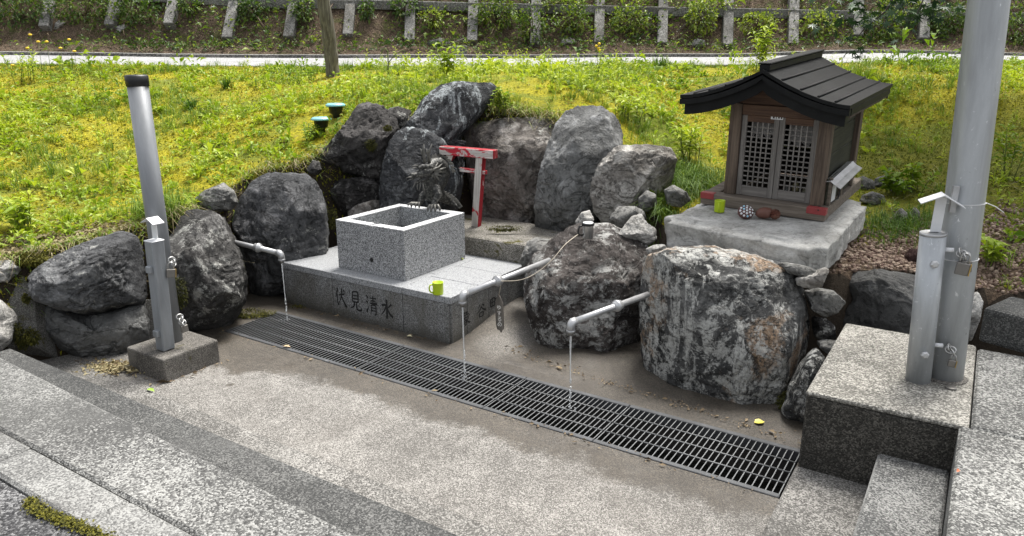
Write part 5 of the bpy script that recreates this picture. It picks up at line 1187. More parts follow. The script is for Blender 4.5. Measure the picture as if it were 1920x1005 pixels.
# roof
YF, YB = -0.17, 1.16
edges_u = [0.0, 0.22, 0.44, 0.64, 0.83, 1.0]
for sgn in (-1, 1):
    for k in range(5):
        us = np.linspace(edges_u[k], edges_u[k + 1], 6); mb = MB(); n = len(us)
        lift = 0.0022 * (5 - k)
        V = []
        for dz in (0.012 + lift, -0.012 + lift):
            for y in (YF, YB):
                V += [(XC + sgn * HW * u, y, rz(u) + dz) for u in us]
        Fs = []
        for i in range(n - 1):
            Fs += [(i, i + 1, n + i + 1, n + i), (3 * n + i, 3 * n + i + 1, 2 * n + i + 1, 2 * n + i), (2 * n + i, 2 * n + i + 1, i + 1, i), (n + i, n + i + 1, 3 * n + i + 1, 3 * n + i)]
        Fs += [(0, n, 3 * n, 2 * n), (n - 1, 2 * n + n - 1, 3 * n + n - 1, n + n - 1)]
        sheet = obj('roof_sheet', mb.add(V, Fs), M_roof, sh, local=True); PM[sheet.name] = PM[sh.name]
        if k < 4:
            u = edges_u[k + 1]
            obj('seam', MB().tube([(XC + sgn * HW * u, YF + .02, rz(u) + .012 + lift), (XC + sgn * HW * u, YB, rz(u) + .012 + lift)], 0.0085, 6), M_roof, sheet, local=True)
    # front and back edge boards, two layers
    for y0, y1, dtop, dbot, hw in ((YF - .004, YF + .03, -.0135, -.050, 1.0), (YF + .032, YF + .062, -.014, -.125, 0.955), (YB - .05, YB - .02, -.0135, -.09, .97)):
        us = np.linspace(0, hw, 14); poly = [(XC + sgn * HW * u, rz(u) + dtop) for u in us] + [(XC + sgn * HW * u, rz(u) + dbot + (0.0 if u > .05 else 0.012)) for u in us[::-1]]
        if sgn < 0: poly = poly[::-1]
        obj('edge_board', MB().prism(poly, lambda x, y, d: (x, d, y), y0, y1), M_roof, sh, local=True)
    xe = XC + sgn * HW
    sb('eave_board', (min(xe - sgn * .03, xe - sgn * .001), YF + .065, rz(1) - .058), (max(xe - sgn * .03, xe - sgn * .001), YB - .055, rz(1) - .013), M_roof)
    # boarding under the roof
    us = np.linspace(0.02, 0.93, 9); V = []
    for dz in (-.06, -.075):
        for y in (YF + .07, YB - .06): V += [(XC + sgn * HW * u, y, rz(u) + dz) for u in us]
    n = len(us); Fs = []
    for i in range(n - 1): Fs += [(i, i + 1, n + i + 1, n + i), (3 * n + i, 3 * n + i + 1, 2 * n + i + 1, 2 * n + i)]
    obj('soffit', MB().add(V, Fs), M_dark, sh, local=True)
    if sgn > 0:
        rafter = obj('rafter', MB().box((xe - .020, -.007, rz(1) - .074), (xe - .008, .007, rz(1) - .0585)), M_wdx, sh, local=True)
        rafter.location = (0, YF + .09, 0)
        for i in range(1, 34): dup(rafter, sh, (0, YF + .09 + i * .034, 0))
sb('ridge_cap', (XC - .034, YF + .03, rz(0) + .010), (XC + .034, YB - .02, rz(0) + .052), M_roof, bevel=0.004)
sb('ridge_cap', (XC - .043, YF + .022, rz(0) + .0525), (XC + .043, YB - .012, rz(0) + .064), M_roof, bevel=0.004)
# lean-to box on the right side with a bent metal sheet
sb('side_box', (PX1 + .002, .12, .0855), (PX1 + .012, .80, .27), M_panel)
for y in (.13, .45, .78): sb('side_post', (PX1 + .012, y, .0855), (PX1 + .035, y + .03, .275), M_wdx)
V = []
for (x, z) in ((PX1 - .01, .31), (PX1 + .03, .318), (PX1 + .06, .295), (PX1 + .10, .275)):
    V += [(x, .10, z - .055), (x, .72, z - .03)]
V += [(v[0], v[1], v[2] - .004) for v in V[:]]
o = obj('metal_sheet', MB().add(V, [(0, 2, 3, 1), (2, 4, 5, 3), (4, 6, 7, 5), (9, 11, 10, 8), (11, 13, 12, 10), (13, 15, 14, 12), (0, 8, 10, 2), (2, 10, 12, 4), (4, 12, 14, 6), (1, 3, 11, 9), (3, 5, 13, 11), (5, 7, 15, 13), (6, 14, 15, 7)]), M_galv2, sh, local=True)
sb('white_card', (PX1 + .036, .15, .105), (PX1 + .040, .25, .235), M_white)
obj('cable', MB().tube([(PX1 + .05, .30, .25), (PX1 + .055, .31, .17), (PX1 + .05, .30, .10), (PX1 + .02, .2, .092), (PX1 - .02, .08, .092), (PX1 + .0, -.01, .08)], .005, 6), M_blackp, sh, local=True)
# jars inside
for i, (x, y, h, r_, col) in enumerate(((D1 - .06, .20, .10, .026, (0.20, 0.19, 0.13)), (D1 - .13, .19, .13, .024, (0.25, 0.22, 0.12)), (D1 - .20, .22, .09, .025, (0.10, 0.10, 0.09)))):
    lb = ('pale cup behind the right shrine door next to its outer post', 'tall yellowish jar behind the right shrine door', 'dark jar inside the shrine near the middle of the doors')[i]
    jr = obj('offering_jar', MB().lathe([(r_, 0), (r_, h * .8), (r_ * .7, h * .9), (r_ * .75, h), (.0001, h)], SM @ Vector((x, y, .076)), 14), mat_plain('jar_glaze', col, 0.35)); tag(jr, lb, 'jar', 'jars inside the shrine')
cup('lime green cup on the slab in front of the shrine', onslab(1348.5, 397), radians(-112), 0.98)
# painted stone with dots, and two brown clay shells
def lump(name, label, cat, c, r, mat, seed, tilt=None):
    V, Fc = ico(4); V = V * np.array(r)
    V = V * (1 + .10 * fbm(V / max(r) * 1.8, 3, seed))[:, None]
    if tilt is not None: V = V @ np.array(tilt).T
    o = np_obj(name, V + np.array(c) + np.array([0, 0, -V[:, 2].min()]), [Fc], mat, smooth=True, loc=tuple(c)); return tag(o, label, cat)
M_clay = mat_plain('brown_clay', (0.12, 0.05, 0.035), 0.6, 0, 0.25, 0.4, 30)
M_clayd = mat_plain('dark_brown_clay', (0.085, 0.035, 0.030), 0.6, 0, 0.25, 0.4, 30)
c = onslab(1397, 410); R_ = Matrix.Rotation(-.6, 3, 'X')
pr = thing('painted_stone', 'brown stone decorated with white and pale blue dots before the shrine', 'painted stone', c)
V, Fc = ico(4); V = V * np.array([.055, .034, .050]); V = V @ np.array(R_).T; zmin = V[:, 2].min()
obj('stone', MB().add([Vector(v) + c - Vector((0, 0, zmin)) for v in V], [tuple(f) for f in Fc], True), M_clayd, pr)
M_dotb = mat_plain('pale_blue_dot', (0.30, 0.55, 0.68), 0.5)
k = 0
for ring, cnt in ((0.0, 1), (0.42, 6), (0.78, 11)):
    for i in range(cnt):
        a = 2 * pi * i / cnt + ring; p = Vector((.055 * ring * cos(a), 0, .050 * ring * sin(a))); p.y = -.034 * sqrt(max(0, 1 - ring * ring))
        n_ = Vector((p.x / .055 ** 2, p.y / .034 ** 2, p.z / .05 ** 2)).normalized(); p = R_ @ p; n_ = R_ @ n_
        obj('dot', MB().lathe([(.0085, -.001), (.0078, .0022), (.0001, .0035)], p + c - Vector((0, 0, zmin)), 8, axis=tuple(n_)), M_dotb if k in (3, 9, 14) else M_white, pr); k += 1
lump('clay_lump', 'rough brown clay lump beside the dotted stone', 'clay lump', onslab(1432, 410), (.062, .040, .040), M_clay, 5)
lump('clay_shell', 'smaller reddish striped clay shell at the right of the rough lump', 'clay lump', onslab(1452, 412), (.036, .034, .036), mat_rock('striped_clay', (0.06, 0.02, 0.015), (0.22, 0.07, 0.045), (0.25, 0.16, 0.12), 0.4, 0.0, seed=3), 6)

# ================================================================== SLOPE: LAMPS, WOODEN POLE
M_teal = mat_plain('pale_blue_lamp_cap', (0.22, 0.47, 0.52), 0.3, 0.1, 0.08, 0.02)
def garden_lamp(label, px, py, base_py, r):
    d = ray(px, base_py); d = d / d[1]; Ys = np.arange(5, 11, .02); i = np.argmax(terr(d[0] * Ys, Ys) > CZ + d[2] * Ys); c = ony(px, py, Ys[i]); r0 = thing('garden_lamp', label, 'garden lamp', (c.x, c.y, float(terr(c.x, c.y)[0])), None, 'garden lamps in the grass')
    gz = float(terr(c.x, c.y)[0])
    obj('lamp_cap', MB().lathe([(r * .96, -.016), (r, -.010), (r * .97, .0), (r * .8, .012), (.0001, .017)], c, 28), M_teal, r0)
    obj('lamp_body', MB().lathe([(r * .30, -.20), (r * .34, -.10), (r * .62, -.075), (r * .70, -.020), (r * .9, -.0165)], c, 20), M_blackp, r0)
    obj('stake', MB().tube([(c.x, c.y, min(gz, c.z - .2) - .05), (c.x, c.y, c.z - .19)], r * .14, 8), M_blackp, r0)
garden_lamp('pale blue topped black garden lamp nearer the boulders', 602, 222, 250, 0.098)
garden_lamp('pale blue topped black garden lamp farther up the slope', 629, 196, 220, 0.100)
M_pole = mat_wood('grey_bare_trunk', (0.20, 0.185, 0.15), (0.07, 0.062, 0.05), 0.9, axis=2)
pb = ony(626, 147, 10.1)
wp = thing('wooden_pole', 'leaning grey weathered wooden pole standing on the grass before the upper road', 'wooden pole', pb)
mb = MB(); pts = [pb + Vector((0, 0, -.25)), ony(624, 140, 10.1), ony(621, 105, 10.08), ony(617, 70, 10.05), ony(611, 30, 10.0), ony(606, 0, 9.98), ony(598, -70, 9.95), ony(586, -200, 9.9), ony(575, -330, 9.9)]
mb.tube(pts, [.095, .088, .088, .092, .088, .084, .08, .07, .06], 18)
po = obj('trunk', mb, M_pole, wp)
ss = po.modifiers.new('Subsurf', 'SUBSURF'); ss.levels = 2; ss.render_levels = 2
tx = bpy.data.textures.new('pole_relief', 'CLOUDS'); tx.noise_scale = 0.12; dm = po.modifiers.new('Displace', 'DISPLACE'); dm.texture = tx; dm.strength = 0.03

# ================================================================== CONCRETE FRAME ON THE BANK
M_lat = mat_aggregate('frame_concrete', (0.11, 0.108, 0.10), (0.27, 0.265, 0.25), 0.5, 40, 0.6, (0.07, 0.066, 0.055), moss=0.25, bump=0.4)
lt = thing('retaining_lattice', 'weathered grey concrete grid frame holding the overgrown bank above the road', 'retaining frame', (0, 14.3, float(bank_z(0, 14.3)[0])))
def bankpt(px, py, lift=0.0):
    # march along the view ray onto the bank
    d = ray(px, py); d = d / d[1]; Ys = np.arange(13.7, 22, .01)
    z = CZ + d[2] * Ys; zz = bank_smooth(d[0] * Ys, Ys); i = np.argmax(zz + lift > z); Yv = Ys[i]
    return Vector((d[0] * Yv, Yv, CZ + d[2] * Yv))
def bank_smooth(x, y):
    x = np.asarray(x, float).ravel(); y = np.asarray(y, float).ravel(); d = y - 13.62
    return road_z(x) + 0.16 + np.where(d < 0.55, 0.36 * d, 0.20 + 1.0 * (d - 0.55))
UP = [(-20, 30), (90, 45), (212, 42), (322, 40), (431, 66), (545, 64), (655, 60), (769, 70), (886, 72), (1003, 76), (1122, 75), (1240, 76), (1362, 80), (1484, 77), (1605, 62), (1728, 68), (1850, 66), (1960, 62)]
bdir = Vector((0, 1, 1)).normalized(); bnr = Vector((0, -1, 1)).normalized()
xs_u = []
for i, (px, py) in enumerate(UP):
    f = bankpt(px, py); xs_u.append((f.x, f.y, f.z))
    sl = 0.19 if px < 480 else 0.15 if px < 600 else 0.09 if px < 700 else 0.03
    b = bankpt(px + sl * 100, py - 100); dd_ = (b - f).normalized(); a = f - dd_ * .18; b = f + dd_ * 3.2; w = 0.092
    mb = MB(); vs = [p + Vector((sx * w, 0, 0)) + bnr * h for p in (a, b) for sx, h in ((-1, -.25), (1, -.25), (1, .13), (-1, .13))]
    obj('upright', mb.add(vs, [(3, 2, 1, 0), (4, 5, 6, 7), (0, 1, 5, 4), (1, 2, 6, 5), (2, 3, 7, 6), (3, 0, 4, 7)]), M_lat, lt, bevel=0.01)
BEAM = [(-150, -24), (200, -10), (500, 7), (700, 9), (900, 14), (1080, 18), (1200, 21), (1300, 23), (1420, 25), (1545, 28), (1670, 31), (1790, 32), (1930, 33), (2050, 34)]
for i in range(len(BEAM) - 1):
    a = bankpt(*BEAM[i], .10); b = bankpt(*BEAM[i + 1], .10); ax = (b - a).normalized(); a = a + ax * .002; b = b - ax * .002
    vs = [p + Vector((0, sy, sz)) for p in (a, b) for sy, sz in ((-.05, -.085), (.30, -.085), (.30, .085), (-.05, .085))]
    obj('cross_beam', MB().add(vs, [(0, 1, 2, 3), (7, 6, 5, 4), (0, 4, 5, 1), (1, 5, 6, 2), (2, 6, 7, 3), (3, 7, 4, 0)]), M_lat, lt, bevel=0.012)
for i in range(len(BEAM) - 1):
    a = bankpt(*BEAM[i], .10) + bdir * 1.35; b = bankpt(*BEAM[i + 1], .10) + bdir * 1.35
    vs = [p + Vector((0, sy, sz)) for p in (a, b) for sy, sz in ((-.05, -.085), (.30, -.085), (.30, .085), (-.05, .085))]
    obj('cross_beam', MB().add(vs, [(0, 1, 2, 3), (7, 6, 5, 4), (0, 4, 5, 1), (1, 5, 6, 2), (2, 6, 7, 3), (3, 7, 4, 0)]), M_lat, lt, bevel=0.012)
c = bankpt(862, 100); o = obj('concrete_marker', MB().box((c.x - .13, c.y - .10, c.z - .1), (c.x + .13, c.y + .08, c.z + .13)), M_lat, bevel=0.01); tag(o, 'small square concrete marker at the foot of the bank beside the road', 'concrete marker')
for px, py, w, lb in ((822, 82, 24, 'flat concrete lump lying on the bank left of the small marker'), (1310, 82, 14, 'pale stone on the bank between two uprights above the shrine roof'), (112, 48, 10, 'pale stone half buried in the bank at the far left'), (228, 55, 10, 'pale stone on the bank left of the wooden pole'), (1065, 80, 14, 'pale stone on the bank above the upright slab boulder')):
    c = bankpt(px, py); boulder('bank_stone', lb, [(px - w, py + 5), (px - w * .7, py - 6), (px, py - 9), (px + w * .8, py - 6), (px + w, py + 5), (px, py + 9)], c.y, MR_white if w < 20 else M_lat, lean=.6, tf=.12, tb=.15, sub=3, seed=int(px), group='stones on the bank', cat='stone')

# ================================================================== VEGETATION
def leaves_np(base, dirv, ln, wd, tint, fold=0.25, droop=0.25, roll=None):
    """many leaves at once: five points and two quads each, folded along the midrib"""
    n = len(base); d = dirv / np.linalg.norm(dirv, axis=1, keepdims=True)
    up = np.tile([0, 0, 1.0], (n, 1)); s = np.cross(d, up); sl = np.linalg.norm(s, axis=1, keepdims=True)
    s = np.where(sl > 1e-3, s / np.maximum(sl, 1e-6), np.array([[1.0, 0, 0]])); u = np.cross(s, d)
    if roll is not None:
        c_, s_ = np.cos(roll)[:, None], np.sin(roll)[:, None]; s, u = s * c_ + u * s_, u * c_ - s * s_
    ln = ln[:, None]; wd = wd[:, None]
    mid = base + d * ln * .48; tip = base + d * ln - np.array([0, 0, 1.0]) * ln * droop
    l = mid + s * wd * .5 + u * wd * fold; r = mid - s * wd * .5 + u * wd * fold; c = mid
    V = np.stack([base, l, c, r, tip], 1).reshape(-1, 3)
    i = np.arange(n) * 5
    Fq = np.concatenate([np.stack([i, i + 2, i + 4, i + 1], 1), np.stack([i, i + 3, i + 4, i + 2], 1)])
    return V, Fq, np.repeat(tint, 5)
def blades_np(base, dirv, ln, wd, tint, bend=0.4):
    n = len(base); d = dirv / np.linalg.norm(dirv, axis=1, keepdims=True)
    hz = d * np.array([1, 1, 0]); hl = np.linalg.norm(hz, axis=1, keepdims=True); hz = np.where(hl > 1e-4, hz / np.maximum(hl, 1e-6), np.array([[1.0, 0, 0]]))
    s = np.cross(hz, np.array([0, 0, 1.0])); ln = ln[:, None]; wd = wd[:, None]; bend = np.broadcast_to(np.asarray(bend, float).reshape(-1, 1), (n, 1))
    m = base + d * ln * .55; t_ = base + d * ln * .9 + hz * ln * bend * .55 - np.array([0, 0, 1.0]) * ln * bend * .45
    V = np.stack([base - s * wd * .5, base + s * wd * .5, m + s * wd * .42, m - s * wd * .42, t_], 1).reshape(-1, 3); i = np.arange(n) * 5
    return V, [np.stack([i, i + 1, i + 2, i + 3], 1), np.stack([i + 3, i + 2, i + 4], 1)], np.repeat(tint, 5)
class Veg:
    def __init__(s): s.V = []; s.Q = []; s.T = []; s.t = []; s.n = 0
    def leaves(s, *a, **k):
        V, Fq, t = leaves_np(*a, **k); s.V.append(V); s.Q.append(Fq + s.n); s.t.append(t); s.n += len(V)
    def blades(s, *a, **k):
        V, (q, tr_), t = blades_np(*a, **k); s.V.append(V); s.Q.append(q + s.n); s.T.append(tr_ + s.n); s.t.append(t); s.n += len(V)
    def build(s, name, mat, parent=None, loc=None):
        f = [np.concatenate(s.Q)] if s.Q else []
        if s.T: f.append(np.concatenate(s.T))
        V = np.concatenate(s.V)
        if parent is not None: V = V - np.array(PM[parent.name].translation)
        return np_obj(name, V, f, mat, parent, np.concatenate(s.t), loc=loc)
M_weed = mat_leaf('weed_leaf', [(0.11, 0.20, 0.02), (0.29, 0.39, 0.03), (0.52, 0.57, 0.07)], 0.5, 0.35)
M_grass = mat_leaf('grass_blade', [(0.05, 0.12, 0.018), (0.16, 0.26, 0.03), (0.36, 0.42, 0.07)], 0.5, 0.3)
M_mossb = mat_leaf('moss_tuft', [(0.09, 0.11, 0.010), (0.38, 0.35, 0.016), (0.58, 0.48, 0.03)], 0.8, 0.2)
M_straw = mat_leaf('dry_straw', [(0.16, 0.11, 0.06), (0.32, 0.26, 0.15), (0.46, 0.40, 0.27)], 0.8, 0.1)
M_bleaf = mat_leaf('bank_leaf', [(0.025, 0.06, 0.012), (0.10, 0.165, 0.025), (0.34, 0.40, 0.05)], 0.5, 0.3)
M_bdry = mat_leaf('bank_dry', [(0.09, 0.065, 0.045), (0.24, 0.175, 0.12), (0.42, 0.33, 0.23)], 0.85, 0.05)
M_maple = mat_leaf('maple_leaf', [(0.010, 0.032, 0.012), (0.022, 0.06, 0.018), (0.05, 0.11, 0.025)], 0.45, 0.12)
M_stem = mat_plain('green_stem', (0.10, 0.13, 0.03), 0.7)
rg = np.random.default_rng(11)
def pick(n, y0, y1, dens=None, wide=0.88):
    """positions on the slope in front of the bank, thinned by a patchiness noise"""
    out = np.zeros((0, 2))
    while len(out) < n:
        y = np.sqrt(rg.uniform(y0 ** 2, y1 ** 2, n * 2)); x = rg.uniform(-wide, wide, n * 2) * y
        ok = y > front_y(x) + .06
        # keep clear of the slab and shrine
        s_ok = ~((x > 1.0) & (x < 2.95) & (y < 6.35) & (np.abs((x - 1.9) * .62 + (y - 5.1) * -.78) < 9) & (y > 3.9) & ((y - 4.1) < (x - 1.0) * 0 + 2.2) & (((x - 1.02) * .80 + (y - 5.02) * .60 * 0) > -.02) & (y < 5.02 + (x - 1.02) * .95 + .45))
        lamp = (np.hypot(x + 1.93, y - 7.35) > .28) & (np.hypot(x + 1.92, y - 7.95) > .25)
        m = ok & s_ok & lamp
        if dens is not None: m &= rg.uniform(0, 1, len(x)) < dens(x, y)
        out = np.r_[out, np.c_[x, y][m]]
    return out[:n]
def patch(x, y, sc, seed, lo, hi): 
    v = fbm(np.c_[x * sc, y * sc, np.zeros_like(x)], 3, seed) * .5 + .5
    return np.clip((v - lo) / (hi - lo), 0.04, 1)
def shade_zone(x, y): return np.clip((x - 2.6) / .8, 0, 1) * np.clip((8.8 - y) / 1.2, 0, 1)      # strip under the maple: sparser growth, moss tint darkened as shade
def weeds():
    vg = Veg()
    n = 3800; p = pick(n, 4.2, 11.05, lambda x, y: patch(x, y, 1.0, 3, .38, .60) * (1 - .75 * shade_zone(x, y)))
    x, y = p[:, 0], p[:, 1]; z = terr(x, y)
    size = rg.lognormal(0, .35, n) * np.where(y > 10.2, 1.1, 1.0) * .062
    hue = np.clip(patch(x, y, .5, 8, .25, .75) * .6 + rg.uniform(0, .45, n), 0, 1)
    K = 11
    B = np.repeat(np.c_[x, y, z], K, 0); sz = np.repeat(size, K); az = rg.uniform(0, 2 * pi, n * K); el = rg.uniform(.15, 1.2, n * K); rad_ = rg.uniform(0, .6, n * K) * sz
    tall = np.repeat(rg.uniform(0, 1, n) ** 2.5, K)
    B = B + np.c_[np.cos(az) * rad_, np.sin(az) * rad_, rg.uniform(0, 1, n * K) * sz * (.2 + 2.2 * tall) - .005]
    D_ = np.c_[np.cos(az) * np.cos(el), np.sin(az) * np.cos(el), np.sin(el)]
    ln = sz * rg.uniform(.55, 1.15, n * K); wd = ln * rg.uniform(.26, .5, n * K)
    vg.leaves(B, D_, ln, wd, np.clip(np.repeat(hue, K) + rg.normal(0, .12, n * K), 0, 1), roll=rg.normal(0, .4, n * K))
    n = 420; p = pick(n, 4.3, 11.0, lambda x, y: patch(x, y, .8, 33, .40, .7) * (1 - .6 * shade_zone(x, y))); K = 16
    x, y = p[:, 0], p[:, 1]; z = terr(x, y); hh = rg.uniform(.12, .30, n); hue = rg.uniform(.4, 1, n)
    for k in range(K):
        az = k * 2.4 + rg.uniform(-.5, .5, n); el = rg.uniform(.2, 1.1, n); u = (k + .6) / K; ln = hh * rg.uniform(.22, .42, n) * (1.15 - .6 * u)
        vg.leaves(np.c_[x + rg.normal(0, .012, n), y + rg.normal(0, .012, n), z + hh * u], np.c_[np.cos(az) * np.cos(el), np.sin(az) * np.cos(el), np.sin(el)], ln, ln * .3, np.clip(hue + rg.normal(0, .1, n), 0, 1), roll=rg.normal(0, .3, n))
    vg.blades(np.c_[x, y, z - .01], np.c_[rg.normal(0, .08, n), rg.normal(0, .08, n), np.ones(n)], hh, np.full(n, .006), hue * .6, bend=np.full(n, .05))
    o = vg.build('weeds', M_weed); tag(o, kind='stuff')
    vg = Veg(); n = 2600; p = pick(n, 4.2, 11.08, lambda x, y: np.maximum(patch(x, y, 1.4, 13, .45, .7), np.clip((y - 10.4) * 1.5, 0, .9)) * (1 - .6 * shade_zone(x, y)))
    K = 14; x, y = p[:, 0], p[:, 1]; z = terr(x, y); sz = rg.lognormal(0, .3, n) * .12
    B = np.repeat(np.c_[x, y, z - .01], K, 0); B[:, :2] += rg.normal(0, .018, (n * K, 2)); az = rg.uniform(0, 2 * pi, n * K); el = rg.uniform(.9, 1.5, n * K)
    D_ = np.c_[np.cos(az) * np.cos(el), np.sin(az) * np.cos(el), np.sin(el)]
    vg.blades(B, D_, np.repeat(sz, K) * rg.uniform(.5, 1.2, n * K), np.full(n * K, .0055), np.clip(np.repeat(rg.uniform(.3, 1, n), K) + rg.normal(0, .1, n * K), 0, 1), bend=rg.uniform(.1, .7, n * K))
    o = vg.build('grass', M_grass); tag(o, kind='stuff')
    vg = Veg(); n = 60000; p = pick(n, 4.0, 11.1, lambda x, y: patch(x, y, .7, 17, .2, .5) * (1 - .2 * shade_zone(x, y))); x, y = p[:, 0], p[:, 1]; z = terr(x, y)
    az = rg.uniform(0, 2 * pi, n); el = rg.uniform(.3, 1.5, n); D_ = np.c_[np.cos(az) * np.cos(el), np.sin(az) * np.cos(el), np.sin(el)]
    ln = rg.uniform(.018, .045, n)
    vg.leaves(np.c_[x, y, z - .004], D_, ln, ln * .5, rg.uniform(0, 1, n) * (1 - .85 * shade_zone(x, y)))  # tufts under the maple take dark tints, shade put into their colour
    o = vg.build('moss', M_mossb); tag(o, kind='stuff')
    vg = Veg(); n = 2600; p = pick(n, 4.2, 11.0, lambda x, y: patch(x, y, .8, 27, .4, .7)); x, y = p[:, 0], p[:, 1]; z = terr(x, y)
    az = rg.uniform(0, 2 * pi, n); el = rg.uniform(0, .35, n); D_ = np.c_[np.cos(az) * np.cos(el), np.sin(az) * np.cos(el), np.sin(el)]
    vg.blades(np.c_[x, y, z + .012], D_, rg.uniform(.06, .28, n), np.full(n, .004), rg.uniform(0, 1, n), bend=rg.uniform(0, .3, n))
    o = vg.build('dry_straw', M_straw); tag(o, kind='stuff')
weeds()
def fringe():
    for nm, mat, n, ln_ in (('dry_straw', M_straw, 2600, .13), ('grass', M_grass, 2200, .12), ('moss', M_mossb, 9000, 0)):
        vg = Veg(); x = rg.uniform(-4.2, 1.1, n); y = front_y(x) + rg.normal(.02, .06, n); z = terr(x, y)
        if ln_:
            az = rg.uniform(0, 2 * pi, n); el = rg.uniform(.1, 1.2, n); D_ = np.c_[np.cos(az) * np.cos(el), np.sin(az) * np.cos(el) - .5, np.sin(el)]
            vg.blades(np.c_[x, y, z], D_, rg.uniform(.5, 1.3, n) * ln_, np.full(n, .0045), rg.uniform(.1, 1, n), bend=rg.uniform(.4, 1.4, n))
        else:
            y = front_y(x) + rg.normal(-.03, .06, n); z = terr(x, y); a = rg.normal(0, 1, (n, 3)); a[:, 1] = -abs(a[:, 1]); l = rg.uniform(.015, .035, n); vg.leaves(np.c_[x, y, z], a, l, l * .5, rg.uniform(0, .6, n))
        tag(vg.build(nm, mat), kind='stuff')
fringe()
def litter():
    vg = Veg(); n = 2600
    x = rg.normal(-2.9, .42, n); y = rg.normal(5.05, .17, n); m = y > front_y(x) + .03; x, y = x[m], y[m]; z = terr(x, y); n = len(x)
    az = rg.uniform(0, 2 * pi, n); el = rg.uniform(-.1, .5, n); D_ = np.c_[np.cos(az) * np.cos(el), np.sin(az) * np.cos(el), np.sin(el)]; ln = rg.uniform(.02, .06, n)
    vg.leaves(np.c_[x, y, z + rg.uniform(0, .02, n)], D_, ln, ln * .45, rg.uniform(0, .8, n), roll=rg.uniform(-1, 1, n))
    n = 500; x = rg.normal(-2.62, .1, n); y = rg.normal(4.33, .06, n); z = np.full(n, .012)
    c_ = np.array([L(-4.5, 2.32)[i] for i in range(2)]); x = c_[0] + rg.normal(0, .09, n); y = c_[1] + rg.normal(0, .05, n)
    az = rg.uniform(0, 2 * pi, n); D_ = np.c_[np.cos(az), np.sin(az), rg.uniform(-.1, .5, n)]; ln = rg.uniform(.015, .05, n)
    vg.leaves(np.c_[x, y, z + rg.uniform(0, .02, n)], D_, ln, ln * .4, rg.uniform(0, .9, n), roll=rg.uniform(-1, 1, n))
    o = vg.build('leaf_litter', M_straw); tag(o, kind='stuff')
litter()
def gravel():
    V, Fc = ico(1); n = 5200; x = rg.normal(3.0, .75, n); y = rg.normal(4.95, .30, n)
    m = (y > front_y(x) + .02) & (y < 5.9) & ~((x < 2.15) & (y > 4.75)); x, y = x[m], y[m]; n = len(x); z = terr(x, y); s = rg.uniform(.007, .017, n)
    sc = rg.uniform(.6, 1.3, (n, 1, 3)) * s[:, None, None]
    W = (V[None] * sc + np.c_[x, y, z + s * .3][:, None]).reshape(-1, 3)
    Fa = (Fc[None] + (np.arange(n) * len(V))[:, None, None]).reshape(-1, 3)
    t = NT('gravel_stone'); at = t.n('ShaderNodeAttribute', attribute_name='tint'); cr = t.mix(at.outputs['Fac'], (0.10, 0.055, 0.04), (0.36, 0.28, 0.21))
    o = np_obj('gravel', W, [Fa], t.done(cr, .8), None, np.repeat(rg.uniform(0, 1, n) ** 1.5, len(V))); tag(o, kind='stuff')
gravel()

# ---- single plants
def tuft(label, c, n, ln, spread, mat=None, bend=(.3, .9), wd=.006, tint=(.2, .9), name='grass_tuft', cat='grass tuft', el=(.7, 1.5)):
    vg = Veg(); az = rg.uniform(0, 2 * pi, n); e_ = rg.uniform(el[0], el[1], n)
    B = np.tile(np.array(c), (n, 1)) + np.c_[rg.normal(0, spread, n), rg.normal(0, spread * .7, n), np.zeros(n)]
    B[:, 2] = np.maximum(terr(B[:, 0], B[:, 1]) - .02, c[2] - .35) if True else B[:, 2]
    D_ = np.c_[np.cos(az) * np.cos(e_), np.sin(az) * np.cos(e_), np.sin(e_)]
    vg.blades(B, D_, ln * rg.uniform(.5, 1.15, n), np.full(n, wd), rg.uniform(tint[0], tint[1], n), bend=rg.uniform(bend[0], bend[1], n))
    o = vg.build(name, mat or M_grass, loc=tuple(c)); return tag(o, label, cat, 'plants on the slope')
def ground(px, py):
    d = ray(px, py); d = d / d[1]; Ys = np.arange(4.2, 11.2, .02); i = np.argmax(terr(d[0] * Ys, Ys) > CZ + d[2] * Ys); Y = Ys[i] if i > 0 else 10.9
    return Vector((d[0] * Y, Y, float(terr(d[0] * Y, Y)[0])))
def weed_plant(label, c, h, nst, nl, lw, spread=.05, tint=(.3, .9), name='leafy_plant', mat=None, cat='plant', aspect=.32, top=False):
    r = thing(name, label, cat, c, None, 'plants on the slope'); mb = MB(); vg = Veg()
    for k in range(nst):
        a = rg.uniform(0, 2 * pi); lean_ = rg.uniform(.05, .45)
        b0 = Vector(c) + Vector((rg.normal(0, spread * .4), rg.normal(0, spread * .4), -.02)); hh = h * rg.uniform(.65, 1.0)
        p1_ = b0 + Vector((cos(a) * lean_ * hh * .4, sin(a) * lean_ * hh * .4, hh * .55)); p2_ = b0 + Vector((cos(a) * lean_ * hh, sin(a) * lean_ * hh, hh))
        obj('stem', MB().tube([b0, p1_, p2_], [.004, .0035, .002], 5), M_stem, r)
        for j in range(nl):
            u = (.25 + .75 * (j + .5) / nl) if not top else (.75 + .25 * j / nl); q = b0 * ((1 - u) ** 2) + p1_ * (2 * u * (1 - u)) + p2_ * (u * u)
            az = np.array([j * 2.4 + rg.uniform(-.4, .4) + a]); e_ = rg.uniform(.0, .8); L_ = np.array([lw * rg.uniform(.7, 1.15)])
            vg.leaves(np.array([tuple(q)]), np.array([[cos(az[0]) * cos(e_), sin(az[0]) * cos(e_), sin(e_)]]), L_, L_ * aspect, np.array([rg.uniform(*tint)]), roll=np.array([rg.normal(0, .3)]))
    vg.build('foliage', mat or M_weed, r); return r
tuft('long dense grass tuft right behind the short capped post', ground(300, 408), 420, .36, .10, bend=(.5, 1.1), tint=(.25, .8))
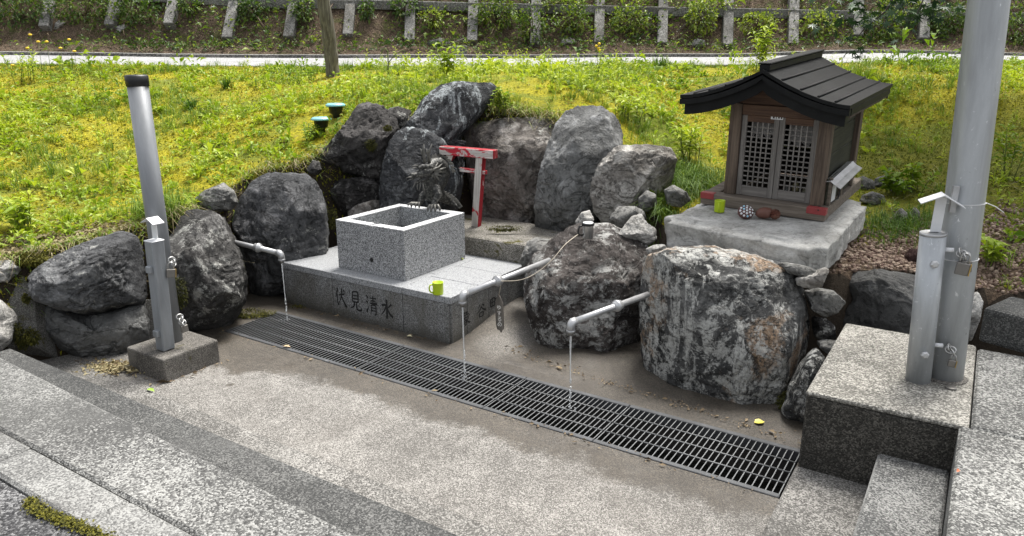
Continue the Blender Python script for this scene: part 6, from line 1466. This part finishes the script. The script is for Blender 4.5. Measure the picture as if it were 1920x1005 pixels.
tuft('drooping dry straw tuft over the boulder beside the short post', ground(332, 425), 120, .26, .06, M_straw, bend=(.8, 1.4), wd=.005, el=(.4, 1.2))
tuft('large soft grass clump between the pale round boulder and the shrine', ground(1290, 345), 1500, .30, .22, bend=(.6, 1.3), tint=(.1, .6), wd=.004)
tuft('hanging grass clump over the stones at the left end of the shrine slab', ground(1225, 398), 700, .24, .13, bend=(.7, 1.4), tint=(.1, .65), wd=.004)
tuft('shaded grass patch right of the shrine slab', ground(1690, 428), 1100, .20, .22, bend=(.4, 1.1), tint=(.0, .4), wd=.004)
tuft('tall bright grass tuft beside the upper right of the shrine roof', ground(1610, 155), 260, .42, .14, bend=(.1, .5), tint=(.5, 1), wd=.008)
tuft('dark spiky grass tuft on the slope right of the capped post', ground(358, 205), 70, .24, .02, bend=(.4, .9), tint=(.0, .3), wd=.012)
tuft('dark spiky grass tuft high on the slope near the road left', ground(425, 165), 60, .26, .02, bend=(.4, .9), tint=(.0, .3), wd=.012)
tuft('bluish green iris tuft at the road edge right of the middle', ground(1238, 128), 60, .24, .05, bend=(.1, .5), tint=(.0, .25), wd=.012)
weed_plant('dark leaved little shrub beside the top of the tallest boulder', ony(938, 212, 6.95), .26, 12, 16, .06, .12, (.1, .6), 'small_shrub', cat='shrub', aspect=.5)
weed_plant('tall leafy weed behind the tallest boulder against the road', ground(842, 148), .40, 6, 18, .13, .06, (.3, .8))
weed_plant('bright tall weed standing left of the shrine roof ridge', ground(1432, 135), .62, 6, 22, .13, .1, (.4, .9))
weed_plant('bright leafy weeds beside the left shrine post', ground(1285, 300), .36, 9, 12, .12, .12, (.5, 1))
weed_plant('pointed bright seedlings on the slope behind the pale round boulder', ground(1180, 225), .26, 9, 9, .12, .2, (.45, 1))
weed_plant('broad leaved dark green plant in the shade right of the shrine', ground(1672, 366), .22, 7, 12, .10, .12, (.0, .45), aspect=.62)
weed_plant('rounded leaf plant just left of the flagpole in shade', ground(1712, 362), .30, 6, 12, .085, .1, (.15, .6), aspect=.66)
weed_plant('leafy weed on the gravel right of the flagpole', ground(1852, 500), .20, 6, 9, .11, .06, (.3, .8), aspect=.42)
weed_plant('tall thin weed at the right picture edge behind the flagpole', ground(1892, 330), .55, 4, 18, .13, .08, (.1, .6))
weed_plant('grey green bushy weed around the nearer garden lamp', ground(590, 262), .18, 14, 12, .055, .12, (.1, .5), aspect=.35)
weed_plant('leafy weeds at the left picture edge above the mossy stone', ground(30, 440), .30, 10, 10, .12, .15, (.3, .9), aspect=.4)
weed_plant('round leaved low plant right of the capped post', ground(305, 212), .08, 10, 8, .06, .10, (.3, .8), aspect=.7)
weed_plant('tall weed with yellow flowers at the far left near the road', ground(60, 155), .40, 9, 9, .10, .3, (.4, 1))
weed_plant('tall thin weed on the road edge above the upright slab boulder', ground(1122, 152), .50, 2, 16, .05, .03, (.5, 1))
arch = MB(); c = ground(727, 150)
arch.tube([c, ony(728, 120, c.y), ony(727, 96, c.y), ony(722, 90, c.y), ony(716, 96, c.y), ony(713, 104, c.y)], [.009, .009, .008, .008, .006, .002], 6)
arch.tube([ony(728, 118, c.y), ony(742, 101, c.y - .02), ony(755, 94, c.y), ony(765, 97, c.y)], [.006, .006, .004, .002], 6)
o = obj('arched_stalk', arch, M_stem); tag(o, 'tall bent green stalk arching against the road above the craggy boulder', 'plant')
M_yel = mat_plain('yellow_petal', (0.75, 0.52, 0.02), 0.6)
FLB = ['yellow flower low at the left picture edge', 'yellow flower second from the left edge, low against the grass', 'yellow flower rising highest against the bank at the far left', 'left bloom of a yellow pair against the bank', 'right bloom of a yellow pair against the bank', 'yellow flower standing alone right of the pair', 'yellow flower at the lower edge of the bank above the road', 'yellow flower just above the road line', 'rightmost yellow flower at the road edge on the left']
for i, (px, py) in enumerate(((22, 122), (38, 128), (55, 65), (70, 78), (86, 78), (128, 74), (50, 90), (112, 90), (138, 96))):
    c = ground(px, py) if py > 115 else None
    p = ony(px, py, 10.6); gz = float(terr(p.x, 10.6)[0]); r = thing('yellow_flower', FLB[i], 'flower', (p.x, 10.6, gz), None, 'yellow flowers')
    obj('stalk', MB().tube([(p.x, 10.6, gz), (p.x + .01, 10.6, p.z)], .003, 4), M_stem, r)
    obj('bloom', MB().ball(p + Vector((.01, 0, .0)), (.026, .026, .014), 8, 5), M_yel, r)
for i, (px, py, lb) in enumerate(((1119, 82, 'small yellow flower on tall stalk above the upright slab boulder'),)):
    p = ony(px, py, 10.7); gz = float(terr(p.x, 10.7)[0]); r = thing('yellow_flower', lb, 'flower', (p.x, 10.7, gz), None, 'yellow flowers')
    obj('stalk', MB().tube([(p.x + .02, 10.7, gz), (p.x, 10.7, p.z)], .004, 4), M_stem, r)
    for k in range(4): obj('bloom', MB().ball(p + Vector((rg.normal(0, .02), 0, -.03 * k)), (.022, .022, .018), 8, 5), M_yel, r)
# moss cushions
M_cush = mat_leaf('dark_moss', [(0.03, 0.035, 0.006), (0.09, 0.085, 0.014), (0.20, 0.18, 0.02)], 0.9, 0.05)
def cushion(label, px, py, Y, w, h, n=500, tint=(0, .7), d=.02):
    c = ony(px, py, Y); vg = Veg(); a = rg.normal(0, 1, (n, 3)); a /= np.linalg.norm(a, axis=1, keepdims=True); a[:, 1] = -abs(a[:, 1])
    B = np.array(c) + a * np.array([w, d, h]) * rg.uniform(.4, 1.0, (n, 1)); l = rg.uniform(.010, .022, n)
    vg.leaves(B, a + rg.normal(0, .4, a.shape), l, l * .5, rg.uniform(tint[0], tint[1], n)); o = vg.build('moss_cushion', M_cush, loc=tuple(c)); tag(o, label, 'moss', 'moss cushions')
cushion('moss ball on the mortar left of the broad layered boulder', 50, 559, 4.52, .022, .026, 350, d=.02)
cushion('dark moss hanging at the foot of the left mortar patch', 40, 630, 4.42, .045, .09, 900, d=.03)
cushion('moss clump at the left base of the broad layered boulder', 62, 630, 4.40, .045, .055, 700, d=.04)
cushion('yellow moss mat above the broad layered boulder', 50, 484, 4.66, .20, .045, 2200, (.3, 1), d=.08)
cushion('round moss patch on the face of the craggy black boulder', 696, 272, 6.56, .05, .05, 500, (.0, .5))
cushion('small moss patch near the top of the craggy black boulder', 727, 240, 6.58, .035, .02, 350, (.2, .7))
cushion('mossy crack between the short post and the dark boulder', 338, 545, 4.86, .05, .12, 800, (.0, .4), d=.05)
cushion('moss on the ground under the left water pipe', 470, 585, 5.42, .20, .03, 1400, (.1, .8), d=.10)
cushion('moss tuft at the left foot of the granite platform', 565, 578, 5.62, .09, .025, 700, (.2, 1), d=.06)
cushion('moss along the gap left of the stone trough', 622, 410, 6.25, .05, .10, 600, (.0, .5))
cushion('green moss along the foot of the brown boulder on the ledge', 945, 428, 6.05, .16, .02, 600, (.1, .7))
cushion('moss in the dark gap between the largest boulder and the block', 1470, 752, 3.85, .04, .06, 500, (.0, .4), d=.05)
def kerb_moss():
    vg = Veg(); n = 1800; s_ = rg.uniform(-2.72, -2.22, n); q = L(0, 0); t_ = 1.035 + rg.normal(0, .012, n) - .02 * np.sin(s_ * 9)
    B = np.c_[s_ * A2[0] + t_ * N2[0], s_ * A2[1] + t_ * N2[1], np.full(n, .40) + rg.uniform(0, .012, n)]
    a = rg.normal(0, 1, (n, 3)); a[:, 2] = abs(a[:, 2]); l = rg.uniform(.008, .018, n); vg.leaves(B, a, l, l * .5, rg.uniform(.2, 1, n)); o = vg.build('moss', M_cush); tag(o, kind='stuff')
kerb_moss()
def grit():
    vg = Veg(); pts = []
    for (s0, t0, s1, t1, n_) in ((-4.6, 3.80, -2.98, 3.80, 160), (-2.6, 3.98, -1.9, 3.85, 150), (-1.85, 3.85, -.62, 3.72, 220), (-4.43, 2.36, -4.03, 2.36, 60), (-4.02, 2.38, -4.02, 2.8, 60), (-4.85, 2.27, -4.45, 2.33, 120), (-.56, 3.66, -.56, 4.0, 60), (-4.5, 3.12, -.6, 3.12, 160)):
        u = rg.uniform(0, 1, n_); pts.append(np.c_[s0 + (s1 - s0) * u + rg.normal(0, .03, n_), t0 + (t1 - t0) * u + rg.normal(0, .025, n_)])
    P = np.concatenate(pts); n = len(P); B = np.c_[P[:, 0] * A2[0] + P[:, 1] * N2[0], P[:, 0] * A2[1] + P[:, 1] * N2[1], np.full(n, .008)]
    az = rg.uniform(0, 2 * pi, n); ln = rg.lognormal(0, .5, n) * .014
    vg.leaves(B, np.c_[np.cos(az), np.sin(az), rg.uniform(-.05, .25, n)], ln, ln * rg.uniform(.2, .6, n), rg.uniform(0, .8, n), roll=rg.normal(0, .5, n), droop=.05)
    tag(vg.build('leaf_litter', M_bdry), kind='stuff')
grit()
M_yleaf = mat_plain('yellow_leaf', (0.62, 0.52, 0.08), 0.5)
def fallen(label, c, ln, yaw, mat, w=.45):
    c = Vector(c); R_ = Matrix.Rotation(yaw, 3, 'Z'); P = [(0, 0, .004), (.25, .4 * w, .012), (.6, .42 * w, .014), (1, 0, .004), (.6, -.42 * w, .012), (.25, -.4 * w, .010), (.5, 0, .006)]
    vs = [c + R_ @ Vector((x * ln - ln / 2, y * ln, z)) for x, y, z in P]
    o = obj('fallen_leaf', MB().add(vs, [(0, 6, 1), (1, 6, 2), (2, 6, 3), (3, 6, 4), (4, 6, 5), (5, 6, 0)], True), mat); tag(o, label, 'leaf', 'fallen leaves')
fallen('yellow fallen leaf on wet stone beside the largest boulder', onz(1424, 793, .004), .062, .15, M_yleaf, .9)
fallen('curled tan leaf on the near edge of the left grating', onz(538, 651, .008), .06, -.3, mat_plain('tan_leaf', (0.40, 0.30, 0.18), .7), .5)
fallen('green leaf on the ground near the lower left step corner', onz(283, 733, .024), .07, -.5, mat_plain('green_leaf', (0.22, 0.34, 0.05), .6), .45)
fallen('small orange leaf in the corner of the right step', onz(1797, 886, .418), .02, .4, mat_plain('orange_leaf', (0.5, 0.12, 0.04), .6), .7)
fallen('small yellow leaf at the foot of the carved panel', onz(760, 612, .004), .05, .3, M_yleaf, .4)
fallen('pale small leaf at the foot of the platform corner', onz(768, 632, .004), .045, -.2, mat_plain('pale_leaf', (0.55, 0.50, 0.32), .7), .5)
sprig = weed_plant('tiny bright sprout at the right foot of the trough', L(-3.44, 4.655, PZ + .01), .05, 3, 4, .03, .01, (.7, 1), 'sprout', cat='sprout')

# ---- bank vegetation
def bank_cover():
    vg = Veg(); n = 30000; x = rg.uniform(-12, 12, n); y = 13.66 + rg.beta(1.3, 1.6, n) * 3.4
    v = fbm(np.c_[x * .55, y * .9, np.zeros(n)], 3, 41) * .5 + .5
    leftb = np.clip((-x - 2.5) / 4, 0, .55); low = np.clip((14.5 - y) * .5, 0, .3); rb_ = np.clip((x - 5) / 4, 0, .35)
    m = rg.uniform(0, 1, n) < np.clip((v - .42) * 3.0 + leftb + low + rb_, .10, 1); x, y = x[m], y[m]; n = len(x); z = bank_z(x, y)
    az = rg.uniform(0, 2 * pi, n); el = rg.uniform(-.2, 1.0, n); D_ = np.c_[np.cos(az) * np.cos(el), np.sin(az) * np.cos(el) - .4, np.sin(el)]; ln = rg.lognormal(0, .35, n) * .075
    tn = np.clip(rg.beta(1.4, 2.2, n) + .25 * (fbm(np.c_[x * 1.3, y * 1.3, np.zeros(n)], 2, 43)), 0, 1)
    vg.leaves(np.c_[x, y, z] + np.c_[rg.normal(0, .02, n), -rg.uniform(0, .10, n), rg.uniform(0, .12, n)], D_, ln, ln * rg.uniform(.3, .55, n), tn, roll=rg.normal(0, .6, n))
    o = vg.build('ground_cover', M_bleaf); tag(o, kind='stuff')
    vg = Veg(); n = 26000; x = rg.uniform(-12, 12, n); y = 13.66 + rg.beta(1.2, 1.5, n) * 3.4; z = bank_z(x, y)
    az = rg.uniform(0, 2 * pi, n); el = rg.uniform(-.7, 1.0, n); D_ = np.c_[np.cos(az) * np.cos(el), -abs(np.sin(az)) * np.cos(el), np.sin(el)]
    vg.blades(np.c_[x, y, z + rg.uniform(-.01, .05, n)], D_, rg.lognormal(0, .5, n) * .11, np.full(n, .008), rg.beta(1.3, 2, n), bend=rg.uniform(-.2, .8, n))
    o = vg.build('dry_grass', M_bdry); tag(o, kind='stuff')
bank_cover()
def bank_shrub(label, px, py, rx, rz_, n, tint, lsz=.085, aspect=.55, mat=None):
    c = bankpt(px, py); r = thing('bank_shrub', label, 'shrub', c, None, 'shrubs on the bank'); mb = MB(); vg = Veg()
    cen = c + Vector((0, -.12, rz_ * .55))
    for k in range(7):
        a = rg.uniform(0, 2 * pi); e_ = cen + Vector((cos(a) * rx * .7, -abs(sin(a)) * .12, rg.uniform(-.2, .9) * rz_)); mb.tube([c, (c + e_) / 2 + Vector((0, -.03, .02)), e_], [.010, .007, .003], 5)
    a = rg.normal(0, 1, (n, 3)); a /= np.linalg.norm(a, axis=1, keepdims=True); rr = rg.uniform(.25, 1.0, (n, 1)) ** .6
    lob = 1 + .35 * fbm(a * 1.8 + px, 2, int(px)).reshape(-1, 1)
    B = np.array(cen) + a * rr * lob * np.array([rx, .20, rz_]); l = lsz * rg.uniform(.6, 1.2, n)
    D_ = a * .6 + rg.normal(0, .5, a.shape) + np.array([0, -.3, .1])
    vg.leaves(B, D_, l, l * aspect, np.clip(rg.uniform(tint[0], tint[1], n), 0, 1), roll=rg.normal(0, .5, n)); obj('stem', mb, mat_stemb, r); vg.build('foliage', mat or M_bleaf, r)
mat_stemb = mat_plain('brown_stem', (0.14, 0.10, 0.065), 0.8)
BS = [(40, 20, .75, .35, 700, (.0, .6), 'dark bushy shrub at the far left of the bank'), (165, 18, .7, .40, 700, (.1, .75), 'green bushy shrub on the bank above the capped post'), (260, 22, .40, .35, 420, (.05, .6), 'leafy creeper on the left of the first visible upright'),
      (362, 8, .22, .2, 200, (.1, .7), 'small creeper hanging beside the first tilted upright'), (478, 14, .26, .22, 260, (.0, .5), 'dark creeper between the second and third tilted uprights'), (572, 20, .22, .30, 260, (.1, .7), 'green creeper just left of the wooden pole'),
      (690, 18, .16, .22, 180, (.0, .6), 'creeper right of the wooden pole beside an upright'), (760, 12, .30, .22, 280, (.0, .55), 'dark leaved creeper hanging from the beam above the gate'), (812, 30, .20, .18, 130, (.6, 1), 'yellow green sapling between uprights above the tallest boulder'),
      (930, 30, .45, .35, 520, (.2, .9), 'green shrub left of the mossy upright'), (1000, 55, .35, .35, 420, (.1, .8), 'creeper covering the mossy upright'), (1075, 40, .32, .28, 340, (.3, .9), 'light green shrub right of the mossy upright'),
      (1180, 40, .38, .30, 420, (.4, 1), 'yellow green shrub above the upright slab boulder'), (1310, 40, .32, .35, 420, (.4, 1), 'yellow green shrub above the left shrine eave'), (1420, 42, .42, .22, 320, (.65, 1), 'fern like yellow plant above the shrine ridge'),
      (1530, 45, .42, .24, 340, (.65, 1), 'fern like yellow plant right of the shrine ridge'), (1650, 50, .42, .30, 420, (.2, .8), 'green shrub under the hanging maple branch'), (1770, 45, .40, .32, 420, (.1, .6), 'dark green shrub left of the flagpole top'),
      (1690, 12, .40, .20, 300, (.4, 1), 'bright shrub above the beam left of the flagpole'), (1900, 60, .50, .40, 600, (.2, .75), 'green shrub right of the flagpole on the bank'), (1330, 5, .6, .12, 280, (.4, 1), 'low bright growth on the beam above the shrine'), (1050, 2, .6, .12, 260, (.3, .9), 'low growth on the beam above the slab boulder')]
for px, py, rx, rz_, n, tn, lb in BS: bank_shrub(lb, px, py + 14, rx, rz_, n, tn)
tw = MB()
BLB = ['long bare vine slanting up beside the wooden pole', 'pale dead branch near the small concrete marker', 'dead stick between two tilted uprights', 'dead twig slanting on the bank above the shrine', 'dead branch slanting under the maple branch', 'thin grey stick leaning by the mossy upright', 'short pale stick low on the bank right of the pole']
for qi, (px, py, qx, qy) in enumerate(((585, 66, 640, -10), (830, 92, 880, 70), (500, 58, 470, 20), (1270, 60, 1300, 25), (1560, 40, 1500, 75), (960, 10, 950, 60), (745, 70, 715, 98))):
    a = bankpt(px, py) + Vector((0, -.06, .02)); b = bankpt(qx, qy) + Vector((0, -.10, .02)); m_ = (a + b) / 2 + Vector((.05, -.08, .02))
    o = obj('dry_branch', MB().tube([a, m_, b], [.012, .010, .005], 6), M_bdry if False else mat_stemb if px < 600 else M_tagw); tag(o, BLB[qi], 'branch', 'dead branches on the bank')

# ---- maple: trunk outside the picture on the right, one low branch reaching into it
M_bark = mat_wood('maple_bark', (0.11, 0.095, 0.08), (0.045, 0.04, 0.034), 0.9, axis=2)
mp = thing('maple_tree', 'maple tree whose dark green branch hangs into the upper right corner', 'tree', (5.6, 5.9, float(terr(5.6, 5.9)[0])))
b0 = Vector((5.6, 5.9, float(terr(5.6, 5.9)[0]) - .1))
tk = MB().tube([b0, b0 + Vector((-.05, 0, 1.2)), b0 + Vector((-.15, .1, 2.3)), b0 + Vector((-.1, .2, 3.4)), b0 + Vector((0, .2, 4.6))], [.15, .12, .105, .08, .03], 12)
ends = []
limbs = [[b0 + Vector((-.12, .05, 1.9)), Vector((4.6, 5.2, 3.1)), Vector((3.5, 4.7, 3.15)), Vector((2.75, 4.3, 2.72)), Vector((2.45, 4.2, 2.40))],
         [b0 + Vector((-.14, .1, 2.2)), Vector((4.8, 6.6, 3.9)), Vector((3.8, 7.4, 4.2)), Vector((3.0, 8.0, 4.2))],
         [b0 + Vector((-.12, .1, 2.8)), Vector((5.0, 5.6, 4.3)), Vector((4.0, 5.6, 4.7)), Vector((3.0, 5.8, 4.6))],
         [b0 + Vector((-.1, .15, 3.0)), Vector((6.2, 6.8, 4.4)), Vector((7.0, 7.6, 4.6))], [b0 + Vector((-.1, .15, 2.6)), Vector((5.5, 7.0, 4.0)), Vector((5.2, 8.4, 4.3))], [b0 + Vector((-.1, .1, 2.4)), Vector((6.0, 5.0, 3.8)), Vector((6.2, 4.0, 4.0))]]
for lm in limbs: tk.tube(lm, list(np.linspace(.06, .008, len(lm))), 8); ends.append(lm)
obj('trunk', tk, M_bark, mp)
def star(c, R_, s):
    lobes = [(-2.2, .55), (-1.35, .85), (-.65, .95), (0, 1.05), (.65, .95), (1.35, .85), (2.2, .55)]; P = [(0, -.12)]
    for i, (a, l) in enumerate(lobes):
        P.append((sin(a) * l, cos(a) * l))
        if i < 6: am = (a + lobes[i + 1][0]) / 2; P.append((sin(am) * .34, cos(am) * .34))
    return [np.array(c) + R_ @ np.array([x * s, y * s, -.10 * s * (x * x + y * y)]) for x, y in P]
SV, SF, ST = [], [], []; cnt = 0
def add_leaf(c, s, down, tint):
    global cnt
    yaw_ = rg.uniform(0, 2 * pi); pit = rg.uniform(.2, 1.2) * down
    R_ = np.array(Matrix.Rotation(yaw_, 3, 'Z') @ Matrix.Rotation(-pit, 3, 'X') @ Matrix.Rotation(rg.normal(0, .3), 3, 'Y')); vs = star(c, R_, s)
    SV.extend(vs); SF.extend([(cnt, cnt + i, cnt + i + 1) for i in range(1, len(vs) - 1)]); ST.extend([tint] * len(vs)); cnt += len(vs)
for (px, py, Y, k, sp) in ((1618, 30, 4.3, 30, .10), (1600, 62, 4.3, 16, .08), (1648, 12, 4.25, 22, .10), (1680, 22, 4.2, 12, .07), (1735, 8, 4.1, 22, .07), (1700, 38, 4.15, 8, .05), (1752, 18, 4.05, 12, .05), (1606, 100, 4.35, 5, .04), (1570, 40, 4.4, 5, .05), (1790, -40, 4.1, 50, .15), (1640, -50, 4.3, 60, .18)):
    c = ony(px, py, Y)
    for i in range(k): add_leaf(np.array(c) + rg.normal(0, 1, 3) * np.array([sp, sp * 1.2, sp * .6]), rg.uniform(.034, .052), 1.0, rg.uniform(0, .8))
for lm in limbs:
    for i in range(900):
        u = rg.uniform(.25, 1.0) * (len(lm) - 1); j = min(int(u), len(lm) - 2); p = lm[j].lerp(lm[j + 1], u - j)
        q = np.array(p) + rg.normal(0, 1, 3) * np.array([.55, .55, .26]) + np.array([0, 0, .16])
        if q[1] < 4.9 and q[2] < 2.55 and q[0] < 3.4: continue
        add_leaf(q, rg.uniform(.045, .075), 1.0, rg.uniform(0, 1))
for k in range(34):
    a3 = rg.normal(0, 1, 3); a3 /= np.linalg.norm(a3); q0 = np.array([5.2, 7.9, 4.6]) + a3 * np.array([2.3, 2.9, 1.0]) * rg.uniform(.3, 1)
    for i in range(230):
        q = q0 + rg.normal(0, 1, 3) * np.array([.42, .42, .20])
        if q[2] > 3.25: add_leaf(q, rg.uniform(.06, .09), 1.0, rg.uniform(0, 1))
tw = MB()
a = ony(1690, -30, 4.25); tw.tube([Vector((2.75, 4.3, 2.72)), a, ony(1660, 22, 4.3), ony(1622, 52, 4.32), ony(1604, 75, 4.33)], [.010, .007, .005, .004, .002], 6)
tw.tube([Vector((2.45, 4.2, 2.40)), ony(1735, -10, 4.12), ony(1720, 25, 4.12), ony(1700, 45, 4.12)], [.006, .004, .003, .002], 5)
obj('twig', tw, M_bark, mp)
V = np.array(SV) - np.array(PM[mp.name].translation); np_obj('crown', V, [np.array(SF, dtype=np.int32)], M_maple, mp, np.array(ST))
